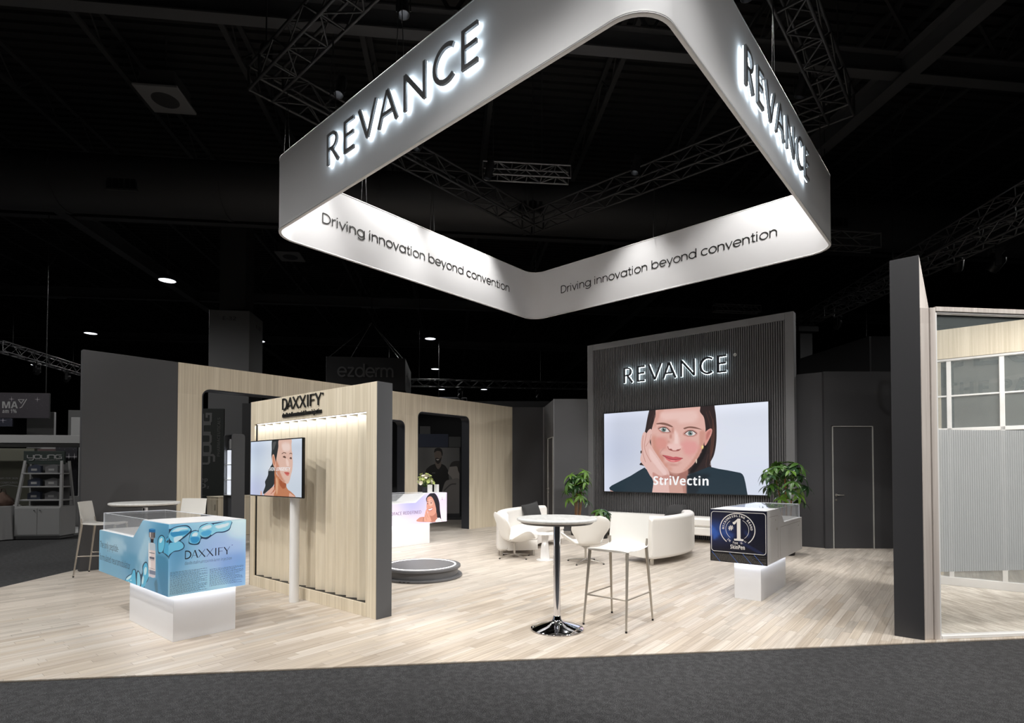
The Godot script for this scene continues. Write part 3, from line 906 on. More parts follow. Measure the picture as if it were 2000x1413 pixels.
# ---------------------------------------------------------------- wall end and glass room on the right
func make_glass_room() -> void:
	var t := thing("wall_fin", "tall charcoal wall end beside the glass room", "wall", B(6.15, 0.012, -0.367), TURN)
	part(t, "end_panel", box(Vector3(0.02, 3.475, 0.222), 0.002, Vector3(0.01, 1.7375, 0)), M.charcoal_dark)
	part(t, "core", box(Vector3(2.6, 3.47, 0.18), 0.0, Vector3(1.32, 1.735, -0.01)), M.charcoal_dark)
	part(t, "ash_side", box(Vector3(2.6, 3.47, 0.022), 0.001, Vector3(1.32, 1.735, 0.1)), M.grey_ash_wood)
	# glazed front, hall-parallel
	var P := Vector3(3.703, 0.012, -4.946)
	var g := thing("glass_front", "floor-to-head glass front of the meeting room with frosted reeded band", "glass wall", P, HTURN)
	part(g, "wood_post", box(Vector3(0.086, 3.0, 0.09), 0.003, Vector3(0.047, 1.5, -0.045)), M.grey_ash_wood)
	part(g, "wood_post", box(Vector3(0.056, 3.0, 0.1), 0.003, Vector3(0.121, 1.5, -0.04)), M.grey_ash_wood)
	part(g, "frame_post", box(Vector3(0.018, 2.98, 0.06), 0.002, Vector3(0.16, 1.49, -0.03)), M.white_satin)
	var L := 3.2
	part(g, "frame_head", box(Vector3(L, 0.045, 0.08), 0.004, Vector3(0.15 + L / 2, 2.99, -0.03)), M.grey_ash_wood)
	part(g, "frame_head", box(Vector3(L, 0.012, 0.05), 0.002, Vector3(0.17 + L / 2, 2.962, -0.025)), M.white_satin)
	part(g, "frame_sill", box(Vector3(L, 0.03, 0.07), 0.003, Vector3(0.17 + L / 2, 0.015, -0.03)), M.white_satin)
	part(g, "glass_pane", box(Vector3(L, 2.93, 0.008), 0.0, Vector3(0.17 + L / 2, 1.49, -0.03)), M.glass)
	# reeded band: rows of half-round ribs
	var reed := MB.new()
	var n := int(L / 0.023)
	for i in n:
		var x := 0.175 + i * 0.023
		var pr := []
		for k in 5: pr.append(Vector2(x + 0.023 * k / 4.0, -0.0255 + 0.006 * sin(PI * k / 4.0)))
		for k in 4:
			reed.quad(Vector3(pr[k].x, 0.60, pr[k].y), Vector3(pr[k + 1].x, 0.60, pr[k + 1].y), Vector3(pr[k + 1].x, 1.892, pr[k + 1].y), Vector3(pr[k].x, 1.892, pr[k].y))
	stuff(part(g, "reeded_band", reed, M.reeded))
	# room floor
	var f := struct_node("floor", "pale woven carpet inside the glass room")
	f.name = "floor_room"
	var poly := PackedVector2Array()
	for q in [P + Vector3(0.16, 0, -0.03), HL(0, 0, 0) + P + Vector3(3.3, 0, -0.4), B(9.3, 0, 3.2), B(9.3, 0, -0.25), B(6.2, 0, -0.25)]:
		poly.append(Vector2(q.x, -q.z))
	part(f, "carpet", MB.new().extrude(poly, 0.0125, 0.018, Transform3D(Basis(Vector3(1, 0, 0), Vector3(0, 0, -1), Vector3(0, 1, 0)), Vector3.ZERO)), M.room_carpet)
	# inner glazed wall along w
	var k := thing("inner_glass_wall", "glazed inner wall with broad ash header and slim white posts", "glass wall", B(9.33, 0.012, 0), TURN - 90.0)
	part(k, "header", box(Vector3(3.6, 0.395, 0.1), 0.003, Vector3(1.55, 3.218, -0.05)), M.ash_wood)
	part(k, "head_rail", box(Vector3(3.6, 0.03, 0.08), 0.003, Vector3(1.55, 3.005, -0.05)), M.white_satin)
	part(k, "upper_rail", box(Vector3(3.6, 0.02, 0.05), 0.002, Vector3(1.55, 2.52, -0.05)), M.white_satin)
	part(k, "middle_rail", box(Vector3(3.6, 0.05, 0.06), 0.003, Vector3(1.55, 2.065, -0.05)), M.white_satin)
	part(k, "bottom_rail", box(Vector3(3.6, 0.11, 0.07), 0.003, Vector3(1.55, 0.055, -0.05)), M.white_satin)
	for x in [-0.09, 0.44, 1.5, 2.6]:
		part(k, "post", box(Vector3(0.05, 3.0, 0.06), 0.003, Vector3(x, 1.5, -0.05)), M.white_satin)
	part(k, "glass_pane", box(Vector3(3.55, 2.88, 0.006), 0.0, Vector3(1.55, 1.55, -0.05)), M.glass)
	# wall seen through the glass, with raised lettering
	var q := thing("pavilion_wall", "grey wall with shadowy raised lettering seen through the glass room", "wall", B(12.2, 0, 1.9), TURN - 90.0)
	part(q, "panel", box(Vector3(6.4, 3.95, 0.12), 0.0, Vector3(1.25, 1.975, -0.06)), mat("pavilion_grey", Color8(146, 142, 136), 0.7))
	var tm := text_mesh("THE PAVILION", 0.24, 0.04, true)
	part(q, "lettering", tm, M.booth_dark, Vector3(-0.95, 2.93, 0.03))
	var tm2 := text_mesh("CLUB", 0.62, 0.04)
	part(q, "lettering", tm2, M.booth_dark, Vector3(-1.25, 3.62, 0.03))
	# narrow ash pier with an arched dark opening at the left inside the room
	var r := thing("ash_pier", "slim lit ash pier behind the glass post", "pier", B(10.2, 0, -0.36), TURN - 90.0)
	part(r, "body", box(Vector3(0.34, 3.3, 0.2), 0.004, Vector3(0, 1.65, -0.1)), M.ash_wood)
	part(r, "dark_slot", box(Vector3(0.06, 2.3, 0.02), 0.01, Vector3(0.06, 1.15, 0.006)), M.black)
	# ceiling lamps inside the glass room, on a rail over the inner wall
	var cl := thing("room_lamp", "slim white lamp bar under the head of the glass room", "lamp", B(8.2, 3.6, 1.9), TURN - 90.0)
	part(cl, "lamp_body", box(Vector3(2.4, 0.05, 0.12), 0.01), M.white_satin)
	part(cl, "diffuser_light", box(Vector3(2.3, 0.01, 0.09), 0.0, Vector3(0, -0.03, 0)), M.lamp_face)
	for s in [-1.0, 1.0]: part(cl, "hanger", MB.new().tube([Vector3(s, 0.02, 0), Vector3(s, 8.53, 0)], 0.006, 6), M.truss_dark)
	area(B(8.2, 3.555, 1.9), B(8.2, 0, 1.9), Vector2(2.3, 0.09), 11.0, Color(1, 0.98, 0.95), cl.global_basis.z)

# ---------------------------------------------------------------- hanging ring sign
func ring_loop(half: float, r: float, k := 10) -> Array:
	var p := []
	for q in [[1, 1, 0], [-1, 1, 90], [-1, -1, 180], [1, -1, 270]]:
		for v in arc2(q[0] * (half - r), q[1] * (half - r), r, r, q[2], q[2] + 90, k): p.append(v)
	return p

const RING_AT := Vector3(0.867, 5.5, -9.413)

func make_ring() -> void:
	var t := thing("ring_sign", "square white fabric ring with rounded corners and halo-lit lettering, hung above the stand", "hanging sign", RING_AT, RTURN)
	var half := 3.485; var hh := 1.19
	var outer := ring_loop(half, 0.40)
	var inner := ring_loop(half - 0.035, 0.365)
	var skin := func(loop: Array, y0: float, y1: float, flip: bool) -> MB:
		var rows := []
		for y in [y0, y1]:
			var row := PackedVector3Array()
			for p in loop: row.append(Vector3(p.x, y, -p.y))
			rows.append(row)
		return MB.new().grid(rows, true, false, flip)
	part(t, "outer_skin", skin.call(outer, 0.0, hh, false), M.sign_fabric)
	part(t, "inner_skin", skin.call(inner, 0.0, hh, true), M.sign_fabric)
	for y in [-0.012, hh - 0.004]:
		var rim := MB.new()
		var rows := []
		var q := [[outer, 0.0, 0.004], [outer, 0.016, 0.004], [inner, 0.016, -0.004], [inner, 0.0, -0.004]]
		for a in q:
			var row := PackedVector3Array()
			for p in a[0]: row.append(Vector3(p.x, y + a[1], -p.y) + Vector3(p.x, 0, -p.y).normalized() * a[2])
			rows.append(row)
		rim.grid(rows, true, true)
		part(t, "rim", rim, M.sign_rim)
	# hem seam just above the lower edge
	part(t, "hem", skin.call(ring_loop(half + 0.008, 0.408), 0.004, 0.022, false), M.sign_rim)
	var cap := 0.445
	for L in brand_letters():
		letter_with_halo(t, L, -1.56, 0.41, cap, half, M.letter_grey, M.halo_light, 1.0, 0.05, 0.03, -90.0, 0.9)
	for L in brand_letters():
		letter_with_halo(t, L, -1.42, 0.33, cap, half, M.letter_grey, M.halo_light, 0.90, 0.05, 0.03, 0.0, 0.9)
	sans_line(t, "Driving innovation beyond convention", -2.575, 0.505, 5.09, 0.187, 0.105, -(half - 0.035) + 0.003, -(half - 0.035) + 0.006, M.print_black, 0.0)
	sans_line(t, "Driving innovation beyond convention", -2.565, 0.505, 5.11, 0.187, 0.105, -(half - 0.035) + 0.003, -(half - 0.035) + 0.006, M.print_black, -90.0)
	# wires up to the truss frame
	for c in [[-3.3, -3.3], [3.3, -3.3], [-3.3, 3.3], [3.3, 3.3], [-3.45, 0.0], [3.45, 0.0], [0.0, -3.45], [0.0, 3.45], [-3.45, -1.6], [-1.7, -3.45]]:
		var mb := MB.new()
		for s in [-0.06, 0.06]:
			mb.tube([Vector3(c[0] + s, hh, c[1]), Vector3(c[0], hh + 1.235, c[1])], 0.006, 6)
		part(t, "hanging_wire", mb, M.truss_dark)

# ---------------------------------------------------------------- trusses
# box truss from a to b as parts of a thing
func truss_run(t: Node3D, a: Vector3, b: Vector3, s: float, m: Material, r: float) -> void:
	var d := b - a
	var L := d.length()
	var X := d.normalized()
	var Z := X.cross(Vector3.UP).normalized()
	var at := func(x: float, y: float, z: float) -> Vector3: return a + X * x + Vector3(0, y, 0) + Z * z
	for y in [-s / 2, s / 2]:
		for z in [-s / 2, s / 2]:
			part(t, "chord", MB.new().tube([at.call(0, y, z), at.call(L, y, z)], r, 8), m)
	var n := maxi(2, int(L / (s * 1.15)))
	var mb := MB.new()
	for i in n:
		var x0 := L * i / n; var x1 := L * (i + 1) / n
		var f := 1.0 if i % 2 == 0 else -1.0
		for z in [-s / 2, s / 2]:
			mb.tube([at.call(x0, -s / 2 * f, z), at.call(x1, s / 2 * f, z)], r * 0.55, 6, false)
		for y in [-s / 2, s / 2]:
			mb.tube([at.call(x0, y, -s / 2 * f), at.call(x1, y, s / 2 * f)], r * 0.55, 6, false)
			mb.tube([at.call(x0, y, -s / 2), at.call(x0, y, s / 2)], r * 0.6, 6, false)
	for z in [-s / 2, s / 2]:
		for x in [0.0, L]: mb.tube([at.call(x, -s / 2, z), at.call(x, s / 2, z)], r * 0.6, 6, false)
	stuff(part(t, "lattice", mb, m))

func box_truss(a: Vector3, b: Vector3, s: float, m: Material, label: String, r := 0.025) -> Node3D:
	var t := thing("lighting_truss", label, "truss", a)
	truss_run(t, Vector3.ZERO, b - a, s, m, r)
	return t

func make_ring_truss() -> void:
	var t := thing("truss_frame", "square frame of dark box truss that carries the ring sign", "truss", RING_AT + Vector3(0, 2.65, 0), RTURN)
	var k := 3.55
	var c := [Vector3(-k, 0, -k), Vector3(k, 0, -k), Vector3(k, 0, k), Vector3(-k, 0, k)]
	for i in 4:
		var p: Vector3 = c[i]
		var q: Vector3 = c[(i + 1) % 4]
		var d := (q - p).normalized() * 0.2
		truss_run(t, p + d, q - d, 0.40, M.truss_dark, 0.026)
		var mb := MB.new()
		var s := 0.2
		for x in [-s, s]:
			for z in [-s, s]: mb.tube([p + Vector3(x, -s, z), p + Vector3(x, s, z)], 0.024, 8)
			for y in [-s, s]:
				mb.tube([p + Vector3(x, y, -s), p + Vector3(x, y, s)], 0.024, 8)
				mb.tube([p + Vector3(-s, y, x), p + Vector3(s, y, x)], 0.024, 8)
		part(t, "corner_block", mb, M.truss_dark)
		part(t, "hoist", box(Vector3(0.16, 0.3, 0.16), 0.02, p + Vector3(0, 0.42, 0)), M.black)
		part(t, "hoist_chain", MB.new().tube([p + Vector3(0, 0.55, 0), p + Vector3(0, 12.13 - RING_AT.y - 2.65, 0)], 0.012, 6), M.truss_dark)
	var f := box_truss(Vector3(-10.5, 8.9, -2.5), Vector3(12.5, 8.9, -0.1), 0.4, M.truss_dark, "long front truss added over the aisle to carry the added lamps, unseen above the picture", 0.026)  # unseen truss, added only to carry the added front lamps
	hang(f, [Vector3(2, 0.2, -0.2), Vector3(15, 0.2, 1.4)], 12.13)

# a stage lamp: yoke, can, lens; the beam leaves from just in front of the lens
func make_stage_lamps() -> void:
	for i in beams.size():
		var b: Array = beams[i]
		var at: Vector3 = b[0]
		var t := thing("stage_lamp", "black stage lamp hung " + b[4], "lamp", at)
		var dir: Vector3 = (b[1] - at).normalized()
		var can := MB.new().lathe([Vector2(0.07, 0.10), Vector2(0.074, -0.08), Vector2(0.08, -0.08), Vector2(0.085, 0.02), Vector2(0.085, 0.25), Vector2(0.06, 0.32), Vector2(0, 0.33)], Vector3.ZERO, 20)
		var n := part(t, "lamp_body", can, M.black)
		n.basis = Basis(Quaternion(Vector3.UP, -dir))
		n.position = dir * -0.33
		var lens := part(n, "lens_light", MB.new().lathe([Vector2(0, 0.094), Vector2(0.068, 0.096), Vector2(0.068, 0.1)], Vector3.ZERO, 20), M.lamp_face)
		lens.set_meta("label", "glowing lens")
		var yoke := MB.new()
		yoke.tube([Vector3(-0.1, -0.05, 0), Vector3(-0.1, 0.16, 0), Vector3(0.1, 0.16, 0), Vector3(0.1, -0.05, 0)], 0.01, 6)
		yoke.tube([Vector3(0, 0.16, 0), Vector3(0, 0.32, 0)], 0.014, 6)
		part(t, "yoke", yoke, M.black, dir * -0.3 + Vector3(0, 0.06, 0))
		spot(at - dir * 0.22, b[1], b[2], b[3], 0.1, Color(1, 0.99, 0.975))

# ---------------------------------------------------------------- flat prints: outlines in fractions of each picture
func led_shapes() -> Array:
	return [
		["s", Color8(44, 32, 33, 255), 0, [Vector2(0.329, -0.077), Vector2(0.314, 0.006), Vector2(0.302, 0.100), Vector2(0.292, 0.201), Vector2(0.285, 0.280), Vector2(0.290, 0.371), Vector2(0.338, 0.531), Vector2(0.489, 0.756), Vector2(0.557, 0.782), Vector2(0.600, 0.761), Vector2(0.627, 0.782), Vector2(0.673, 0.787), Vector2(0.707, 0.771), Vector2(0.694, 0.703), Vector2(0.687, 0.651), Vector2(0.709, 0.558), Vector2(0.722, 0.423), Vector2(0.725, 0.267), Vector2(0.722, 0.131), Vector2(0.716, 0.041), Vector2(0.705, -0.060), Vector2(0.647, -0.133), Vector2(0.526, -0.176), Vector2(0.400, -0.166)], 0],
		["s", Color8(44, 32, 33, 255), 0, [Vector2(0.249, 0.662), Vector2(0.264, 0.636), Vector2(0.289, 0.676), Vector2(0.307, 0.711), Vector2(0.277, 0.676)], 0],
		["s", Color8(74, 48, 42, 255), 6, [Vector2(0.704, 0.129), Vector2(0.714, 0.287), Vector2(0.708, 0.464), Vector2(0.692, 0.588), Vector2(0.688, 0.483), Vector2(0.698, 0.285)], 0],
		["s", Color8(18, 14, 18, 255), 6, [Vector2(0.624, 0.119), Vector2(0.664, 0.314), Vector2(0.671, 0.461), Vector2(0.644, 0.608), Vector2(0.595, 0.745), Vector2(0.568, 0.756), Vector2(0.612, 0.607), Vector2(0.650, 0.439)], 0],
		["l", Color8(92, 62, 52, 255), 1.5, [Vector2(0.683, 0.053), Vector2(0.707, 0.213), Vector2(0.708, 0.401), Vector2(0.691, 0.567)], 0.006],
		["l", Color8(84, 56, 48, 255), 1.5, [Vector2(0.665, 0.060), Vector2(0.689, 0.232), Vector2(0.696, 0.400), Vector2(0.681, 0.609)], 0.005],
		["l", Color8(96, 66, 54, 255), 1.5, [Vector2(0.703, 0.484), Vector2(0.688, 0.630), Vector2(0.699, 0.745)], 0.006],
		["l", Color8(80, 54, 46, 255), 1.5, [Vector2(0.676, 0.546), Vector2(0.663, 0.671), Vector2(0.681, 0.771)], 0.006],
		["l", Color8(70, 52, 48, 255), 1.5, [Vector2(0.348, 0.028), Vector2(0.321, 0.137), Vector2(0.309, 0.237)], 0.006],
		["p", Color8(206, 160, 148, 255), 0, [Vector2(0.432, 0.712), Vector2(0.555, 0.648), Vector2(0.557, 1.034), Vector2(0.425, 1.042)], 0],
		["s", Color8(165, 112, 102, 255), 10, [Vector2(0.426, 0.745), Vector2(0.489, 0.783), Vector2(0.551, 0.691), Vector2(0.554, 0.820), Vector2(0.489, 0.848), Vector2(0.432, 0.822)], 0],
		["s", Color8(186, 136, 124, 255), 6, [Vector2(0.523, 0.864), Vector2(0.556, 0.841), Vector2(0.557, 1.024), Vector2(0.534, 1.025)], 0],
		["p", Color8(29, 49, 61, 255), 0, [Vector2(0.035, 0.957), Vector2(0.052, 0.927), Vector2(0.111, 0.872), Vector2(0.189, 0.799), Vector2(0.239, 0.742), Vector2(0.282, 0.697), Vector2(0.319, 0.761), Vector2(0.340, 0.867), Vector2(0.337, 1.047), Vector2(0.068, 1.061), Vector2(0.042, 0.982)], 0],
		["p", Color8(29, 49, 61, 255), 0, [Vector2(0.550, 1.035), Vector2(0.553, 0.799), Vector2(0.611, 0.745), Vector2(0.682, 0.691), Vector2(0.733, 0.716), Vector2(0.784, 0.733), Vector2(0.853, 0.761), Vector2(0.864, 0.776), Vector2(0.872, 0.806), Vector2(0.880, 0.876), Vector2(0.892, 1.026)], 0],
		["s", Color8(20, 34, 44, 255), 8, [Vector2(0.557, 0.788), Vector2(0.633, 0.777), Vector2(0.686, 0.787), Vector2(0.643, 0.872), Vector2(0.594, 1.032), Vector2(0.556, 1.035)], 0],
		["p", Color8(206, 165, 155, 255), 0, [Vector2(0.042, 0.982), Vector2(0.068, 1.000), Vector2(0.073, 1.014), Vector2(0.045, 1.015)], 0],
		["s", Color8(218, 155, 145, 255), 0, [Vector2(0.655, 0.439), Vector2(0.653, 0.334), Vector2(0.662, 0.294), Vector2(0.680, 0.265), Vector2(0.694, 0.258), Vector2(0.700, 0.281), Vector2(0.694, 0.332), Vector2(0.677, 0.399), Vector2(0.663, 0.446)], 0],
		["s", Color8(190, 120, 112, 255), 4, [Vector2(0.668, 0.314), Vector2(0.685, 0.280), Vector2(0.693, 0.287), Vector2(0.682, 0.341), Vector2(0.667, 0.388)], 0],
		["s", Color8(224, 178, 168, 255), 0, [Vector2(0.384, -0.046), Vector2(0.609, -0.043), Vector2(0.631, 0.061), Vector2(0.652, 0.122), Vector2(0.660, 0.208), Vector2(0.662, 0.282), Vector2(0.656, 0.376), Vector2(0.646, 0.460), Vector2(0.629, 0.544), Vector2(0.606, 0.619), Vector2(0.579, 0.683), Vector2(0.546, 0.734), Vector2(0.509, 0.764), Vector2(0.472, 0.762), Vector2(0.441, 0.734), Vector2(0.397, 0.645), Vector2(0.356, 0.566), Vector2(0.333, 0.475), Vector2(0.325, 0.374), Vector2(0.328, 0.261), Vector2(0.340, 0.173), Vector2(0.356, 0.085)], 0],
		["s", Color8(206, 146, 130, 255), 14, [Vector2(0.328, 0.306), Vector2(0.351, 0.331), Vector2(0.386, 0.422), Vector2(0.397, 0.556), Vector2(0.432, 0.679), Vector2(0.467, 0.745), Vector2(0.432, 0.723), Vector2(0.374, 0.611), Vector2(0.338, 0.498)], 0],
		["s", Color8(206, 150, 136, 255), 12, [Vector2(0.629, 0.289), Vector2(0.659, 0.292), Vector2(0.650, 0.439), Vector2(0.623, 0.565), Vector2(0.573, 0.691), Vector2(0.523, 0.756), Vector2(0.579, 0.627), Vector2(0.618, 0.480)], 0],
		["s", Color8(212, 160, 148, 255), 10, [Vector2(0.370, -0.014), Vector2(0.411, -0.019), Vector2(0.375, 0.109), Vector2(0.351, 0.219), Vector2(0.345, 0.173)], 0],
		["s", Color8(234, 196, 188, 255), 22, [Vector2(0.399, 0.035), Vector2(0.592, 0.040), Vector2(0.613, 0.149), Vector2(0.525, 0.193), Vector2(0.480, 0.133), Vector2(0.410, 0.136)], 0],
		["s", Color8(224, 158, 154, 255), 20, [Vector2(0.524, 0.388), Vector2(0.596, 0.393), Vector2(0.623, 0.480), Vector2(0.579, 0.563), Vector2(0.530, 0.529)], 0],
		["s", Color8(216, 150, 140, 255), 16, [Vector2(0.369, 0.332), Vector2(0.422, 0.358), Vector2(0.433, 0.447), Vector2(0.392, 0.489), Vector2(0.356, 0.420)], 0],
		["s", Color8(196, 140, 128, 255), 9, [Vector2(0.457, 0.207), Vector2(0.469, 0.252), Vector2(0.455, 0.339), Vector2(0.436, 0.414), Vector2(0.451, 0.317)], 0],
		["s", Color8(240, 208, 202, 255), 9, [Vector2(0.480, 0.253), Vector2(0.499, 0.321), Vector2(0.505, 0.430), Vector2(0.479, 0.461), Vector2(0.468, 0.428), Vector2(0.477, 0.341)], 0],
		["s", Color8(236, 196, 190, 255), 10, [Vector2(0.433, 0.425), Vector2(0.473, 0.411), Vector2(0.516, 0.441), Vector2(0.513, 0.485), Vector2(0.473, 0.499), Vector2(0.436, 0.470)], 0],
		["l", Color8(176, 110, 104, 255), 2, [Vector2(0.433, 0.445), Vector2(0.440, 0.479), Vector2(0.455, 0.493), Vector2(0.472, 0.502), Vector2(0.499, 0.499), Vector2(0.513, 0.479)], 0.012],
		["s", Color8(150, 86, 82, 255), 2, [Vector2(0.443, 0.479), Vector2(0.455, 0.476), Vector2(0.463, 0.493), Vector2(0.451, 0.497)], 0],
		["s", Color8(150, 86, 82, 255), 2, [Vector2(0.486, 0.498), Vector2(0.493, 0.486), Vector2(0.506, 0.486), Vector2(0.502, 0.501)], 0],
		["l", Color8(205, 150, 142, 255), 4, [Vector2(0.415, 0.457), Vector2(0.392, 0.500), Vector2(0.379, 0.550)], 0.012],
		["s", Color8(196, 92, 98, 255), 1.5, [Vector2(0.399, 0.550), Vector2(0.427, 0.555), Vector2(0.453, 0.567), Vector2(0.468, 0.576), Vector2(0.484, 0.571), Vector2(0.507, 0.580), Vector2(0.528, 0.591), Vector2(0.498, 0.603), Vector2(0.467, 0.607), Vector2(0.432, 0.588)], 0],
		["s", Color8(214, 112, 114, 255), 1.5, [Vector2(0.415, 0.577), Vector2(0.432, 0.588), Vector2(0.467, 0.609), Vector2(0.498, 0.606), Vector2(0.521, 0.595), Vector2(0.504, 0.623), Vector2(0.478, 0.636), Vector2(0.455, 0.633), Vector2(0.432, 0.613)], 0],
		["l", Color8(140, 58, 66, 255), 1.2, [Vector2(0.400, 0.551), Vector2(0.432, 0.586), Vector2(0.467, 0.606), Vector2(0.498, 0.602), Vector2(0.527, 0.591)], 0.007],
		["s", Color8(236, 150, 150, 255), 3, [Vector2(0.450, 0.611), Vector2(0.478, 0.616), Vector2(0.473, 0.627), Vector2(0.455, 0.624)], 0],
		["s", Color8(204, 150, 140, 255), 8, [Vector2(0.432, 0.646), Vector2(0.490, 0.653), Vector2(0.518, 0.637), Vector2(0.490, 0.674), Vector2(0.444, 0.673)], 0],
		["s", Color8(132, 92, 82, 255), 2, [Vector2(0.364, 0.162), Vector2(0.399, 0.157), Vector2(0.434, 0.174), Vector2(0.465, 0.210), Vector2(0.457, 0.218), Vector2(0.425, 0.195), Vector2(0.390, 0.178), Vector2(0.365, 0.175)], 0],
		["s", Color8(132, 92, 82, 255), 2, [Vector2(0.532, 0.237), Vector2(0.564, 0.221), Vector2(0.602, 0.231), Vector2(0.641, 0.265), Vector2(0.602, 0.250), Vector2(0.564, 0.240), Vector2(0.539, 0.251)], 0],
		["s", Color8(196, 140, 130, 255), 5, [Vector2(0.369, 0.218), Vector2(0.401, 0.199), Vector2(0.434, 0.218), Vector2(0.458, 0.280), Vector2(0.428, 0.290), Vector2(0.392, 0.276)], 0],
		["s", Color8(196, 140, 130, 255), 5, [Vector2(0.527, 0.304), Vector2(0.556, 0.261), Vector2(0.591, 0.264), Vector2(0.616, 0.309), Vector2(0.591, 0.341), Vector2(0.552, 0.338)], 0],
		["s", Color8(226, 214, 212, 255), 1, [Vector2(0.377, 0.229), Vector2(0.400, 0.216), Vector2(0.425, 0.227), Vector2(0.447, 0.271), Vector2(0.423, 0.273), Vector2(0.396, 0.262)], 0],
		["s", Color8(226, 214, 212, 255), 1, [Vector2(0.538, 0.303), Vector2(0.558, 0.278), Vector2(0.586, 0.278), Vector2(0.608, 0.306), Vector2(0.589, 0.328), Vector2(0.561, 0.328)], 0],
		["s", Color8(112, 134, 130, 255), 1, [Vector2(0.394, 0.241), Vector2(0.400, 0.221), Vector2(0.410, 0.216), Vector2(0.421, 0.226), Vector2(0.424, 0.246), Vector2(0.419, 0.265), Vector2(0.409, 0.271), Vector2(0.398, 0.263)], 0],
		["s", Color8(112, 134, 130, 255), 1, [Vector2(0.558, 0.300), Vector2(0.563, 0.281), Vector2(0.573, 0.275), Vector2(0.582, 0.283), Vector2(0.586, 0.303), Vector2(0.582, 0.323), Vector2(0.572, 0.328), Vector2(0.563, 0.322)], 0],
		["s", Color8(24, 24, 28, 255), 0.8, [Vector2(0.404, 0.243), Vector2(0.408, 0.233), Vector2(0.414, 0.240), Vector2(0.415, 0.253), Vector2(0.409, 0.257)], 0],
		["s", Color8(24, 24, 28, 255), 0.8, [Vector2(0.567, 0.301), Vector2(0.572, 0.291), Vector2(0.577, 0.297), Vector2(0.578, 0.309), Vector2(0.572, 0.314)], 0],
		["s", Color8(250, 250, 250, 255), 0.6, [Vector2(0.413, 0.229), Vector2(0.417, 0.230), Vector2(0.417, 0.237), Vector2(0.413, 0.237)], 0],
		["s", Color8(250, 250, 250, 255), 0.6, [Vector2(0.576, 0.289), Vector2(0.580, 0.289), Vector2(0.580, 0.296), Vector2(0.576, 0.296)], 0],
		["l", Color8(84, 52, 48, 255), 1.2, [Vector2(0.375, 0.230), Vector2(0.400, 0.213), Vector2(0.427, 0.225), Vector2(0.450, 0.275)], 0.009],
		["l", Color8(84, 52, 48, 255), 1.2, [Vector2(0.537, 0.306), Vector2(0.558, 0.275), Vector2(0.587, 0.275), Vector2(0.610, 0.309)], 0.009],
		["l", Color8(168, 116, 108, 255), 1.5, [Vector2(0.382, 0.239), Vector2(0.398, 0.267), Vector2(0.425, 0.278), Vector2(0.445, 0.274)], 0.006],
		["l", Color8(168, 116, 108, 255), 1.5, [Vector2(0.541, 0.309), Vector2(0.561, 0.332), Vector2(0.590, 0.333), Vector2(0.606, 0.311)], 0.006],
		["s", Color8(226, 186, 178, 255), 0, [Vector2(0.283, 0.259), Vector2(0.272, 0.279), Vector2(0.262, 0.346), Vector2(0.259, 0.414), Vector2(0.262, 0.506), Vector2(0.254, 0.596), Vector2(0.264, 0.642), Vector2(0.289, 0.699), Vector2(0.316, 0.789), Vector2(0.340, 0.867), Vector2(0.337, 1.058), Vector2(0.435, 1.052), Vector2(0.438, 0.909), Vector2(0.444, 0.799), Vector2(0.439, 0.745), Vector2(0.421, 0.698), Vector2(0.397, 0.632), Vector2(0.368, 0.553), Vector2(0.343, 0.481), Vector2(0.321, 0.407), Vector2(0.319, 0.373), Vector2(0.330, 0.329), Vector2(0.333, 0.284), Vector2(0.330, 0.239), Vector2(0.322, 0.225), Vector2(0.309, 0.242), Vector2(0.297, 0.275), Vector2(0.290, 0.263)], 0],
		["s", Color8(236, 202, 196, 255), 6, [Vector2(0.314, 0.463), Vector2(0.350, 0.543), Vector2(0.397, 0.678), Vector2(0.426, 0.756), Vector2(0.409, 0.789), Vector2(0.362, 0.689), Vector2(0.320, 0.576)], 0],
		["s", Color8(200, 146, 136, 255), 5, [Vector2(0.337, 0.756), Vector2(0.385, 0.800), Vector2(0.439, 0.789), Vector2(0.435, 0.865), Vector2(0.385, 0.867), Vector2(0.346, 0.834)], 0],
		["l", Color8(192, 138, 128, 255), 1.6, [Vector2(0.297, 0.279), Vector2(0.287, 0.371), Vector2(0.282, 0.438), Vector2(0.296, 0.530), Vector2(0.326, 0.632)], 0.007],
		["l", Color8(192, 138, 128, 255), 1.6, [Vector2(0.328, 0.290), Vector2(0.314, 0.373), Vector2(0.290, 0.439)], 0.006],
		["l", Color8(186, 130, 120, 255), 1.6, [Vector2(0.275, 0.302), Vector2(0.268, 0.415), Vector2(0.271, 0.517), Vector2(0.289, 0.631)], 0.006],
		["s", Color8(60, 44, 40, 255), 1, [Vector2(0.256, 0.494), Vector2(0.264, 0.490), Vector2(0.264, 0.517), Vector2(0.257, 0.523)], 0],
		["s", Color8(232, 196, 120, 255), 1, [Vector2(0.636, 0.470), Vector2(0.640, 0.447), Vector2(0.649, 0.452), Vector2(0.648, 0.481), Vector2(0.640, 0.489)], 0],
		["s", Color8(250, 236, 190, 255), 1, [Vector2(0.643, 0.453), Vector2(0.648, 0.454), Vector2(0.647, 0.475), Vector2(0.644, 0.477)], 0],
		["s", Color8(226, 210, 190, 255), 1, [Vector2(0.604, 0.609), Vector2(0.610, 0.605), Vector2(0.610, 0.647), Vector2(0.605, 0.647)], 0],
	]

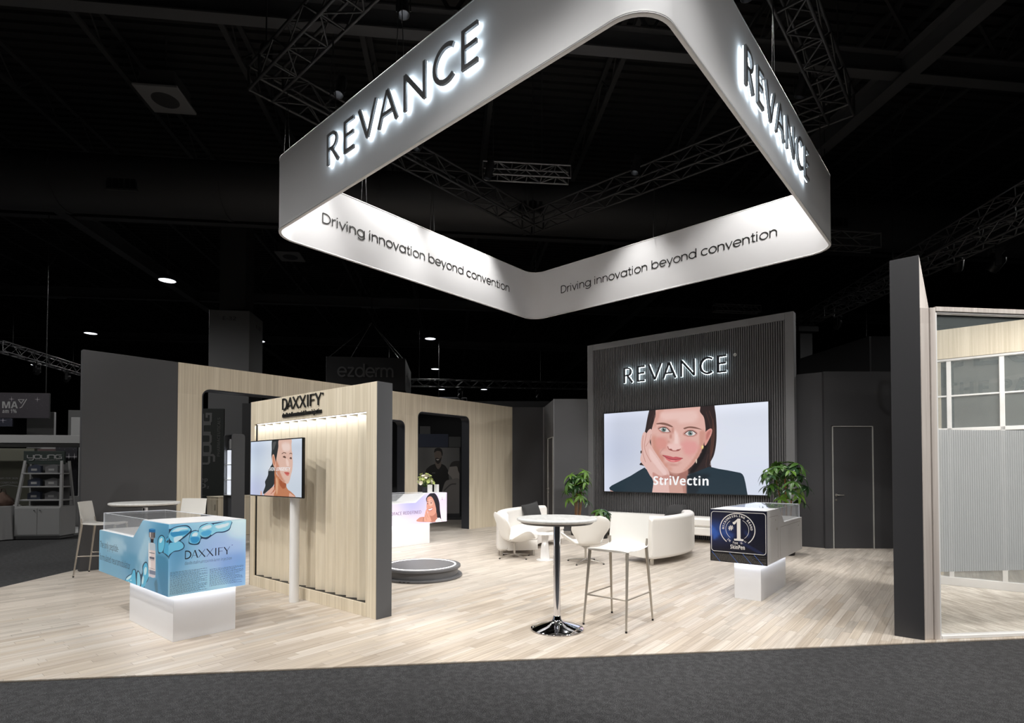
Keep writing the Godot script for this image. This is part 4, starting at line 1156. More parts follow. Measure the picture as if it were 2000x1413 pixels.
func tv_shapes() -> Array:
	return [
		["s", Color8(46, 50, 52, 255), 0, [Vector2(0.451, -0.019), Vector2(0.438, 0.169), Vector2(0.434, 0.274), Vector2(0.452, 0.412), Vector2(0.415, 0.474), Vector2(0.375, 0.548), Vector2(0.368, 0.622), Vector2(0.341, 0.686), Vector2(0.308, 0.750), Vector2(0.315, 0.825), Vector2(0.271, 0.943), Vector2(0.288, 0.973), Vector2(0.361, 0.919), Vector2(0.465, 0.831), Vector2(0.510, 0.725), Vector2(0.531, 0.559), Vector2(0.562, 0.248), Vector2(0.593, -0.009)], 0],
		["s", Color8(84, 86, 86, 255), 4, [Vector2(0.463, 0.034), Vector2(0.526, 0.028), Vector2(0.504, 0.099), Vector2(0.476, 0.171), Vector2(0.458, 0.139)], 0],
		["s", Color8(196, 128, 92, 255), 0, [Vector2(0.507, 0.454), Vector2(0.543, 0.621), Vector2(0.709, 0.742), Vector2(0.716, 0.803), Vector2(0.754, 0.875), Vector2(0.818, 0.919), Vector2(0.891, 0.998), Vector2(0.755, 1.015), Vector2(0.467, 1.030), Vector2(0.291, 0.998), Vector2(0.373, 0.920), Vector2(0.483, 0.832), Vector2(0.503, 0.726), Vector2(0.495, 0.600)], 0],
		["s", Color8(168, 92, 60, 255), 8, [Vector2(0.599, 0.693), Vector2(0.709, 0.763), Vector2(0.721, 0.823), Vector2(0.667, 0.866), Vector2(0.600, 0.796)], 0],
		["s", Color8(222, 168, 132, 255), 8, [Vector2(0.532, 0.663), Vector2(0.566, 0.724), Vector2(0.567, 0.869), Vector2(0.546, 0.974), Vector2(0.522, 0.871), Vector2(0.515, 0.746)], 0],
		["s", Color8(160, 86, 56, 255), 5, [Vector2(0.500, 0.642), Vector2(0.521, 0.746), Vector2(0.511, 0.871), Vector2(0.493, 0.830)], 0],
		["s", Color8(226, 188, 172, 255), 0, [Vector2(0.587, -0.010), Vector2(0.799, -0.005), Vector2(0.813, 0.097), Vector2(0.818, 0.188), Vector2(0.832, 0.251), Vector2(0.831, 0.299), Vector2(0.838, 0.379), Vector2(0.837, 0.469), Vector2(0.827, 0.550), Vector2(0.805, 0.630), Vector2(0.786, 0.711), Vector2(0.755, 0.772), Vector2(0.710, 0.768), Vector2(0.644, 0.731), Vector2(0.588, 0.668), Vector2(0.538, 0.580), Vector2(0.519, 0.496), Vector2(0.529, 0.351), Vector2(0.546, 0.247), Vector2(0.567, 0.124)], 0],
		["s", Color8(204, 142, 116, 255), 12, [Vector2(0.524, 0.371), Vector2(0.563, 0.414), Vector2(0.598, 0.538), Vector2(0.643, 0.662), Vector2(0.709, 0.753), Vector2(0.644, 0.728), Vector2(0.576, 0.652), Vector2(0.531, 0.559)], 0],
		["s", Color8(240, 214, 204, 255), 14, [Vector2(0.638, 0.066), Vector2(0.768, 0.064), Vector2(0.790, 0.176), Vector2(0.748, 0.215), Vector2(0.661, 0.190)], 0],
		["s", Color8(240, 210, 198, 255), 10, [Vector2(0.717, 0.335), Vector2(0.760, 0.377), Vector2(0.771, 0.469), Vector2(0.739, 0.478), Vector2(0.717, 0.417)], 0],
		["s", Color8(228, 176, 152, 255), 0, [Vector2(0.450, 0.275), Vector2(0.473, 0.249), Vector2(0.494, 0.287), Vector2(0.520, 0.413), Vector2(0.514, 0.496), Vector2(0.480, 0.467), Vector2(0.451, 0.370)], 0],
		["s", Color8(196, 128, 98, 255), 4, [Vector2(0.464, 0.296), Vector2(0.483, 0.287), Vector2(0.497, 0.371), Vector2(0.500, 0.444), Vector2(0.475, 0.412)], 0],
		["l", Color8(120, 92, 80, 255), 3, [Vector2(0.634, 0.249), Vector2(0.672, 0.228), Vector2(0.716, 0.240)], 0.014],
		["l", Color8(120, 92, 80, 255), 3, [Vector2(0.778, 0.256), Vector2(0.801, 0.242), Vector2(0.825, 0.258)], 0.014],
		["s", Color8(104, 78, 68, 255), 3, [Vector2(0.653, 0.303), Vector2(0.681, 0.285), Vector2(0.708, 0.301), Vector2(0.712, 0.325), Vector2(0.684, 0.322)], 0],
		["s", Color8(104, 78, 68, 255), 3, [Vector2(0.779, 0.329), Vector2(0.802, 0.310), Vector2(0.819, 0.322), Vector2(0.821, 0.343), Vector2(0.802, 0.346)], 0],
		["s", Color8(190, 140, 122, 255), 4, [Vector2(0.718, 0.486), Vector2(0.750, 0.476), Vector2(0.780, 0.489), Vector2(0.766, 0.507), Vector2(0.734, 0.503)], 0],
		["s", Color8(196, 92, 86, 255), 2, [Vector2(0.680, 0.576), Vector2(0.729, 0.572), Vector2(0.762, 0.576), Vector2(0.781, 0.590), Vector2(0.751, 0.620), Vector2(0.719, 0.608)], 0],
		["s", Color8(214, 120, 110, 255), 2, [Vector2(0.697, 0.595), Vector2(0.740, 0.608), Vector2(0.777, 0.598), Vector2(0.760, 0.635), Vector2(0.724, 0.628)], 0],
		["s", Color8(226, 176, 156, 255), 0, [Vector2(0.303, 0.985), Vector2(0.373, 0.914), Vector2(0.465, 0.837), Vector2(0.490, 0.838), Vector2(0.493, 0.872), Vector2(0.454, 0.936), Vector2(0.489, 0.924), Vector2(0.505, 0.892), Vector2(0.516, 0.913), Vector2(0.489, 0.966), Vector2(0.467, 1.030), Vector2(0.297, 1.038)], 0],
		["l", Color8(176, 100, 80, 255), 2, [Vector2(0.426, 0.969), Vector2(0.477, 0.914), Vector2(0.497, 0.877)], 0.012],
		["s", Color8(226, 176, 156, 255), 0, [Vector2(0.216, 1.000), Vector2(0.220, 0.929), Vector2(0.232, 0.918), Vector2(0.242, 0.945), Vector2(0.250, 0.998)], 0],
		["s", Color8(226, 180, 160, 255), 0, [Vector2(0.776, 0.973), Vector2(0.788, 0.932), Vector2(0.807, 0.942), Vector2(0.850, 0.970), Vector2(0.881, 0.998), Vector2(0.787, 1.003)], 0],
	]

func lav_shapes() -> Array:
	return [
		["s", Color8(34, 30, 38, 255), 0, [Vector2(0.704, 0.157), Vector2(0.752, 0.015), Vector2(0.809, -0.009), Vector2(0.856, 0.100), Vector2(0.890, 0.329), Vector2(0.900, 0.606), Vector2(0.916, 0.884), Vector2(0.905, 0.927), Vector2(0.865, 0.848), Vector2(0.836, 0.768), Vector2(0.753, 0.506), Vector2(0.712, 0.304)], 0],
		["s", Color8(196, 138, 122, 255), 0, [Vector2(0.592, 0.923), Vector2(0.604, 0.805), Vector2(0.643, 0.778), Vector2(0.693, 0.776), Vector2(0.784, 0.757), Vector2(0.836, 0.718), Vector2(0.857, 0.846), Vector2(0.888, 0.878), Vector2(0.916, 0.996)], 0],
		["s", Color8(176, 116, 100, 255), 0, [Vector2(0.753, 0.653), Vector2(0.835, 0.594), Vector2(0.857, 0.846), Vector2(0.815, 0.974), Vector2(0.754, 0.960)], 0],
		["s", Color8(206, 146, 128, 255), 0, [Vector2(0.720, 0.146), Vector2(0.768, 0.105), Vector2(0.806, 0.218), Vector2(0.835, 0.433), Vector2(0.846, 0.621), Vector2(0.825, 0.721), Vector2(0.786, 0.773), Vector2(0.743, 0.730), Vector2(0.723, 0.599), Vector2(0.708, 0.474), Vector2(0.712, 0.304)], 0],
		["s", Color8(226, 172, 156, 255), 8, [Vector2(0.737, 0.210), Vector2(0.783, 0.215), Vector2(0.799, 0.366), Vector2(0.763, 0.434), Vector2(0.733, 0.356)], 0],
		["l", Color8(60, 40, 40, 255), 1.2, [Vector2(0.710, 0.284), Vector2(0.726, 0.272), Vector2(0.738, 0.293)], 0.01],
		["l", Color8(60, 40, 40, 255), 1.2, [Vector2(0.755, 0.276), Vector2(0.775, 0.259), Vector2(0.794, 0.286)], 0.01],
		["s", Color8(50, 34, 36, 255), 1, [Vector2(0.714, 0.348), Vector2(0.724, 0.335), Vector2(0.735, 0.351), Vector2(0.724, 0.364)], 0],
		["s", Color8(50, 34, 36, 255), 1, [Vector2(0.759, 0.330), Vector2(0.773, 0.313), Vector2(0.788, 0.329), Vector2(0.773, 0.342)], 0],
		["s", Color8(170, 70, 76, 255), 1, [Vector2(0.727, 0.531), Vector2(0.763, 0.520), Vector2(0.796, 0.488), Vector2(0.794, 0.550), Vector2(0.763, 0.596), Vector2(0.738, 0.582)], 0],
		["s", Color8(248, 244, 244, 255), 0.6, [Vector2(0.733, 0.539), Vector2(0.763, 0.532), Vector2(0.792, 0.508), Vector2(0.786, 0.546), Vector2(0.761, 0.576), Vector2(0.741, 0.568)], 0],
		["s", Color8(212, 154, 136, 255), 0, [Vector2(0.679, 0.918), Vector2(0.681, 0.749), Vector2(0.698, 0.570), Vector2(0.711, 0.523), Vector2(0.721, 0.574), Vector2(0.723, 0.660), Vector2(0.741, 0.700), Vector2(0.776, 0.916), Vector2(0.764, 0.962)], 0],
		["l", Color8(150, 94, 84, 255), 1, [Vector2(0.705, 0.620), Vector2(0.713, 0.719), Vector2(0.733, 0.821)], 0.008],
		["l", Color8(150, 94, 84, 255), 1, [Vector2(0.691, 0.714), Vector2(0.703, 0.814), Vector2(0.713, 0.914)], 0.008],
		["l", Color8(40, 34, 40, 255), 0.6, [Vector2(0.663, 0.939), Vector2(0.669, 0.807)], 0.012],
		["s", Color8(244, 242, 246, 255), 0, [Vector2(0.836, 0.978), Vector2(0.857, 0.891), Vector2(0.888, 0.853), Vector2(0.911, 0.908), Vector2(0.922, 1.010)], 0],
		["s", Color8(248, 246, 252, 255), 1.5, [Vector2(0.877, 0.115), Vector2(0.898, 0.030), Vector2(0.935, 0.008), Vector2(0.967, 0.062), Vector2(0.973, 0.151), Vector2(0.951, 0.224), Vector2(0.914, 0.227), Vector2(0.887, 0.184)], 0],
	]

func blue_side_shapes() -> Array:
	return [
		["s", Color8(190, 220, 236, 150), 26, [Vector2(0.553, 0.868), Vector2(0.661, 0.408), Vector2(0.724, 0.173), Vector2(0.769, 0.307), Vector2(0.708, 0.639), Vector2(0.623, 0.940)], 0],
		["s", Color8(200, 226, 240, 130), 26, [Vector2(0.092, 0.510), Vector2(0.297, 0.335), Vector2(0.451, 0.467), Vector2(0.301, 0.616)], 0],
		["s", Color8(84, 150, 184, 120), 26, [Vector2(0.366, 0.675), Vector2(0.549, 0.541), Vector2(0.665, 0.703), Vector2(0.529, 0.877)], 0],
		["s", Color8(60, 128, 166, 150), 18, [Vector2(0.854, 0.519), Vector2(0.922, 0.451), Vector2(1.000, 0.540), Vector2(1.005, 1.011), Vector2(0.938, 1.008)], 0],
		["s", Color8(70, 110, 130, 160), 10, [Vector2(0.837, 0.877), Vector2(0.867, 0.819), Vector2(0.879, 0.977), Vector2(0.859, 1.009)], 0],
		["s", Color8(46, 76, 100, 255), 1, [Vector2(0.432, 1.043), Vector2(0.452, 0.945), Vector2(0.488, 0.893), Vector2(0.529, 0.852), Vector2(0.540, 0.797), Vector2(0.566, 0.765), Vector2(0.589, 0.774), Vector2(0.599, 0.813), Vector2(0.616, 0.772), Vector2(0.641, 0.785), Vector2(0.662, 0.817), Vector2(0.682, 0.770), Vector2(0.680, 0.685), Vector2(0.708, 0.617), Vector2(0.738, 0.607), Vector2(0.758, 0.670), Vector2(0.763, 0.740), Vector2(0.769, 0.810), Vector2(0.746, 0.891), Vector2(0.722, 0.925), Vector2(0.712, 0.989), Vector2(0.669, 1.035), Vector2(0.601, 1.024), Vector2(0.531, 1.022)], 0],
		["s", Color8(96, 190, 226, 255), 1, [Vector2(0.439, 1.040), Vector2(0.458, 0.953), Vector2(0.494, 0.901), Vector2(0.536, 0.856), Vector2(0.548, 0.801), Vector2(0.566, 0.780), Vector2(0.580, 0.792), Vector2(0.588, 0.880), Vector2(0.596, 0.989), Vector2(0.578, 1.021)], 0],
		["s", Color8(140, 212, 238, 255), 1.5, [Vector2(0.607, 0.922), Vector2(0.612, 0.820), Vector2(0.621, 0.792), Vector2(0.637, 0.801), Vector2(0.651, 0.855), Vector2(0.657, 0.951), Vector2(0.635, 1.020), Vector2(0.612, 1.007)], 0],
		["s", Color8(96, 190, 226, 255), 1, [Vector2(0.664, 1.022), Vector2(0.674, 0.895), Vector2(0.690, 0.791), Vector2(0.691, 0.693), Vector2(0.713, 0.632), Vector2(0.736, 0.625), Vector2(0.752, 0.684), Vector2(0.757, 0.754), Vector2(0.762, 0.813), Vector2(0.735, 0.901), Vector2(0.712, 0.977)], 0],
		["s", Color8(206, 238, 250, 255), 2, [Vector2(0.453, 0.964), Vector2(0.494, 0.909), Vector2(0.529, 0.877), Vector2(0.518, 0.919), Vector2(0.470, 0.976)], 0],
		["s", Color8(206, 238, 250, 255), 2, [Vector2(0.701, 0.739), Vector2(0.720, 0.683), Vector2(0.739, 0.701), Vector2(0.731, 0.776), Vector2(0.710, 0.808)], 0],
		["s", Color8(206, 238, 250, 255), 2, [Vector2(0.674, 0.895), Vector2(0.689, 0.829), Vector2(0.700, 0.861), Vector2(0.692, 0.937), Vector2(0.677, 0.955)], 0],
		["s", Color8(240, 250, 255, 255), 0.6, [Vector2(0.483, 0.997), Vector2(0.492, 0.988), Vector2(0.495, 1.000), Vector2(0.485, 1.009)], 0],
		["s", Color8(240, 250, 255, 255), 0.6, [Vector2(0.516, 0.958), Vector2(0.526, 0.949), Vector2(0.528, 0.961), Vector2(0.519, 0.970)], 0],
		["s", Color8(46, 76, 100, 255), 1, [Vector2(0.869, 0.281), Vector2(0.876, 0.220), Vector2(0.900, 0.174), Vector2(0.931, 0.163), Vector2(0.953, 0.190), Vector2(0.963, 0.233), Vector2(0.979, 0.184), Vector2(0.998, 0.162), Vector2(1.010, 0.176), Vector2(1.013, 0.446), Vector2(0.985, 0.446), Vector2(0.951, 0.420), Vector2(0.922, 0.411), Vector2(0.888, 0.439), Vector2(0.874, 0.396)], 0],
		["s", Color8(110, 200, 232, 255), 1, [Vector2(0.877, 0.279), Vector2(0.884, 0.225), Vector2(0.905, 0.186), Vector2(0.927, 0.178), Vector2(0.947, 0.203), Vector2(0.953, 0.282), Vector2(0.931, 0.391), Vector2(0.892, 0.414), Vector2(0.880, 0.383)], 0],
		["s", Color8(90, 180, 220, 255), 1, [Vector2(0.954, 0.304), Vector2(0.968, 0.221), Vector2(0.987, 0.184), Vector2(1.010, 0.174), Vector2(1.013, 0.418), Vector2(0.970, 0.414), Vector2(0.943, 0.397)], 0],
		["s", Color8(214, 242, 252, 255), 2, [Vector2(0.893, 0.240), Vector2(0.915, 0.205), Vector2(0.930, 0.219), Vector2(0.915, 0.269), Vector2(0.896, 0.280)], 0],
		["s", Color8(60, 90, 104, 255), 1.5, [Vector2(0.973, 0.242), Vector2(0.996, 0.214), Vector2(1.006, 0.234), Vector2(0.983, 0.257)], 0],
		["p", Color8(36, 110, 168, 255), 0.6, [Vector2(0.759, 0.114), Vector2(0.841, 0.102), Vector2(0.841, 0.147), Vector2(0.759, 0.160)], 0],
		["s", Color8(70, 150, 206, 255), 0.6, [Vector2(0.759, 0.114), Vector2(0.800, 0.096), Vector2(0.841, 0.101), Vector2(0.800, 0.119)], 0],
		["p", Color8(120, 112, 112, 255), 0.6, [Vector2(0.760, 0.160), Vector2(0.840, 0.147), Vector2(0.839, 0.225), Vector2(0.762, 0.231)], 0],
		["p", Color8(226, 214, 208, 255), 2, [Vector2(0.770, 0.160), Vector2(0.784, 0.158), Vector2(0.783, 0.229), Vector2(0.772, 0.229)], 0],
		["p", Color8(70, 62, 64, 255), 1.5, [Vector2(0.821, 0.151), Vector2(0.833, 0.150), Vector2(0.832, 0.224), Vector2(0.821, 0.226)], 0],
		["p", Color8(150, 140, 140, 255), 0.8, [Vector2(0.775, 0.231), Vector2(0.826, 0.228), Vector2(0.826, 0.252), Vector2(0.775, 0.255)], 0],
		["p", Color8(52, 44, 48, 255), 1, [Vector2(0.783, 0.251), Vector2(0.820, 0.248), Vector2(0.819, 0.308), Vector2(0.785, 0.308)], 0],
		["s", Color8(196, 208, 218, 255), 0.6, [Vector2(0.776, 0.311), Vector2(0.827, 0.306), Vector2(0.844, 0.358), Vector2(0.849, 0.755), Vector2(0.838, 0.795), Vector2(0.811, 0.808), Vector2(0.774, 0.802), Vector2(0.761, 0.783), Vector2(0.755, 0.370)], 0],
		["p", Color8(232, 216, 214, 255), 0.5, [Vector2(0.756, 0.416), Vector2(0.845, 0.409), Vector2(0.848, 0.697), Vector2(0.759, 0.701)], 0],
		["p", Color8(250, 240, 238, 255), 3, [Vector2(0.770, 0.426), Vector2(0.787, 0.424), Vector2(0.790, 0.687), Vector2(0.773, 0.689)], 0],
		["p", Color8(128, 136, 158, 255), 1.5, [Vector2(0.760, 0.708), Vector2(0.848, 0.703), Vector2(0.848, 0.756), Vector2(0.763, 0.764)], 0],
		["p", Color8(222, 208, 216, 255), 1.5, [Vector2(0.763, 0.774), Vector2(0.848, 0.762), Vector2(0.836, 0.793), Vector2(0.812, 0.805), Vector2(0.776, 0.800)], 0],
		["p", Color8(90, 90, 104, 255), 0.6, [Vector2(0.762, 0.450), Vector2(0.834, 0.445), Vector2(0.835, 0.455), Vector2(0.762, 0.460)], 0],
		["p", Color8(110, 110, 126, 255), 0.6, [Vector2(0.771, 0.512), Vector2(0.833, 0.507), Vector2(0.833, 0.540), Vector2(0.771, 0.543)], 0],
		["p", Color8(120, 118, 130, 255), 0.6, [Vector2(0.767, 0.554), Vector2(0.832, 0.550), Vector2(0.832, 0.555), Vector2(0.767, 0.559)], 0],
		["p", Color8(90, 90, 104, 255), 0.6, [Vector2(0.764, 0.677), Vector2(0.839, 0.675), Vector2(0.839, 0.679), Vector2(0.764, 0.682)], 0],
		["s", Color8(252, 252, 252, 170), 2, [Vector2(0.761, 0.273), Vector2(0.769, 0.379), Vector2(0.772, 0.785), Vector2(0.763, 0.764), Vector2(0.757, 0.430)], 0],
	]

func blue_end_shapes() -> Array:
	return [
		["s", Color8(170, 190, 240, 120), 34, [Vector2(0.365, 0.203), Vector2(0.799, 0.183), Vector2(0.962, 0.423), Vector2(0.803, 0.699), Vector2(0.474, 0.605)], 0],
		["s", Color8(216, 240, 252, 150), 30, [Vector2(0.730, 0.080), Vector2(0.982, 0.037), Vector2(0.984, 0.250), Vector2(0.799, 0.257)], 0],
		["s", Color8(90, 150, 190, 130), 30, [Vector2(-0.001, 0.020), Vector2(0.212, 0.153), Vector2(0.166, 0.609), Vector2(0.006, 0.699)], 0],
		["s", Color8(120, 160, 220, 130), 30, [Vector2(0.646, 0.556), Vector2(0.986, 0.525), Vector2(0.991, 1.013), Vector2(0.738, 0.909)], 0],
		["s", Color8(42, 66, 92, 255), 1, [Vector2(-0.006, 0.461), Vector2(0.018, 0.430), Vector2(0.056, 0.389), Vector2(0.124, 0.381), Vector2(0.174, 0.357), Vector2(0.191, 0.313), Vector2(0.173, 0.271), Vector2(0.143, 0.239), Vector2(0.192, 0.198), Vector2(0.252, 0.145), Vector2(0.274, 0.113), Vector2(0.266, 0.077), Vector2(0.220, 0.029), Vector2(0.111, 0.030), Vector2(0.024, 0.062), Vector2(-0.010, 0.099)], 0],
		["s", Color8(118, 198, 232, 255), 1, [Vector2(-0.006, 0.427), Vector2(0.018, 0.407), Vector2(0.066, 0.374), Vector2(0.124, 0.367), Vector2(0.168, 0.345), Vector2(0.179, 0.312), Vector2(0.161, 0.275), Vector2(0.123, 0.244), Vector2(0.064, 0.253), Vector2(0.006, 0.270)], 0],
		["s", Color8(126, 202, 234, 255), 1, [Vector2(0.000, 0.156), Vector2(0.033, 0.074), Vector2(0.111, 0.041), Vector2(0.210, 0.043), Vector2(0.256, 0.082), Vector2(0.258, 0.106), Vector2(0.212, 0.153), Vector2(0.123, 0.225), Vector2(0.064, 0.253), Vector2(0.025, 0.227)], 0],
		["s", Color8(206, 236, 250, 255), 3, [Vector2(0.038, 0.103), Vector2(0.101, 0.057), Vector2(0.191, 0.057), Vector2(0.231, 0.081), Vector2(0.141, 0.092), Vector2(0.063, 0.140)], 0],
		["s", Color8(64, 150, 200, 255), 3, [Vector2(0.024, 0.113), Vector2(0.161, 0.108), Vector2(0.241, 0.105), Vector2(0.202, 0.152), Vector2(0.112, 0.167), Vector2(0.044, 0.172)], 0],
		["s", Color8(206, 236, 250, 255), 3, [Vector2(0.064, 0.185), Vector2(0.142, 0.170), Vector2(0.162, 0.195), Vector2(0.084, 0.256), Vector2(0.064, 0.242)], 0],
		["s", Color8(42, 66, 92, 255), 1, [Vector2(0.239, 0.260), Vector2(0.252, 0.157), Vector2(0.274, 0.118), Vector2(0.323, 0.105), Vector2(0.354, 0.114), Vector2(0.384, 0.052), Vector2(0.458, 0.020), Vector2(0.522, 0.021), Vector2(0.786, 0.010), Vector2(0.789, 0.084), Vector2(0.764, 0.144), Vector2(0.686, 0.173), Vector2(0.599, 0.171), Vector2(0.534, 0.207), Vector2(0.470, 0.249), Vector2(0.407, 0.236), Vector2(0.389, 0.252), Vector2(0.377, 0.298), Vector2(0.346, 0.318), Vector2(0.284, 0.312), Vector2(0.243, 0.290)], 0],
		["s", Color8(120, 198, 232, 255), 1, [Vector2(0.245, 0.261), Vector2(0.258, 0.167), Vector2(0.280, 0.129), Vector2(0.325, 0.117), Vector2(0.359, 0.134), Vector2(0.384, 0.193), Vector2(0.388, 0.229), Vector2(0.366, 0.279), Vector2(0.333, 0.300), Vector2(0.284, 0.293)], 0],
		["s", Color8(140, 210, 238, 255), 1, [Vector2(0.362, 0.109), Vector2(0.393, 0.058), Vector2(0.463, 0.028), Vector2(0.522, 0.027), Vector2(0.549, 0.053), Vector2(0.544, 0.124), Vector2(0.513, 0.193), Vector2(0.460, 0.219), Vector2(0.407, 0.207), Vector2(0.375, 0.169)], 0],
		["s", Color8(150, 214, 240, 255), 1, [Vector2(0.544, 0.100), Vector2(0.554, 0.041), Vector2(0.608, 0.031), Vector2(0.786, 0.004), Vector2(0.780, 0.084), Vector2(0.755, 0.131), Vector2(0.686, 0.156), Vector2(0.593, 0.158), Vector2(0.523, 0.194)], 0],
		["s", Color8(220, 242, 252, 255), 4, [Vector2(0.285, 0.160), Vector2(0.325, 0.135), Vector2(0.354, 0.155), Vector2(0.334, 0.200), Vector2(0.289, 0.196)], 0],
		["s", Color8(60, 150, 204, 255), 4, [Vector2(0.263, 0.205), Vector2(0.344, 0.201), Vector2(0.376, 0.239), Vector2(0.335, 0.288), Vector2(0.279, 0.276)], 0],
		["s", Color8(224, 244, 253, 255), 4, [Vector2(0.395, 0.088), Vector2(0.468, 0.047), Vector2(0.522, 0.051), Vector2(0.522, 0.087), Vector2(0.437, 0.109)], 0],
		["s", Color8(86, 174, 220, 255), 4, [Vector2(0.396, 0.147), Vector2(0.490, 0.120), Vector2(0.528, 0.147), Vector2(0.491, 0.197), Vector2(0.417, 0.196)], 0],
		["s", Color8(224, 244, 253, 255), 4, [Vector2(0.576, 0.067), Vector2(0.685, 0.046), Vector2(0.763, 0.036), Vector2(0.741, 0.081), Vector2(0.620, 0.107)], 0],
	]

# a small picture painter: every shape is filled on its own layer, softened, then laid over the picture
class Pic:
	var im: Image
	var W: int
	var H: int

	func _init(w: int, h: int, c: Color) -> void:
		W = w; H = h
		im = Image.create(w, h, false, Image.FORMAT_RGBA8)
		im.fill(c)

	# background from a coarse table of colours (rows of Color)
	func wash(rows: Array) -> void:
		var s := Image.create(rows[0].size(), rows.size(), false, Image.FORMAT_RGBA8)
		for y in rows.size():
			for x in rows[0].size(): s.set_pixel(x, y, rows[y][x])
		s.resize(W, H, Image.INTERPOLATE_CUBIC)
		im = s

	static func smooth(p: Array, closed: bool, k := 6) -> Array:
		var o := []
		var n := p.size()
		for i in (n if closed else n - 1):
			var a: Vector2 = p[(i - 1 + n) % n] if closed or i > 0 else p[0]
			var b: Vector2 = p[i]
			var c: Vector2 = p[(i + 1) % n]
			var d: Vector2 = p[(i + 2) % n] if closed or i < n - 2 else p[n - 1]
			for j in k: o.append(b.cubic_interpolate(c, a, d, float(j) / k))
		if not closed: o.append(p[n - 1])
		return o

	# fills outlines given in pixels (even-odd over all of them)
	func fill(polys: Array, col: Color, blur := 0.0) -> void:
		var lo := Vector2(1e9, 1e9); var hi := Vector2(-1e9, -1e9)
		for p in polys:
			for q in p:
				lo = lo.min(q); hi = hi.max(q)
		var pad := int(ceil(blur * 2.0)) + 2
		lo = (lo.floor() - Vector2(pad, pad)).max(Vector2(-pad, -pad)); hi = (hi.ceil() + Vector2(pad, pad)).min(Vector2(W + pad, H + pad))
		var w := int(hi.x - lo.x); var h := int(hi.y - lo.y)
		if w < 2 or h < 2: return
		var ss := 2 if blur < 4.0 else 1
		var L := Image.create(w * ss, h * ss, false, Image.FORMAT_RGBA8)
		L.fill(Color(col.r, col.g, col.b, 0.0))
		scan(L, polys, lo, ss, col)
		if ss == 2: L.resize(w, h, Image.INTERPOLATE_BILINEAR)
		if blur >= 1.0:
			var cw := w; var chh := h
			var f := 1.0
			while f * 2.0 <= blur * 1.2 and cw > 3 and chh > 3:
				cw = maxi(2, cw / 2); chh = maxi(2, chh / 2)
				L.resize(cw, chh, Image.INTERPOLATE_BILINEAR)
				f *= 2.0
			if cw != w:
				L.resize(w, h, Image.INTERPOLATE_CUBIC)
		im.blend_rect(L, Rect2i(0, 0, w, h), Vector2i(int(lo.x), int(lo.y)))

	func scan(L: Image, polys: Array, lo: Vector2, ss: int, col: Color) -> void:
		var h := L.get_height()
		var rows := {}
		for p in polys:
			var n: int = p.size()
			for i in n:
				var a: Vector2 = (p[i] - lo) * ss
				var b: Vector2 = (p[(i + 1) % n] - lo) * ss
				if a.y == b.y: continue
				if a.y > b.y:
					var t := a
					a = b; b = t
				var y0 := maxi(0, int(ceil(a.y - 0.5))); var y1 := mini(h - 1, int(ceil(b.y - 0.5)) - 1)
				var k := (b.x - a.x) / (b.y - a.y)
				for y in range(y0, y1 + 1):
					if not rows.has(y): rows[y] = PackedFloat32Array()
					rows[y].append(a.x + (y + 0.5 - a.y) * k)
		for y in rows:
			var xs: PackedFloat32Array = rows[y]
			xs.sort()
			for i in range(0, xs.size() - 1, 2):
				var x0 := int(round(xs[i])); var x1 := int(round(xs[i + 1]))
				if x1 > x0: L.fill_rect(Rect2i(x0, y, x1 - x0, 1), col)

	func px(p: Array) -> Array:
		var o := []
		for q in p: o.append(Vector2(q.x * W, q.y * H))
		return o

	func ribbon(p: Array, wid: float) -> Array:
		var l := []; var r := []
		for i in p.size():
			var d: Vector2 = (p[mini(i + 1, p.size() - 1)] - p[maxi(i - 1, 0)]).normalized()
			var nn := Vector2(-d.y, d.x) * wid * 0.5
			l.append(p[i] + nn); r.append(p[i] - nn)
		r.reverse()
		return l + r

	func shapes(list: Array) -> void:
		for s in list:
			var blur: float = s[2] * H / 340.0 if s[2] > 3.0 else s[2] * H / 900.0
			var p := px(s[3])
			match s[0]:
				"s": fill([smooth(p, true)], s[1], blur)
				"p": fill([p], s[1], blur)
				"l": fill([ribbon(smooth(p, false), s[4] * H)], s[1], blur)

	# text from the font's own outlines; pos = left end of the baseline, in pixels
	func text(mesh: TextMesh, pos: Vector2, high: float, wide: float, col: Color, turn := 0.0, blur := 0.0) -> void:
		var f := mesh.get_faces()
		if f.is_empty(): return
		var b := mesh.get_aabb()
		var cap: float = high / b.size.y
		var kx: float = wide / b.size.x if wide > 0 else cap
		var lo := Vector2(1e9, 1e9); var hi := Vector2(-1e9, -1e9)
		var q := []
		for v in f:
			var p := Vector2((v.x - b.position.x) * kx, -(v.y - b.position.y) * cap).rotated(turn) + pos
			q.append(p); lo = lo.min(p); hi = hi.max(p)
		lo = lo.floor() - Vector2(2, 2); hi = hi.ceil() + Vector2(2, 2)
		var w := int(hi.x - lo.x); var h := int(hi.y - lo.y)
		var L := Image.create(w * 3, h * 3, false, Image.FORMAT_RGBA8)
		L.fill(Color(col.r, col.g, col.b, 0.0))
		for i in range(0, q.size(), 3): scan(L, [[q[i], q[i + 1], q[i + 2]]], lo, 3, col)
		L.resize(w, h, Image.INTERPOLATE_BILINEAR)
		im.blend_rect(L, Rect2i(0, 0, w, h), Vector2i(int(lo.x), int(lo.y)))

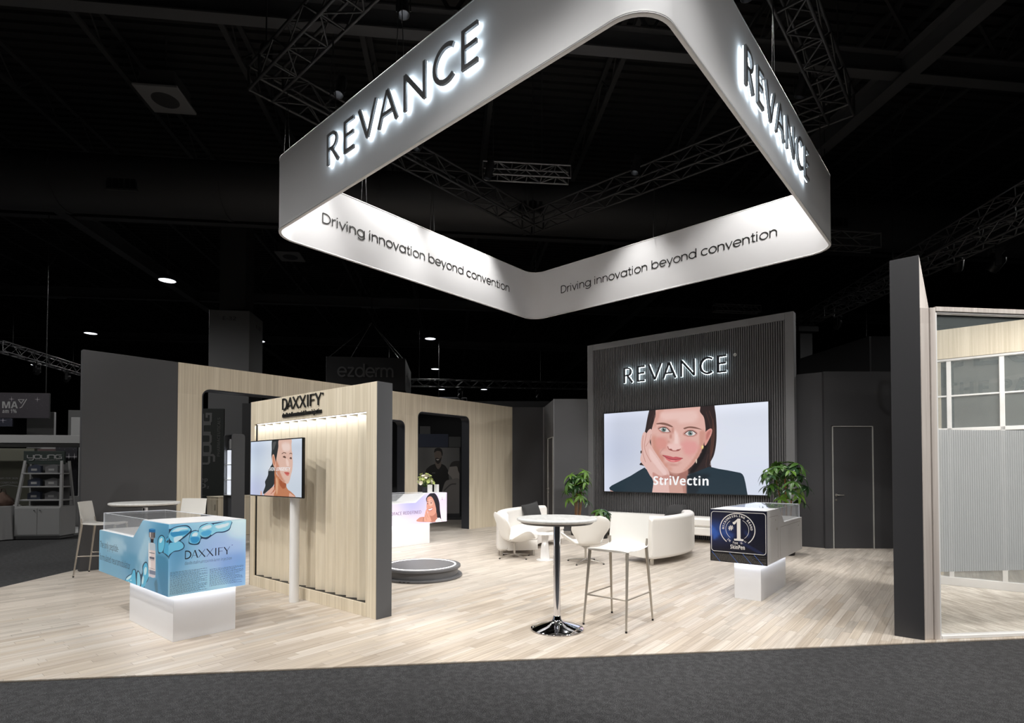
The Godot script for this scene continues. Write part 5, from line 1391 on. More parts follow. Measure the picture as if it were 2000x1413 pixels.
	# text along a circle: angle in degrees at the middle of the text, letters standing outwards (or inwards)
	func text_arc(host, words: String, c: Vector2, r: float, mid: float, step: float, high: float, col: Color, inwards := false) -> void:
		var n := words.length()
		for i in n:
			if words[i] == " ": continue
			var k := (i - (n - 1) / 2.0) * step
			var a := deg_to_rad(mid + (-k if inwards else k))
			var t: TextMesh = host.text_mesh(words[i], 1.0, 0.0, true)
			var b := t.get_aabb()
			var s: float = high / b.size.y
			var up := Vector2(cos(a), sin(a)) * (-1.0 if inwards else 1.0)
			var right := Vector2(-up.y, up.x)
			text(t, c + Vector2(cos(a), sin(a)) * (r + (high if inwards else 0.0)) - right * b.size.x * s * 0.5 , high if words[i] != "." else high * 0.2, 0.0, col, right.angle())

	func strokes(list: Array, pos: Vector2, cap: float, kx: float, col: Color, thin := 1.0) -> void:
		for L in list:
			for s in L[1]:
				var p := []
				for q in s[0]: p.append(pos + Vector2((L[0] + q.x) * cap * kx, -q.y * cap))
				var w: float = (s[1][s[1].size() / 2] if s[1] is Array else s[1]) * cap * thin
				fill([ribbon(p, w)], col)

	# rows of tiny print: broken dark bars, too small to read
	func fine_print(r: Rect2, rows: int, col: Color, rng: RandomNumberGenerator) -> void:
		for i in rows:
			var y := r.position.y + r.size.y * i / rows
			var x := r.position.x
			var end := r.end.x - (rng.randf() * 0.25 * r.size.x if rng.randf() < 0.4 else 0.0)
			while x < end:
				var w := rng.randf_range(0.010, 0.035) * W
				w = minf(w, end - x)
				var h := maxf(1.0, r.size.y / rows * 0.34)
				fill([[Vector2(x, y), Vector2(x + w, y), Vector2(x + w, y + h), Vector2(x, y + h)]], col)
				x += w + 0.006 * W

	func tex() -> ImageTexture:
		im.convert(Image.FORMAT_RGB8)
		return ImageTexture.create_from_image(im)

func print_material(key: String, tex: Texture2D, rough := 0.4) -> StandardMaterial3D:
	var m := mat(key, Color(1, 1, 1), rough)
	m.albedo_texture = tex
	m.texture_repeat = false
	return m

# print on a fabric light box: lit from inside a little
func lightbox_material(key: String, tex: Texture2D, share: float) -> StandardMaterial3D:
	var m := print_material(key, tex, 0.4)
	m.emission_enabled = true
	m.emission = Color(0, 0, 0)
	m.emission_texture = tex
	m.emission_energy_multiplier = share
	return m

func screen_material(key: String, tex: Texture2D, energy: float) -> StandardMaterial3D:
	var m := mat(key, Color8(12, 12, 13), 0.35)
	m.emission_enabled = true
	m.emission = Color(0, 0, 0)
	m.emission_texture = tex
	m.emission_energy_multiplier = energy
	m.texture_repeat = false
	return m

func led_print() -> StandardMaterial3D:
	var p := Pic.new(1400, 705, Color8(205, 211, 228))
	p.wash([[Color8(202, 208, 225), Color8(212, 217, 231), Color8(222, 226, 238), Color8(220, 225, 238)], [Color8(196, 203, 222), Color8(212, 217, 231), Color8(222, 226, 238), Color8(222, 227, 240)], [Color8(206, 212, 228), Color8(214, 219, 232), Color8(222, 226, 238), Color8(218, 224, 239)]])
	p.shapes(led_shapes())
	p.text(text_mesh("StriVectin", 1.0, 0.0, true), Vector2(0.340 * 1400, 0.909 * 705), 0.112 * 705, 0.337 * 1400, Color8(252, 252, 253))
	return screen_material("led_picture", p.tex(), 1.0)

func tv_print() -> StandardMaterial3D:
	var p := Pic.new(800, 438, Color8(206, 215, 228))
	p.wash([[Color8(196, 208, 226), Color8(216, 224, 234), Color8(206, 216, 230)], [Color8(206, 218, 232), Color8(222, 228, 236), Color8(214, 222, 234)], [Color8(194, 202, 228), Color8(214, 222, 234), Color8(206, 216, 228)]])
	p.shapes(tv_shapes())
	p.text(text_mesh("SKIN LONGEVITY", 1.0, 0.0, true), Vector2(0.388 * 800, 0.549 * 438), 0.066 * 438, 0.406 * 800, Color8(250, 250, 252))
	return screen_material("monitor_picture", p.tex(), 0.95)

func lavender_print() -> StandardMaterial3D:
	var p := Pic.new(1280, 397, Color8(206, 200, 226))
	p.wash([[Color8(226, 218, 232), Color8(206, 202, 228), Color8(178, 178, 226), Color8(196, 192, 230), Color8(224, 210, 236)], [Color8(222, 214, 230), Color8(214, 206, 228), Color8(186, 182, 224), Color8(204, 196, 230), Color8(228, 214, 238)], [Color8(206, 194, 222), Color8(226, 216, 230), Color8(220, 208, 226), Color8(214, 200, 228), Color8(236, 220, 240)]])
	p.shapes(lav_shapes())
	p.text(text_mesh("MIDFACE REDEFINED", 1.0, 0.0, false), Vector2(0.19 * 1280, 0.657 * 397), 0.10 * 397, 0.446 * 1280, Color8(92, 48, 92))
	for i in 3:
		p.fill([[Vector2(1172 + i * 3, 60 + i * 16), Vector2(1216 - i * 4, 60 + i * 16), Vector2(1216 - i * 4, 66 + i * 16), Vector2(1172 + i * 3, 66 + i * 16)]], Color8(170, 120, 160))
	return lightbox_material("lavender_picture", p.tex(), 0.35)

func blue_side_print() -> StandardMaterial3D:
	var p := Pic.new(1280, 401, Color8(132, 180, 208))
	p.wash([[Color8(140, 186, 212), Color8(150, 192, 216), Color8(134, 180, 208), Color8(150, 194, 220), Color8(96, 160, 196)], [Color8(136, 184, 210), Color8(140, 186, 212), Color8(124, 172, 202), Color8(142, 188, 216), Color8(104, 166, 200)], [Color8(130, 180, 208), Color8(128, 178, 206), Color8(120, 170, 202), Color8(120, 172, 204), Color8(84, 146, 184)]])
	p.shapes(blue_side_shapes())
	var ink := Color8(62, 78, 96)
	p.text(text_mesh("The only peptide-", 1.0, 0.0), Vector2(0.012 * 1280, 0.62 * 401), 0.155 * 401, 0.318 * 1280, ink)
	p.text(text_mesh("formulated neuromodulator", 1.0, 0.0), Vector2(0.012 * 1280, 0.80 * 401), 0.115 * 401, 0.496 * 1280, ink)
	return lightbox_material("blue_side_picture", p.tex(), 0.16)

func blue_end_print() -> StandardMaterial3D:
	var p := Pic.new(700, 663, Color8(150, 196, 226))
	p.wash([[Color8(140, 196, 226), Color8(160, 206, 232), Color8(176, 216, 240), Color8(206, 236, 248)], [Color8(120, 176, 212), Color8(150, 196, 230), Color8(160, 196, 238), Color8(176, 210, 244)], [Color8(134, 182, 214), Color8(156, 198, 228), Color8(150, 190, 234), Color8(140, 184, 236)], [Color8(140, 180, 200), Color8(150, 196, 222), Color8(166, 208, 234), Color8(160, 206, 244)]])
	p.shapes(blue_end_shapes())
	p.strokes(thin_caps(), Vector2(0.194 * 700, 0.502 * 663), 0.112 * 663, 1.36 * 0.90, Color8(26, 32, 44))
	p.fill([Pic.smooth([Vector2(562, 246), Vector2(566, 242), Vector2(570, 246), Vector2(566, 250)], true)], Color8(26, 32, 44))
	p.text(text_mesh("daxibotulinumtoxinA-lanm injection", 1.0, 0.0), Vector2(0.194 * 700, 0.60 * 663), 0.062 * 663, 0.61 * 700, Color8(86, 112, 140))
	rng.seed = 5
	p.fine_print(Rect2(0.02 * 700, 0.665 * 663, 0.46 * 700, 0.315 * 663), 20, Color8(58, 80, 104), rng)
	p.fine_print(Rect2(0.51 * 700, 0.690 * 663, 0.46 * 700, 0.26 * 663), 16, Color8(58, 80, 104), rng)
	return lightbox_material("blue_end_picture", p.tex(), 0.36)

func badge_print() -> StandardMaterial3D:
	var w := 720; var h := 692
	var p := Pic.new(w, h, Color8(24, 26, 42))
	p.wash([[Color8(26, 30, 54), Color8(24, 27, 46), Color8(22, 24, 40)], [Color8(40, 66, 130), Color8(26, 32, 62), Color8(24, 26, 44)], [Color8(30, 36, 66), Color8(24, 26, 44), Color8(22, 24, 40)], [Color8(16, 17, 28), Color8(20, 22, 36), Color8(18, 20, 34)]])
	var k := Vector2(w / 0.645, h / 0.62)
	# soft blue beams
	p.fill([[Vector2(10, 200), Vector2(130, 330), Vector2(60, 420), Vector2(10, 330)]], Color8(60, 110, 210, 150), 40.0)
	p.fill([[Vector2(180, 250), Vector2(330, 330), Vector2(260, 420), Vector2(150, 320)]], Color8(60, 100, 190, 110), 40.0)
	p.fill([[Vector2(430, 250), Vector2(520, 300), Vector2(480, 360)]], Color8(60, 100, 190, 90), 30.0)
	p.fill([[Vector2(380, 380), Vector2(720, 560), Vector2(720, 600), Vector2(360, 420)]], Color8(46, 62, 120, 110), 20.0)
	# lower band of small print with blue diagonals
	p.fill([[Vector2(0, 560), Vector2(w, 560), Vector2(w, h), Vector2(0, h)]], Color8(18, 18, 24))
	rng.seed = 8
	p.fine_print(Rect2(14, 588, w - 30, 96), 13, Color8(120, 116, 108), rng)
	for x in [20, 250, 420, 560]:
		p.fill([p.ribbon([Vector2(x, 566), Vector2(x + 110, h)], 4.0)], Color8(74, 122, 214), 1.5)
	var white := Color8(236, 232, 228)
	# rounded frame
	var f := []
	for q in [[w - 52, 520, 0], [52, 520, 90], [52, 64, 180], [w - 52, 64, 270]]:
		for v in arc2(q[0], q[1], 36, 36, q[2], q[2] + 90, 8): f.append(v)
	f.append(f[0])
	p.fill([p.ribbon(f, 7.0)], white)
	var c := Vector2(0.316 * k.x, (0.62 - 0.392) * k.y)
	var r := 0.198 * k.x
	p.fill([p.ribbon(arc2(c.x, c.y, r, r * 0.955, 128, 412, 60), 11.0)], white)
	var r2 := r * 0.66
	p.fill([p.ribbon(arc2(c.x, c.y, r2, r2 * 0.955, 128, 232, 30), 5.0)], white)
	p.fill([p.ribbon(arc2(c.x, c.y, r2, r2 * 0.955, -62, 52, 30), 5.0)], white)
	p.text_arc(self, "MICRONEEDLING BRAND", c, r * 0.755, -90.0, 9.6, 0.125 * r, white)
	p.text_arc(self, "IN THE U.S.", c, r * 0.755, 90.0, 8.2, 0.115 * r, white, true)
	p.text(text_mesh("1", 1.0, 0.0, true, "Droid Serif"), Vector2(c.x - 0.26 * r, c.y + 0.66 * r), 1.32 * r, 0.62 * r, white)
	p.text(text_mesh("#", 1.0, 0.0, true), Vector2(c.x - 0.52 * r, c.y + 0.07 * r), 0.30 * r, 0.30 * r, white)
	p.text(text_mesh("SkinPen", 1.0, 0.0, true), Vector2(c.x - 0.40 * r, c.y + 1.16 * r), 0.26 * r, 0.82 * r, white)
	return print_material("badge_picture", p.tex(), 0.25)

# ---------------------------------------------------------------- counters
# local x runs from the tall end to the low end, z across, y up; front is the side named by `print_sides`
func counter(called: String, label: String, at: Vector3, turn: float, L: float, Wd: float, hi: float, sl: float, ped: Rect2, glow_power: float) -> Node3D:
	var t := thing(called, label, "counter", at, turn)
	var y0 := 0.435; var y1 := 1.06; var y2 := 0.878
	var prof := PackedVector2Array([Vector2(0, y0), Vector2(0, y1), Vector2(hi, y1), Vector2(hi + sl, y2), Vector2(L, y2), Vector2(L, y0)])
	part(t, "body", MB.new().extrude(prof, 0.006, Wd - 0.006), M.white_lam)
	# lit tray in the low part, under a clear cover
	part(t, "display_tray", box(Vector3(L - hi - sl - 0.06, 0.008, Wd - 0.12), 0.002, Vector3((L + hi + sl) / 2, y2 + 0.004, Wd / 2)), M.white_satin)
	var c0 := hi - 0.02; var c1 := L - 0.035; var z0 := 0.03; var z1 := Wd - 0.03
	var lid := MB.new()
	lid.box(Vector3((c0 + c1) / 2, y1 - 0.003, Wd / 2), Vector3(c1 - c0, 0.006, z1 - z0))
	part(t, "cover_top", lid, M.acrylic)
	part(t, "cover_end", box(Vector3(0.006, y1 - y2 - 0.006, z1 - z0), 0.0, Vector3(c1 - 0.003, (y1 + y2) / 2 - 0.003, Wd / 2)), M.acrylic)
	for z in [z0 + 0.003, z1 - 0.003]:
		var side := PackedVector2Array([Vector2(c0 + 0.03, y1 - 0.007), Vector2(c1 - 0.007, y1 - 0.007), Vector2(c1 - 0.007, y2 + 0.001), Vector2(hi + sl + 0.005, y2 + 0.001)])
		part(t, "cover_side", MB.new().extrude(side, z - 0.003, z + 0.003), M.acrylic)
	var e := MB.new()
	e.bar(Vector3(c1, y1, z0), Vector3(c1, y1, z1), 0.006, 0.006)
	e.bar(Vector3(c1, y2, z0), Vector3(c1, y1, z0), 0.006, 0.006)
	e.bar(Vector3(c1, y2, z1), Vector3(c1, y1, z1), 0.006, 0.006)
	e.bar(Vector3(c0, y1 + 0.001, z0), Vector3(c1, y1 + 0.001, z0), 0.005, 0.005)
	e.bar(Vector3(c0, y1 + 0.001, z1), Vector3(c1, y1 + 0.001, z1), 0.005, 0.005)
	part(t, "cover_edges", e, M.acrylic_edge)
	part(t, "pedestal", box(Vector3(ped.size.x, y0 - 0.001, ped.size.y), 0.002, Vector3(ped.position.x + ped.size.x / 2, (y0 - 0.001) / 2, ped.position.y + ped.size.y / 2)), M.white_lam)
	# light strips under the overhang, round the pedestal
	var m := 0.03
	var x0 := ped.position.x - m; var x1 := ped.end.x + m; var q0 := ped.position.y - m; var q1 := ped.end.y + m
	for s in [[Vector3((x0 + x1) / 2, y0 - 0.006, q0), Vector3(x1 - x0, 0.008, 0.014)], [Vector3((x0 + x1) / 2, y0 - 0.006, q1), Vector3(x1 - x0, 0.008, 0.014)], [Vector3(x0, y0 - 0.006, (q0 + q1) / 2), Vector3(0.014, 0.008, q1 - q0)], [Vector3(x1, y0 - 0.006, (q0 + q1) / 2), Vector3(0.014, 0.008, q1 - q0)]]:
		part(t, "led_strip_light", box(s[1], 0.0, s[0]), M.led_line_cool)
		var long: float = maxf(s[1].x, s[1].z)
		var down: Vector3 = s[0] - Vector3(0, 0.007, 0)
		var up := t.global_basis.z if s[1].x > s[1].z else t.global_basis.x
		area(t.to_global(down), t.to_global(down - Vector3(0, 1, 0)), Vector2(long, 0.02), glow_power * long, Color(0.93, 0.96, 1.0), up)
	return t

func make_counters() -> void:
	# blue product counter, near left: tall end towards the camera, low end away along -w
	var d := counter("display_counter", "white pedestal counter wrapped in pale blue product graphics with a vial", B(1.79, 0.012, -5.26), TURN + 90.0, 1.98, 0.655, 0.64, 0.26, Rect2(0.14, 0.09, 1.15, 0.54), 0.08)
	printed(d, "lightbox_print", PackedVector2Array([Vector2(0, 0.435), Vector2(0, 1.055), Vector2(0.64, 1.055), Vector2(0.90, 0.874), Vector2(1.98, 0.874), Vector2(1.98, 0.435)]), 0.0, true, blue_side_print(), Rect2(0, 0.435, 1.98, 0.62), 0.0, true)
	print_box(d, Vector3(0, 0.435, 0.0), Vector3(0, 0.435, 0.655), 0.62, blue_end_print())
	# dark blue counter, right
	skin_counter()
	# lavender counter, far left behind the partition
	var l := counter("display_counter", "white pedestal counter with lavender portrait graphic, flowers on top", B(8.33, 0.012, -8.62), TURN + 180.0, 2.0, 0.65, 0.615, 0.265, Rect2(0.42, 0.08, 1.2, 0.5), 0.08)
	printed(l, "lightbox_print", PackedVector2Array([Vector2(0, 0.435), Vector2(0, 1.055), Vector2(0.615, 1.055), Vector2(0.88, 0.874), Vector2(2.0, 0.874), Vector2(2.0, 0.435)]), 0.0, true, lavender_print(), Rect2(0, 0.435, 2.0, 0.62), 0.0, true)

func skin_counter() -> Node3D:
	# turned so that its low end runs back along u; z runs from the far side to the near side
	var t := counter("display_counter", "white pedestal counter with dark blue round badge print on its end", B(6.68, 0.012, -2.345), TURN, 1.80, 0.645, 0.57, 0.24, Rect2(0.1, 0.247, 1.17, 0.30), 0.08)
	print_box(t, Vector3(0, 0.435, 0.0), Vector3(0, 0.435, 0.645), 0.62, badge_print())
	# doors cut in the white side: thin grooves, locks and a hinge
	for g in [[0.10, 0.50, 0.47, 0.98], [0.62, 1.70, 0.47, 0.83]]:
		var gr := MB.new()
		gr.bar(Vector3(g[0], g[2], 0.6395), Vector3(g[0], g[3], 0.6395), 0.003, 0.002, Vector3(0, 0, 1))
		gr.bar(Vector3(g[1], g[2], 0.6395), Vector3(g[1], g[3], 0.6395), 0.003, 0.002, Vector3(0, 0, 1))
		gr.bar(Vector3(g[0], g[3], 0.6395), Vector3(g[1], g[3], 0.6395), 0.003, 0.002, Vector3(0, 0, 1))
		var dd := part(t, "door", gr, M.seam)
		var k := part(dd, "lock", MB.new().lathe([Vector2(0, 0), Vector2(0.009, 0), Vector2(0.009, 0.004), Vector2(0, 0.004)], Vector3.ZERO, 12), M.steel, Vector3(g[1] - 0.12, g[3] - 0.05, 0.64))
		k.rotation.x = PI / 2
	var tm := text_mesh("HS", 0.03, 0.002, true)
	part(t, "maker_mark", tm, M.seam, Vector3(0.45, 0.82, 0.641))
	return t

# printed sheet of a given outline in x,y standing on the plane z; flipped when it is seen from -z
func printed(t: Node3D, called: String, poly: PackedVector2Array, z: float, from_behind: bool, m: Material, r: Rect2, turn := 0.0, mirror := false) -> void:
	var mb := MB.new()
	var n := -1.0 if from_behind else 1.0
	var tr := Geometry2D.triangulate_polygon(poly)
	var base := 0
	for p in poly:
		var u := (p.x - r.position.x) / r.size.x
		mb.put(Vector3(p.x, p.y, z), Vector3(0, 0, n), Vector2(1.0 - u if mirror else u, 1.0 - (p.y - r.position.y) / r.size.y))
	for i in range(0, tr.size(), 3):
		var a := tr[i]; var b := tr[i + 1]; var c := tr[i + 2]
		var up := (poly[b] - poly[a]).cross(poly[c] - poly[a]) > 0
		if up != from_behind: mb.ix.append_array([a, c, b])
		else: mb.ix.append_array([a, b, c])
	# sheet edge
	for i in poly.size():
		var p := poly[i]; var q := poly[(i + 1) % poly.size()]
		mb.quad(Vector3(p.x, p.y, z), Vector3(q.x, q.y, z), Vector3(q.x, q.y, z - n * 0.006), Vector3(p.x, p.y, z - n * 0.006), 0.5, 0.5, 0.5, 0.5)
	part(t, called, mb, m, Vector3.ZERO, turn)

# printed sheet on the plane x = a.x - 0.003 between two z, seen from -x: left edge of the picture at a
func print_box(t: Node3D, a: Vector3, b: Vector3, high: float, m: Material) -> void:
	var mb := MB.new()
	var o := Vector3(-0.003, 0, 0)
	var h := Vector3(0, high, 0)
	mb.quad(a + o, b + o, b + o + h, a + o + h)
	for q in [[a, b], [b + h, a + h], [b, b + h], [a + h, a]]:
		mb.quad(q[0], q[1], q[1] + o, q[0] + o, 0.02, 0.02, 0.02, 0.02)
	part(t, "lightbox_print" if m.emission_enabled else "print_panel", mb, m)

# ---------------------------------------------------------------- bar table and stools
func make_bar_table(at: Vector3, r: float, label: String, foot: bool) -> void:
	var t := thing("bar_table", label, "table", at)
	part(t, "table_top", MB.new().lathe([Vector2(0, 1.030), Vector2(r - 0.03, 1.030), Vector2(r - 0.004, 1.040), Vector2(r, 1.050), Vector2(r - 0.002, 1.062), Vector2(r - 0.008, 1.067), Vector2(0, 1.067)], Vector3.ZERO, 56), M.marble)
	part(t, "under_ring", MB.new().lathe([Vector2(0, 1.012), Vector2(r - 0.05, 1.012), Vector2(r - 0.03, 1.029), Vector2(0, 1.029)], Vector3.ZERO, 48), M.black)
	part(t, "pole", MB.new().lathe([Vector2(0.034, 0.05), Vector2(0.034, 1.012)], Vector3.ZERO, 28), M.chrome)
	part(t, "pole_collar", MB.new().lathe([Vector2(0.034, 0.985), Vector2(0.058, 1.0), Vector2(0.058, 1.012)], Vector3.ZERO, 28), M.chrome)
	if foot:
		part(t, "base", MB.new().lathe([Vector2(0.0, 0.004), Vector2(0.252, 0.004), Vector2(0.254, 0.010), Vector2(0.25, 0.016), Vector2(0.20, 0.034), Vector2(0.14, 0.050), Vector2(0.09, 0.062), Vector2(0.056, 0.075), Vector2(0.043, 0.095), Vector2(0.038, 0.125), Vector2(0.034, 0.13)], Vector3.ZERO, 56, 0.3), M.chrome)
	else:
		part(t, "base", MB.new().lathe([Vector2(0.0, 0.0), Vector2(0.25, 0.0), Vector2(0.25, 0.012), Vector2(0.06, 0.05), Vector2(0.034, 0.08)], Vector3.ZERO, 48), M.chrome)

func make_stool(label: String, at: Vector3, turn: float) -> Node3D:
	var t := thing("bar_stool", label, "stool", at, turn, "white bar stools")
	# faces -x
	var fx := 0.285; var fz := 0.232      # feet
	var sx := 0.205; var sz := 0.205      # leg heads
	var hs := 0.735
	for x in [-1, 1]:
		for z in [-1, 1]:
			var top := Vector3(x * sx, hs, z * sz)
			var foot := Vector3(x * fx, 0.012, z * fz)
			var pts := [foot, foot.lerp(top, 0.5), top]
			var mb := MB.new()
			mb.tube(pts, [0.0095, 0.0125, 0.0165], 10)
			if x > 0: mb.tube([top, Vector3(x * (sx + 0.008), hs + 0.10, z * (sz + 0.002))], [0.0165, 0.009], 10)
			var lg := part(t, "leg", mb, M.nickel)
			part(lg, "foot_tip", MB.new().tube([foot - Vector3(0, 0.012, 0), foot + Vector3(0, 0.006, 0)], 0.0105, 10), M.rubber)
	# foot rails on three sides
	var k := 0.39
	var rail := func(x: float, z: float) -> Vector3: return Vector3(lerpf(x * fx, x * sx, k), 0.012 + (hs - 0.012) * k, lerpf(z * fz, z * sz, k))
	for q in [[-1, 1, 1, 1], [-1, -1, 1, -1], [-1, -1, -1, 1]]:
		part(t, "foot_rail", MB.new().tube([rail.call(q[0], q[1]), rail.call(q[2], q[3])], 0.0075, 8), M.nickel)
	# seat: thin upholstered sheet, dipped in the middle, turned up into the back
	var rows := []
	var rows2 := []
	var n := 17
	var prof := []
	for i in 11: prof.append(Vector2(-0.225 + 0.40 * i / 10.0, 0.752 - 0.014 * sin(PI * i / 10.0) - (0.012 if i == 0 else 0.0)))
	for i in 7:
		var a := PI / 2 * (i + 1) / 7.0
		prof.append(Vector2(0.175 + 0.035 * sin(a), 0.752 + 0.035 * (1 - cos(a))))
	for i in 9: prof.append(Vector2(0.211 + 0.045 * pow((i + 1) / 9.0, 1.4), 0.787 + 0.285 * (i + 1) / 9.0))
	for i in prof.size():
		var p: Vector2 = prof[i]
		var a := PackedVector3Array(); var b := PackedVector3Array()
		var d: Vector2 = (prof[mini(i + 1, prof.size() - 1)] - prof[maxi(i - 1, 0)]).normalized()
		var nn := Vector2(-d.y, d.x)
		var half := 0.222 if i < 14 else 0.222 - 0.008 * (i - 14) / 12.0
		for j in n:
			var z := lerpf(-1, 1, float(j) / (n - 1))
			var bow := 0.022 * (1 - z * z) * (clampf((i - 12) / 6.0, 0, 1))
			var edge := 0.010 * pow(absf(z), 6)
			var q := p + Vector2(bow, 0)
			a.append(Vector3(q.x + nn.x * (0.011 - edge), q.y + nn.y * (0.011 - edge), z * half))
			b.append(Vector3(q.x - nn.x * (0.011 - edge), q.y - nn.y * (0.011 - edge), z * half))
		rows.append(a); rows2.append(b)
	var seat := MB.new()
	seat.grid(rows.slice(0, 15)); seat.grid(rows2.slice(0, 15), false, false, true)
	rim_close(seat, rows.slice(0, 15), rows2.slice(0, 15))
	part(t, "seat", seat, M.chair_shell)
	var back := MB.new()
	back.grid(rows.slice(14)); back.grid(rows2.slice(14), false, false, true)
	rim_close(back, rows.slice(14), rows2.slice(14))
	part(t, "backrest", back, M.chair_shell)
	return t

# joins the borders of two sheets
func rim_close(mb: MB, a: Array, b: Array) -> void:
	var R := a.size() - 1
	var C: int = a[0].size() - 1
	for i in R:
		mb.quad(a[i][0], a[i + 1][0], b[i + 1][0], b[i][0]); mb.quad(b[i][C], b[i + 1][C], a[i + 1][C], a[i][C])
	for j in C:
		mb.quad(b[0][j], b[0][j + 1], a[0][j + 1], a[0][j]); mb.quad(a[R][j], a[R][j + 1], b[R][j + 1], b[R][j])

# ---------------------------------------------------------------- lounge
func rounded_profile(r0: float, r1: float, y0: float, y1: float, rad: float, k := 5) -> Array:
	var p := []
	p += arc2(r1 - rad, y0 + rad, rad, rad, -90, 0, k)
	p += arc2(r1 - rad, y1 - rad, rad, rad, 0, 90, k)
	p += arc2(r0 + rad, y1 - rad, rad, rad, 90, 180, k)
	p += arc2(r0 + rad, y0 + rad, rad, rad, 180, 270, k)
	return p

# closed profile (radius, height) swept round the y axis from angle a0 to a1 (degrees, 0 = +x, towards -z), with eased ends
func arc_sweep(prof: Array, a0: float, a1: float, n := 28, ease_end := 0.02) -> MB:
	var mb := MB.new()
	var mid := Vector2.ZERO
	for p in prof: mid += p
	mid /= prof.size()
	var rows := []
	var stops := []
	var da := rad_to_deg(ease_end / mid.x)
	stops.append([a0, 1.0]); stops.append([a0 + da * 0.3, 0.5]); stops.append([a0 + da, 0.0])
	for i in range(1, n): stops.append([lerpf(a0 + da, a1 - da, float(i) / n), 0.0])
	stops.append([a1 - da, 0.0]); stops.append([a1 - da * 0.3, 0.5]); stops.append([a1, 1.0])
	for s in stops:
		var a := deg_to_rad(s[0])
		var row := PackedVector3Array()
		for p in prof:
			var q: Vector2 = p + (mid - p).normalized() * ease_end * s[1]
			row.append(Vector3(q.x * cos(a), q.y, -q.x * sin(a)))
		rows.append(row)
	mb.grid(rows, true, false, true)
	for e in [0, rows.size() - 1]:
		var m := Vector3.ZERO
		for q in rows[e]: m += q
		m /= rows[e].size()
		for i in rows[e].size():
			var p: Vector3 = rows[e][i]; var q: Vector3 = rows[e][(i + 1) % rows[e].size()]
			if e == 0: mb.tri(m, p, q)
			else: mb.tri(m, q, p)
	return mb

func make_curved_sofa(label: String, centre: Vector3, a0: float, a1: float) -> void:
	var t := thing("curved_sofa", label, "sofa", centre, 0.0, "white curved sofas of the lounge")
	var R := 2.43
	part(t, "base", arc_sweep(rounded_profile(R - 0.73, R - 0.17, 0.10, 0.285, 0.02), a0, a1), M.leather)
	part(t, "seat_cushion", arc_sweep(rounded_profile(R - 0.745, R - 0.17, 0.287, 0.44, 0.045), a0, a1, 28, 0.03), M.leather)
	part(t, "backrest", arc_sweep(rounded_profile(R - 0.20, R, 0.10, 0.775, 0.055), a0, a1, 28, 0.035), M.leather)
	for k in [0.03, 0.97]:
		for r in [R - 0.66, R - 0.08]:
			var a := deg_to_rad(lerpf(a0, a1, k))
			part(t, "leg", box(Vector3(0.045, 0.10, 0.045), 0.004, Vector3(0, 0.05, 0)), M.steel, Vector3(r * cos(a), 0, -r * sin(a)), lerpf(a0, a1, k))

func make_bench() -> void:
	var t := thing("lounge_bench", "long low white bench along the foot of the ribbed screen wall", "bench", B(11.42, 0.012, -5.0), TURN - 90.0)
	part(t, "base", box(Vector3(3.5, 0.17, 0.55), 0.02, Vector3(0, 0.255, -0.275)), M.leather)
	for i in 2:
		part(t, "seat_cushion", box(Vector3(1.74, 0.19, 0.56), 0.04, Vector3(-0.875 + 1.75 * i, 0.44, -0.28)), M.leather)
	for x in [-1.65, -0.2, 0.2, 1.65]:
		for z in [-0.08, -0.47]:
			part(t, "leg", box(Vector3(0.04, 0.17, 0.04), 0.003, Vector3(x, 0.085, z)), M.steel)

func make_cushion(label: String, at: Vector3, rot: Vector3, s: float) -> void:
	var t := thing("throw_cushion", label, "cushion", at, 0.0, "dark throw cushions")
	t.rotation_degrees = rot
	var rows := []; var rows2 := []
	var n := 15
	for i in n:
		var a := PackedVector3Array(); var b := PackedVector3Array()
		for j in n:
			var x := lerpf(-1, 1, float(i) / (n - 1)); var y := lerpf(-1, 1, float(j) / (n - 1))
			var pinch := 1.0 - 0.07 * (1 - x * x * x * x) * y * y - 0.07 * (1 - y * y * y * y) * x * x
			var h := 0.085 * pow(maxf(0.0, (1 - x * x) * (1 - y * y)), 0.42) + 0.003
			a.append(Vector3(x * s / 2 * pinch, y * s / 2 * pinch, h)); b.append(Vector3(x * s / 2 * pinch, y * s / 2 * pinch, -h))
		rows.append(a); rows2.append(b)
	var mb := MB.new()
	mb.grid(rows, false, false, true); mb.grid(rows2)
	rim_close(mb, rows2, rows)
	part(t, "cover", mb, M.fabric_dark)
	part(t, "piping", MB.new().tube([rows[0][0], rows[0][7], rows[0][14], rows[7][14], rows[14][14], rows[14][7], rows[14][0], rows[7][0], rows[0][0]], 0.004, 6, false), M.fabric_dark)

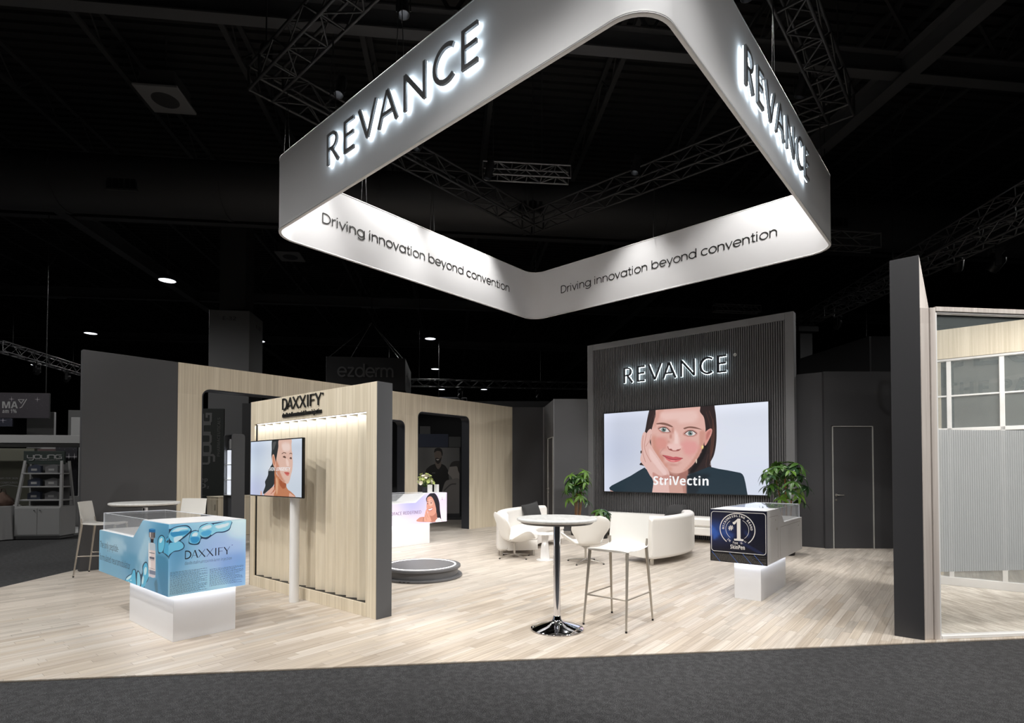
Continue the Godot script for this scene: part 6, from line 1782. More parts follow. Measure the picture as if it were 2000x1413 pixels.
# swan-shaped swivel chair: waisted back, wing arms, four-star foot; faces +z
func make_swan(label: String, at: Vector3, turn: float, first: float) -> void:
	var t := thing("swivel_chair", label, "chair", at, turn, "white swivel lounge chairs")
	var A := []; var Bk := []
	var nt := 33; var na := 21
	var pts := []
	for i in nt:
		var s := float(i) / (nt - 1)
		var row := []
		# centre line: seat from the front edge, through the bend, up the back
		var c: Vector2
		if s < 0.42:
			var k := s / 0.42
			c = Vector2(lerpf(0.29, -0.12, k), 0.345 - 0.05 * sin(k * PI * 0.75))
		elif s < 0.58:
			var k := (s - 0.42) / 0.16
			var a := k * deg_to_rad(72)
			c = Vector2(-0.12 - 0.13 * sin(a), 0.31 + 0.13 * (1 - cos(a)))
		else:
			var k := (s - 0.58) / 0.42
			c = Vector2(-0.244 - 0.13 * k, 0.40 + 0.395 * k)
		var half: float
		var lift := 0.0
		var fwd := 0.0
		if s < 0.50:
			var k := s / 0.50
			half = 0.20 + 0.17 * sin(PI * clampf(k * 1.08, 0, 1)) + 0.03 * k
			lift = 0.20 * pow(sin(PI * clampf(k * 1.02, 0, 1)), 1.1)
			fwd = 0.03 * sin(PI * k)
		else:
			var k := (s - 0.50) / 0.50
			half = lerpf(0.19, 0.335, smoothstep(0.0, 0.6, k))
			if k > 0.62: half *= sqrt(maxf(0.0, 1.0 - pow((k - 0.62) / 0.40, 2.4)))
			fwd = 0.085 * sin(PI * clampf(k * 0.8 + 0.1, 0, 1))
		for j in na:
			var a := lerpf(-1, 1, float(j) / (na - 1))
			var e := pow(absf(a), 2.3)
			row.append(Vector3(a * half, c.y + lift * e, c.x + fwd * e))
		pts.append(row)
	for i in nt:
		var ra := PackedVector3Array(); var rb := PackedVector3Array()
		for j in na:
			var du: Vector3 = pts[mini(i + 1, nt - 1)][j] - pts[maxi(i - 1, 0)][j]
			var dv: Vector3 = pts[i][mini(j + 1, na - 1)] - pts[i][maxi(j - 1, 0)]
			var nn := dv.cross(du)
			nn = -nn.normalized() if nn.length() > 1e-9 else Vector3.UP
			if nn.y < -0.2 and i < nt / 2: nn = -nn
			var edge := minf(minf(float(i), nt - 1.0 - i) / 2.0, minf(float(j), na - 1.0 - j) / 1.6)
			var h := 0.024 * sqrt(clampf(edge, 0.12, 1.0))
			ra.append(pts[i][j] + nn * h); rb.append(pts[i][j] - nn * h)
		A.append(ra); Bk.append(rb)
	var mb := MB.new()
	mb.grid(A, false, false, true); mb.grid(Bk)
	rim_close(mb, A, Bk)
	part(t, "shell", mb, M.chair_shell)
	var sm := []
	for i in range(12, nt - 1): sm.append(Bk[i][na / 2] + (Bk[i][na / 2] - A[i][na / 2]).normalized() * 0.0005)
	part(t, "back_seam", MB.new().tube(sm, 0.0022, 5), M.seam)
	part(t, "column", MB.new().lathe([Vector2(0.0, 0.045), Vector2(0.02, 0.045), Vector2(0.018, 0.10), Vector2(0.018, 0.23), Vector2(0.03, 0.235), Vector2(0.03, 0.25), Vector2(0.07, 0.262), Vector2(0.07, 0.275), Vector2(0, 0.275)], Vector3(0, 0, -0.03), 20), M.steel)
	for i in 4:
		var a := deg_to_rad(first + 90.0 * i)
		var d := Vector3(cos(a), 0, -sin(a))
		var o := Vector3(0, 0, -0.03)
		var lg := part(t, "leg", MB.new().tube([o + Vector3(0, 0.055, 0), o + d * 0.12 + Vector3(0, 0.048, 0), o + d * 0.33 + Vector3(0, 0.022, 0)], [0.02, 0.017, 0.011], 8), M.steel)
		part(lg, "foot", MB.new().lathe([Vector2(0, 0), Vector2(0.016, 0), Vector2(0.016, 0.012), Vector2(0, 0.014)], o + d * 0.325, 12), M.rubber)

func make_side_table() -> void:
	var t := thing("side_table", "small white pedestal side table between the two swivel chairs", "table", Vector3(0.565, 0.012, -9.40), 20.0)
	part(t, "table_top", MB.new().lathe([Vector2(0, 0.44), Vector2(0.19, 0.44), Vector2(0.195, 0.447), Vector2(0.19, 0.455), Vector2(0, 0.455)], Vector3.ZERO, 36), M.white_satin)
	part(t, "foot_plate", MB.new().lathe([Vector2(0, 0), Vector2(0.15, 0), Vector2(0.15, 0.008), Vector2(0.14, 0.012), Vector2(0, 0.012)], Vector3.ZERO, 36), M.white_satin)
	# faceted column, pinched above the middle
	var mb := MB.new()
	var ring := [[0.012, 0.088, 0.0], [0.24, 0.072, 0.0], [0.30, 0.055, 30.0], [0.44, 0.062, 30.0]]
	var R := []
	for r in ring:
		var row := []
		for i in 6:
			var a := deg_to_rad(60.0 * i + r[2])
			row.append(Vector3(r[1] * cos(a), r[0], -r[1] * sin(a)))
		R.append(row)
	for k in 3:
		for i in 6:
			var j := (i + 1) % 6
			if R[k].size() and ring[k][2] == ring[k + 1][2]:
				mb.quad(R[k][i], R[k][j], R[k + 1][j], R[k + 1][i])
			else:
				mb.tri(R[k][i], R[k][j], R[k + 1][i]); mb.tri(R[k][j], R[k + 1][j], R[k + 1][i])
	part(t, "column", mb, M.white_satin)

func make_plinth() -> void:
	var t := thing("round_plinth", "low round charcoal plinth with a glowing ring on top", "plinth", Vector3(-1.31, 0.012, -7.965))
	part(t, "foot_flange", MB.new().lathe([Vector2(0, 0), Vector2(0.575, 0), Vector2(0.585, 0.008), Vector2(0.585, 0.03), Vector2(0.578, 0.036), Vector2(0, 0.036)], Vector3.ZERO, 64), M.plinth)
	part(t, "drum", MB.new().lathe([Vector2(0.525, 0.036), Vector2(0.525, 0.128)], Vector3.ZERO, 64), M.plinth)
	part(t, "top_plate", MB.new().lathe([Vector2(0, 0.128), Vector2(0.555, 0.128), Vector2(0.563, 0.134), Vector2(0.563, 0.160), Vector2(0.557, 0.166), Vector2(0, 0.166)], Vector3.ZERO, 64), M.plinth)
	part(t, "light_ring", MB.new().lathe([Vector2(0.476, 0.165), Vector2(0.476, 0.1695), Vector2(0.497, 0.1695), Vector2(0.497, 0.165)], Vector3.ZERO, 64), M.led_line)
	for k in 3:
		part(t, "vent_slot", box(Vector3(0.006, 0.010, 0.035), 0.0, Vector3(0.584, 0.018, 0)), M.black, Vector3.ZERO, -98.0 - k * 6.0)

func make_tv() -> void:
	var t := thing("monitor", "wide flat monitor with a dark-haired woman's portrait, on a white floor pole", "monitor", B(3.352, 0.012, -5.998), TURN - 90.0)
	part(t, "pole", MB.new().lathe([Vector2(0, 0), Vector2(0.054, 0), Vector2(0.054, 1.62), Vector2(0, 1.62)], Vector3.ZERO, 32), M.white_satin)
	part(t, "bracket", box(Vector3(0.4, 0.3, 0.02), 0.003, Vector3(-0.2, 1.55, 0.062)), M.black)
	var v := part(t, "housing", box(Vector3(1.225, 0.682, 0.035), 0.006, Vector3(0, 0, -0.002)), M.gloss_black, Vector3(-0.264, 1.55, 0.092))
	var q := MB.new()
	q.quad(Vector3(-0.60, -0.327, 0.0165), Vector3(0.60, -0.327, 0.0165), Vector3(0.60, 0.329, 0.0165), Vector3(-0.60, 0.329, 0.0165))
	part(v, "screen", q, tv_print())
	area(t.to_global(Vector3(-0.264, 1.55, 0.12)), t.to_global(Vector3(-0.264, 1.55, 1.0)), Vector2(1.18, 0.64), 0.25, Color(0.88, 0.92, 1.0))

func make_led_screen() -> void:
	var t := thing("led_screen", "large glowing LED screen showing a woman resting her cheek on her hand", "screen", B(12.0, 1.999, -4.919), TURN - 90.0)
	part(t, "cabinet", box(Vector3(3.86, 1.965, 0.05), 0.003, Vector3(0, 0, -0.028)), M.slat_back)
	var q := MB.new()
	q.quad(Vector3(-1.908, -0.961, 0.0), Vector3(1.908, -0.961, 0.0), Vector3(1.908, 0.961, 0.0), Vector3(-1.908, 0.961, 0.0))
	part(t, "screen", q, led_print())
	area(t.to_global(Vector3(0, 0, 0.02)), t.to_global(Vector3(0, 0, 1)), Vector2(3.8, 1.9), 1.2, Color(0.85, 0.88, 1.0))

# ---------------------------------------------------------------- plants
func leaf_mesh(L: float, wd: float, droop: float) -> ArrayMesh:
	var rows := []
	for i in 8:
		var s := i / 7.0
		var half := wd * pow(sin(PI * clampf(s * 0.93 + 0.03, 0, 1)), 0.8) * (1.0 - 0.25 * s)
		if i == 7: half = 0.0005
		var y := -droop * L * s * s
		rows.append(PackedVector3Array([Vector3(-half, y + half * 0.28, -L * s), Vector3(0, y, -L * s), Vector3(half, y + half * 0.28, -L * s)]))
	return MB.new().grid(rows, false, false, false).mesh()

func make_plant(label: String, at: Vector3, high: float, spread: float, n: int, sd: int, low: float) -> void:
	var t := thing("potted_plant", label, "plant", at)
	part(t, "pot", MB.new().lathe([Vector2(0, 0), Vector2(0.15, 0), Vector2(0.19, 0.34), Vector2(0.18, 0.36), Vector2(0.165, 0.34), Vector2(0, 0.33)], Vector3.ZERO, 28), M.black)
	part(t, "soil", MB.new().lathe([Vector2(0.166, 0.318), Vector2(0.1, 0.333), Vector2(0, 0.335)], Vector3.ZERO, 20), M.soil)
	rng.seed = sd
	var leaves := [leaf_mesh(0.19, 0.036, 0.35), leaf_mesh(0.23, 0.042, 0.55), leaf_mesh(0.16, 0.032, 0.2)]
	var mats := [M.leaf_light, M.leaf_mid, M.leaf_mid, M.leaf_deep]
	for k in 4:
		var a := TAU * k / 4.0 + 0.5
		var p := Vector3(cos(a), 0, sin(a)) * 0.05
		part(t, "stem", MB.new().tube([p + Vector3(0, 0.3, 0), p * 1.5 + Vector3(0.02, high * 0.5, 0.01), p * (2.0 + k * 0.6) + Vector3(0, high * (0.78 + 0.05 * k), 0)], [0.016, 0.013, 0.007], 7), M.stem)
	for k in n:
		var h := lerpf(low, high, sqrt((k + 0.5) / n))
		var f := (h - low) / (high - low)
		var r := spread * (0.35 + 0.65 * sin(PI * clampf(0.18 + 0.72 * (1.0 - f), 0, 1))) * rng.randf_range(0.45, 1.0)
		var a := k * 2.39996 + rng.randf() * 0.5
		var c := Vector3(cos(a) * r, h + rng.randf_range(-0.05, 0.05), sin(a) * r)
		part(t, "twig", MB.new().tube([Vector3(cos(a) * 0.05, h - 0.18, sin(a) * 0.05), c], [0.005, 0.0035], 5), M.leaf_mid)
		var m: Material = mats[rng.randi() % 4]
		var tilt := Basis(Vector3(-sin(a), 0, cos(a)).normalized(), -rng.randf_range(0.1, 0.75))
		var cnt := rng.randi_range(6, 8)
		for i in cnt:
			var lm := part(t, "leaf", leaves[rng.randi() % 3], m, c)
			lm.basis = tilt * Basis(Vector3.UP, TAU * i / cnt + rng.randf() * 0.25) * Basis(Vector3.RIGHT, rng.randf_range(-0.45, 0.1))
			lm.scale = Vector3.ONE * rng.randf_range(0.8, 1.12)

func make_flowers() -> void:
	var at := B(7.98, 1.072, -8.93)
	var t := thing("flower_vase", "low bouquet of cream and pale green flowers on the lavender counter", "flowers", at)
	part(t, "vase", MB.new().lathe([Vector2(0, 0), Vector2(0.055, 0), Vector2(0.06, 0.12), Vector2(0.052, 0.125), Vector2(0, 0.11)], Vector3.ZERO, 20), M.portal_frame)
	rng.seed = 77
	var leafm := leaf_mesh(0.12, 0.022, 0.3)
	for k in 30:
		var a := k * 2.39996
		var f := (k + 0.5) / 30.0
		var d := Vector3(cos(a) * sqrt(f) * 0.8, 1.0 - 0.75 * f, sin(a) * sqrt(f) * 0.8)
		var p := Vector3(0, 0.14, 0) + d * rng.randf_range(0.15, 0.26)
		var bloom := MB.new()
		for q in 7:
			var b := TAU * q / 7.0
			var rows := []
			for i in 4:
				var row := PackedVector3Array()
				for j in 3:
					var s := i / 3.0
					var w := lerpf(-1, 1, j / 2.0) * 0.016 * sin(PI * (0.12 + 0.8 * s))
					var v := Vector3(w, 0.012 + 0.022 * s * s, 0.036 * s)
					row.append(v.rotated(Vector3.UP, b))
				rows.append(row)
			bloom.grid(rows)
		var green := k % 5 > 2
		var o := part(t, "flower", bloom, M.petal_green if green else M.petal, p)
		o.basis = Basis(Quaternion(Vector3.UP, d.normalized())) * Basis(Vector3.UP, rng.randf() * 6.0)
		o.scale = Vector3.ONE * rng.randf_range(0.95, 1.4)
		part(t, "flower_stem", MB.new().tube([Vector3(0, 0.1, 0), p], 0.003, 5), M.leaf_mid)
		if k % 2 == 0:
			var lf := part(t, "leaf", leafm, M.petal_green, Vector3(0, 0.12, 0) + d * 0.12)
			lf.basis = Basis(Quaternion(Vector3.FORWARD, (d + Vector3(0, 0.2, 0)).normalized()))
	# two slim printed cartons beside the bouquet
	for q in [["left", 7.93, -8.72], ["right", 8.16, -8.76]]:
		var c := thing("product_box", "slim marbled white carton, the " + ("one before the bouquet" if q[0] == "left" else "one standing free right of the bouquet"), "carton", B(q[1], 1.072, q[2]), TURN + 12.0, "cartons on the lavender counter")
		part(c, "carton", box(Vector3(0.075, 0.17, 0.075), 0.002, Vector3(0, 0.085, 0)), M.marble)
		part(c, "lid_flap", box(Vector3(0.076, 0.004, 0.076), 0.001, Vector3(0, 0.171, 0)), M.white_satin)

func make_furniture() -> void:
	make_counters()
	make_bar_table(Vector3(0.432, 0.012, -5.285), 0.385, "round bar table with pale marble top and domed chrome foot", true)
	make_stool("white leather bar stool on slim metal legs beside the chrome-footed bar table", B(4.945, 0.012, -2.657), TURN)
	make_bar_table(Vector3(-5.31, 0.012, -7.94), 0.44, "round bar table by the charcoal wall, half hidden by the blue counter", false)
	make_stool("white bar stool seen from the side, left of the table by the charcoal wall", Vector3(-6.04, 0.012, -8.14), 195.0)
	make_stool("white bar stool behind the table by the charcoal wall, only its back showing", Vector3(-5.22, 0.012, -8.72), 84.0)
	make_plinth()
	make_tv()
	make_led_screen()
	make_curved_sofa("white curved sofa at the left of the lounge, with a dark cushion", Vector3(2.14, 0.012, -10.16), 190.0 - 62.0, 190.0)
	make_curved_sofa("white curved sofa seen from behind, right of the bar stool", Vector3(1.056, 0.012, -10.88), -61.0, -7.0)
	make_bench()
	make_swan("white swivel chair with wing arms in front of the left sofa", Vector3(0.072, 0.012, -9.70), 108.0, 20.0)
	make_swan("white swivel chair seen from behind, under the bar table's edge", Vector3(1.213, 0.012, -9.15), 196.0, 40.0)
	make_side_table()
	make_cushion("dark square cushion leaning on the left curved sofa", Vector3(0.42, 0.66, -11.35), Vector3(-16, 35, 10), 0.44)
	make_cushion("dark cushion poking up behind the right curved sofa", Vector3(3.62, 0.655, -12.15), Vector3(-58, -39, 8), 0.42)
	make_plant("tall leafy potted plant at the left end of the ribbed wall", Vector3(1.56, 0.012, -13.1), 1.50, 0.34, 30, 4, 0.70)
	make_plant("small leafy plant behind the bar table's right edge", Vector3(2.02, 0.012, -12.5), 0.66, 0.2, 9, 9, 0.45)
	make_plant("leafy potted plant behind the dark blue counter", Vector3(4.98, 0.012, -10.0), 1.66, 0.40, 30, 14, 0.88)
	make_flowers()

# ---------------------------------------------------------------- roof structure of the hall
func ibeam(t: Node3D, a: Vector3, b: Vector3, m: Material, h := 0.45, wd := 0.26) -> void:
	part(t, "lower_flange", MB.new().bar(a, b, wd, 0.03), m)
	part(t, "upper_flange", MB.new().bar(a + Vector3(0, h, 0), b + Vector3(0, h, 0), wd, 0.03), m)
	part(t, "web", MB.new().bar(a + Vector3(0, h / 2, 0), b + Vector3(0, h / 2, 0), 0.02, h), m)

func make_roof() -> void:
	var across := ["nearest, along the top of the picture", "second, above the round duct", "third, beyond the numbered column", "fourth, far back"]
	for i in 4:
		var z := -10.6 - i * 9.0
		var t := thing("roof_beam", "grey steel roof beam running across the hall, " + across[i], "beam", Vector3.ZERO, HTURN, "roof beams across the hall")
		ibeam(t, Vector3(-37, 10.0, z), Vector3(37, 10.0, z), M.beam)
		# web members up to the deck
		var mb := MB.new()
		for k in 36:
			var x := -36.0 + k * 2.0
			mb.bar(Vector3(x, 10.45, z), Vector3(x + 1.0, 12.1, z), 0.06, 0.06)
			mb.bar(Vector3(x + 1.0, 12.1, z), Vector3(x + 2.0, 10.45, z), 0.06, 0.06)
		stuff(part(t, "web_members", mb, M.beam_dark))
	var along := ["left of the stand, running away at the upper left", "right of the stand, running away at the upper right"]
	for i in 2:
		var x: float = [-12.6, 9.6][i]
		var t := thing("roof_beam", "grey steel roof beam " + along[i], "beam", Vector3.ZERO, HTURN, "roof beams along the hall")
		ibeam(t, Vector3(x, 9.9, 14.0), Vector3(x, 9.9, -55.0), M.beam, 0.5, 0.34)
	var roof: Node3D = get_node("ceiling")
	for i in 17:
		var x := -26.0 + i * 3.0
		var t := part(roof, "joist", MB.new().bar(Vector3(x, 11.25, 10), Vector3(x, 11.25, -55), 0.12, 0.07), M.beam_dark)
		part(t, "upper_chord", MB.new().bar(Vector3(x, 12.05, 10), Vector3(x, 12.05, -55), 0.12, 0.07), M.beam_dark)
		var mb := MB.new()
		for k in 40:
			var z := 9.0 - k * 1.6
			mb.bar(Vector3(x, 11.25, z), Vector3(x, 12.05, z - 0.8), 0.03, 0.03)
			mb.bar(Vector3(x, 12.05, z - 0.8), Vector3(x, 11.25, z - 1.6), 0.03, 0.03)
		stuff(part(t, "zigzag_bars", mb, M.beam_dark))
	var d := thing("air_duct", "large round dark air duct crossing the hall behind the ring sign", "duct", Vector3.ZERO, HTURN)
	part(d, "pipe", MB.new().tube([Vector3(-36, 9.0, -15.2), Vector3(36, 9.0, -15.2)], 0.72, 32), M.duct)
	for k in 18:
		part(d, "band", MB.new().tube([Vector3(-34 + k * 4.0, 9.0, -15.2), Vector3(-33.9 + k * 4.0, 9.0, -15.2)], 0.745, 32), M.duct)
	for x in [-13.3, -8.2, 2.1, 11.0]:
		var g := part(d, "vent_grille", box(Vector3(0.75, 0.34, 0.06), 0.01, Vector3(x, 8.72, -14.55)), M.beam_dark)
		for k in 5: part(g, "louvre", box(Vector3(0.1, 0.26, 0.02), 0.0, Vector3(x - 0.28 + k * 0.14, 8.72, -14.51)), M.black)
	for s in [[-8.4, 10.55, -13.1, "above the ring sign's left corner"], [-9.3, 10.55, -22.8, "left of the ring sign's lower corner"], [-23.6, 10.55, -27.8, "at the far left"], [-7.6, 10.4, -29.0, "over the hanging box sign"]]:
		var t := thing("ceiling_speaker", "square ceiling loudspeaker panel with round grille, " + s[3], "loudspeaker", Vector3(s[0], s[1], s[2]), HTURN, "ceiling loudspeakers")
		part(t, "panel", box(Vector3(1.0, 0.06, 1.0), 0.01), M.column)
		part(t, "grille", MB.new().lathe([Vector2(0, -0.05), Vector2(0.26, -0.045), Vector2(0.3, -0.03)], Vector3.ZERO, 28), M.beam_dark)
		part(t, "cabinet", box(Vector3(0.8, 0.4, 0.8), 0.01, Vector3(0, 0.23, 0)), M.beam_dark)
		part(t, "hanger", MB.new().tube([Vector3(0, 0.4, 0), Vector3(0, 12.13 - s[1], 0)], 0.015, 6), M.beam_dark)

func hang(t: Node3D, from: Array, top: float) -> void:
	for p in from: part(t, "hanging_cable", MB.new().tube([p, Vector3(p.x, top - t.position.y, p.z)], 0.012, 6), M.truss_dark)

func make_far_trusses() -> void:
	var list := [
		[Vector3(10.5, 7.3, -6.5), Vector3(11.4, 7.3, -24.0), 0.42, "upper lighting truss running back above the right-hand wall end"],
		[Vector3(10.2, 6.5, -8.5), Vector3(9.9, 6.5, -17.0), 0.32, "lower lighting truss running back behind the right-hand wall end"],
		[Vector3(7.9, 7.5, -14.0), Vector3(9.5, 7.5, -14.2), 0.36, "short truss right of the ring sign's right corner"],
		[Vector3(6.75, 7.0, -18.2), Vector3(8.35, 7.0, -18.4), 0.22, "short truss above the ribbed screen wall"],
		[Vector3(-6.0, 6.0, -27.4), Vector3(5.0, 6.0, -28.6), 0.34, "long far truss low across the middle"],
		[Vector3(-0.7, 8.75, -13.0), Vector3(1.4, 8.75, -13.2), 0.3, "short high truss seen through the ring sign"],
		[Vector3(-20.3, 6.5, -21.5), Vector3(-21.5, 6.5, -28.5), 0.4, "truss with lamps at the far left"],
		[Vector3(-7.6, 5.6, -31.0), Vector3(-2.6, 5.6, -31.5), 0.3, "far dim truss behind the hanging box sign"],
		[Vector3(13.8, 5.3, -17.8), Vector3(12.6, 5.3, -21.0), 0.3, "small truss low behind the glass room"],
		[Vector3(6.2, 5.4, -20.0), Vector3(9.6, 5.4, -20.6), 0.3, "truss with movers behind the ribbed wall's right end"],
	]
	for q in list:
		var t := box_truss(q[0], q[1], q[2], M.truss, q[3], 0.022)
		var L: float = q[0].distance_to(q[1])
		var dir: Vector3 = (q[1] - q[0]).normalized()
		hang(t, [dir * L * 0.12 + Vector3(0, q[2] / 2, 0), dir * L * 0.68 + Vector3(0, q[2] / 2, 0)], 12.13)
	# moving-head lamps clamped under the trusses
	var heads := [[Vector3(11.07, 6.95, -13.5), "first from the front on the upper right truss"], [Vector3(11.2, 6.95, -16.0), "second on the upper right truss"], [Vector3(11.35, 6.95, -19.0), "third on the upper right truss"], [Vector3(10.25, 6.2, -11.5), "first on the lower right truss"], [Vector3(10.16, 6.2, -14.0), "second on the lower right truss"], [Vector3(-20.45, 6.16, -23.5), "first on the far left truss"], [Vector3(-20.78, 6.16, -25.5), "second on the far left truss"], [Vector3(-2.6, 5.7, -27.8), "left one on the long far truss"], [Vector3(1.4, 5.7, -28.2), "right one on the long far truss"], [Vector3(8.1, 5.1, -20.2), "left glowing one behind the door wall"], [Vector3(8.55, 5.1, -20.26), "right glowing one behind the door wall"]]
	for i in heads.size():
		var at: Vector3 = heads[i][0]
		var t := thing("moving_head_lamp", "black moving-head stage lamp, " + heads[i][1], "lamp", at, 20.0 * i, "moving-head lamps")
		part(t, "clamp", box(Vector3(0.05, 0.16, 0.05), 0.005, Vector3(0, 0.1, 0)), M.black)
		part(t, "base", box(Vector3(0.28, 0.1, 0.24), 0.02, Vector3(0, -0.02, 0)), M.black)
		var y := MB.new()
		for s in [-0.15, 0.15]: y.box(Vector3(s, -0.2, 0), Vector3(0.04, 0.32, 0.1))
		y.box(Vector3(0, -0.05, 0), Vector3(0.34, 0.03, 0.1))
		part(t, "yoke", y, M.black)
		var h := part(t, "head", MB.new().lathe([Vector2(0, -0.17), Vector2(0.10, -0.17), Vector2(0.12, -0.1), Vector2(0.12, 0.1), Vector2(0.07, 0.17), Vector2(0, 0.17)], Vector3.ZERO, 18), M.black, Vector3(0, -0.28, 0))
		h.rotation_degrees = Vector3(35, 0, 20)
		var lens := part(h, "lens_light" if i >= 9 else "lens", MB.new().lathe([Vector2(0, -0.176), Vector2(0.09, -0.174), Vector2(0.09, -0.168)], Vector3.ZERO, 18), M.lamp_face if i >= 9 else M.gloss_black)
		if i >= 9:
			h.rotation_degrees = Vector3(-62, -20.0 * i - 10.0, 0)
			spot(t.to_global(h.transform * Vector3(0, -0.2, 0)), t.to_global(h.transform * Vector3(0, -2.0, 0)), 1.2, 20.0, 0.08)

# ---------------------------------------------------------------- other stands in the dim hall
func sign_text(parent: Node3D, words: String, high: float, wide: float, at: Vector3, m: Material, bold := false, turn := 0.0, tilt := 0.0) -> void:
	var tm := text_mesh(words, high, 0.004, bold)
	var o := part(parent, "lettering", tm, m, at, turn)
	var b := tm.get_aabb()
	if wide > 0: o.scale = Vector3(wide / b.size.x, high / b.size.y, 1.0)
	if tilt != 0.0: o.rotation.z = deg_to_rad(tilt)

func star_print(w: int, h: int, sd: int, base: Color) -> StandardMaterial3D:
	var p := Pic.new(w, h, base)
	rng.seed = sd
	for i in 70:
		var c := Vector2(rng.randf() * w, rng.randf() * h)
		var s := rng.randf_range(1.0, 2.2)
		p.fill([[c + Vector2(-s, 0), c + Vector2(0, -s), c + Vector2(s, 0), c + Vector2(0, s)]], Color8(150, 146, 150, 200))
	for c in [Vector2(0.62 * w, 0.25 * h), Vector2(0.88 * w, 0.25 * h)]:
		p.fill([[c + Vector2(-24, 0), c + Vector2(-2, -2), c + Vector2(0, -24), c + Vector2(2, -2), c + Vector2(24, 0), c + Vector2(2, 2), c + Vector2(0, 24), c + Vector2(-2, 2)]], Color8(190, 186, 190))
	return print_material("star_print_%d" % sd, p.tex(), 0.6)

func make_left_stand() -> void:
	# starry banner hung high
	var b := thing("hanging_banner", "dark starry banner with pale lettering hung at the left edge", "banner", Vector3(-16.48, 3.25, -17.6), HTURN)
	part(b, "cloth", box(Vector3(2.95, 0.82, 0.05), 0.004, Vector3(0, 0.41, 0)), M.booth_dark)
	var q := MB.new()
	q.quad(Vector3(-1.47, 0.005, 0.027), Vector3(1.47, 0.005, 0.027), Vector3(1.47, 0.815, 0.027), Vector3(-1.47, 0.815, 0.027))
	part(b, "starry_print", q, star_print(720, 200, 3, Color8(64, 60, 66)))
	sign_text(b, "MA", 0.22, 0.46, Vector3(0.30, 0.42, 0.032), M.booth_white, true)
	sign_text(b, "am 1%", 0.13, 0.42, Vector3(0.30, 0.22, 0.032), M.booth_white, true)
	var v := MB.new()
	v.stroke([Vector2(0.55, 0.60), Vector2(0.64, 0.48), Vector2(0.72, 0.60), Vector2(0.55, 0.60)], 0.02, 0.028, 0.034)
	v.stroke([Vector2(0.60, 0.33), Vector2(0.66, 0.36), Vector2(0.80, 0.62)], 0.025, 0.028, 0.034)
	part(b, "check_emblem", v, M.booth_white)
	hang(b, [Vector3(1.35, 0.82, 0), Vector3(-1.35, 0.82, 0)], 12.13)
	var b2 := thing("lower_banner", "dark blue starry strip under the larger banner at the left edge", "banner", Vector3(-16.9, 2.95, -17.2), HTURN)
	part(b2, "panel", box(Vector3(2.2, 0.26, 0.06), 0.004, Vector3(0, 0.13, 0)), star_print(400, 60, 6, Color8(44, 46, 60)))
	part(b2, "bracket", MB.new().bar(Vector3(0.2, 0.13, -0.1), Vector3(0.2, 9.15, -0.1), 0.02, 0.02), M.truss_dark)
	# fascia of the stand
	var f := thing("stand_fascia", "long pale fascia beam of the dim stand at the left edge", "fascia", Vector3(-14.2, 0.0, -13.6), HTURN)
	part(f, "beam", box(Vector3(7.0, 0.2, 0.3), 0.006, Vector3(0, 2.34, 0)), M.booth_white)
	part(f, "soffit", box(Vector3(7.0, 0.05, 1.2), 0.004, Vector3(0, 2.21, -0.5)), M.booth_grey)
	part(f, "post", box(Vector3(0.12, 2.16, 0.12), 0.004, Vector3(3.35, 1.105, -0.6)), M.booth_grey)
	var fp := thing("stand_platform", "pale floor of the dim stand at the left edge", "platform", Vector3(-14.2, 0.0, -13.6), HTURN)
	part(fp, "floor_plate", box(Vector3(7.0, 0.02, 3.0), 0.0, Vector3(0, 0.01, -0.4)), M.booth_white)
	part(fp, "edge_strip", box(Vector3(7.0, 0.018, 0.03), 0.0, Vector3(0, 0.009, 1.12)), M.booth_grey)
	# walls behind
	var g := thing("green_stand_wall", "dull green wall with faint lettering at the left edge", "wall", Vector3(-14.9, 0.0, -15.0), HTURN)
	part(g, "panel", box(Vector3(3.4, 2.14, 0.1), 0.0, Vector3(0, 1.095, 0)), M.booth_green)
	sign_text(g, "CREAMS FOR SKIN", 0.05, 0.6, Vector3(1.0, 1.34, 0.06), M.booth_white)
	sign_text(g, "SKIN COMPOUNDS", 0.06, 0.6, Vector3(1.0, 1.22, 0.06), M.booth_white)
	var sw := MB.new()
	sw.stroke([Vector2(0.85, 1.12), Vector2(1.05, 1.16), Vector2(1.3, 1.12)], 0.02, 0.055, 0.062)
	part(g, "swoosh", sw, M.booth_white)
	var hws := [[-16.0, 3.1, 0.85, 3.55, -18.6, "booth_white", "tall pale panel behind the starry banner"], [-14.75, 2.8, 0.42, 3.6, -18.5, "booth_grey", "narrow grey panel behind the fascia"], [-14.1, 2.8, 0.55, 3.3, -17.9, "booth_white", "pale panel between the fascia and the charcoal wall"]]
	for w in hws:
		var t := thing("stand_wall", w[6], "wall", Vector3(w[0], 0, w[4]), HTURN, "pale panels of the dim left stand")
		part(t, "board", box(Vector3(w[2], w[3], 0.1), 0.004, Vector3(0, w[3] / 2, 0)), M[w[5]])
		part(t, "base_rail", box(Vector3(w[2] + 0.02, 0.1, 0.14), 0.004, Vector3(0, 0.05, 0)), M.booth_dark)
	var sd := thing("star_panel", "upright dark panel with star specks beside the display rack", "panel", Vector3(-12.35, 0.85, -15.2), HTURN)
	part(sd, "board", box(Vector3(0.56, 1.45, 0.06), 0.004, Vector3(0, 0.725, 0)), star_print(120, 300, 9, Color8(40, 40, 46)))
	part(sd, "plinth", box(Vector3(1.1, 0.825, 0.3), 0.004, Vector3(0.2, -0.4125, 0)), M.booth_white)
	var rp := thing("red_panel", "dull red-brown panel glimpsed above the display rack", "panel", Vector3(-13.0, 1.55, -15.6), HTURN)
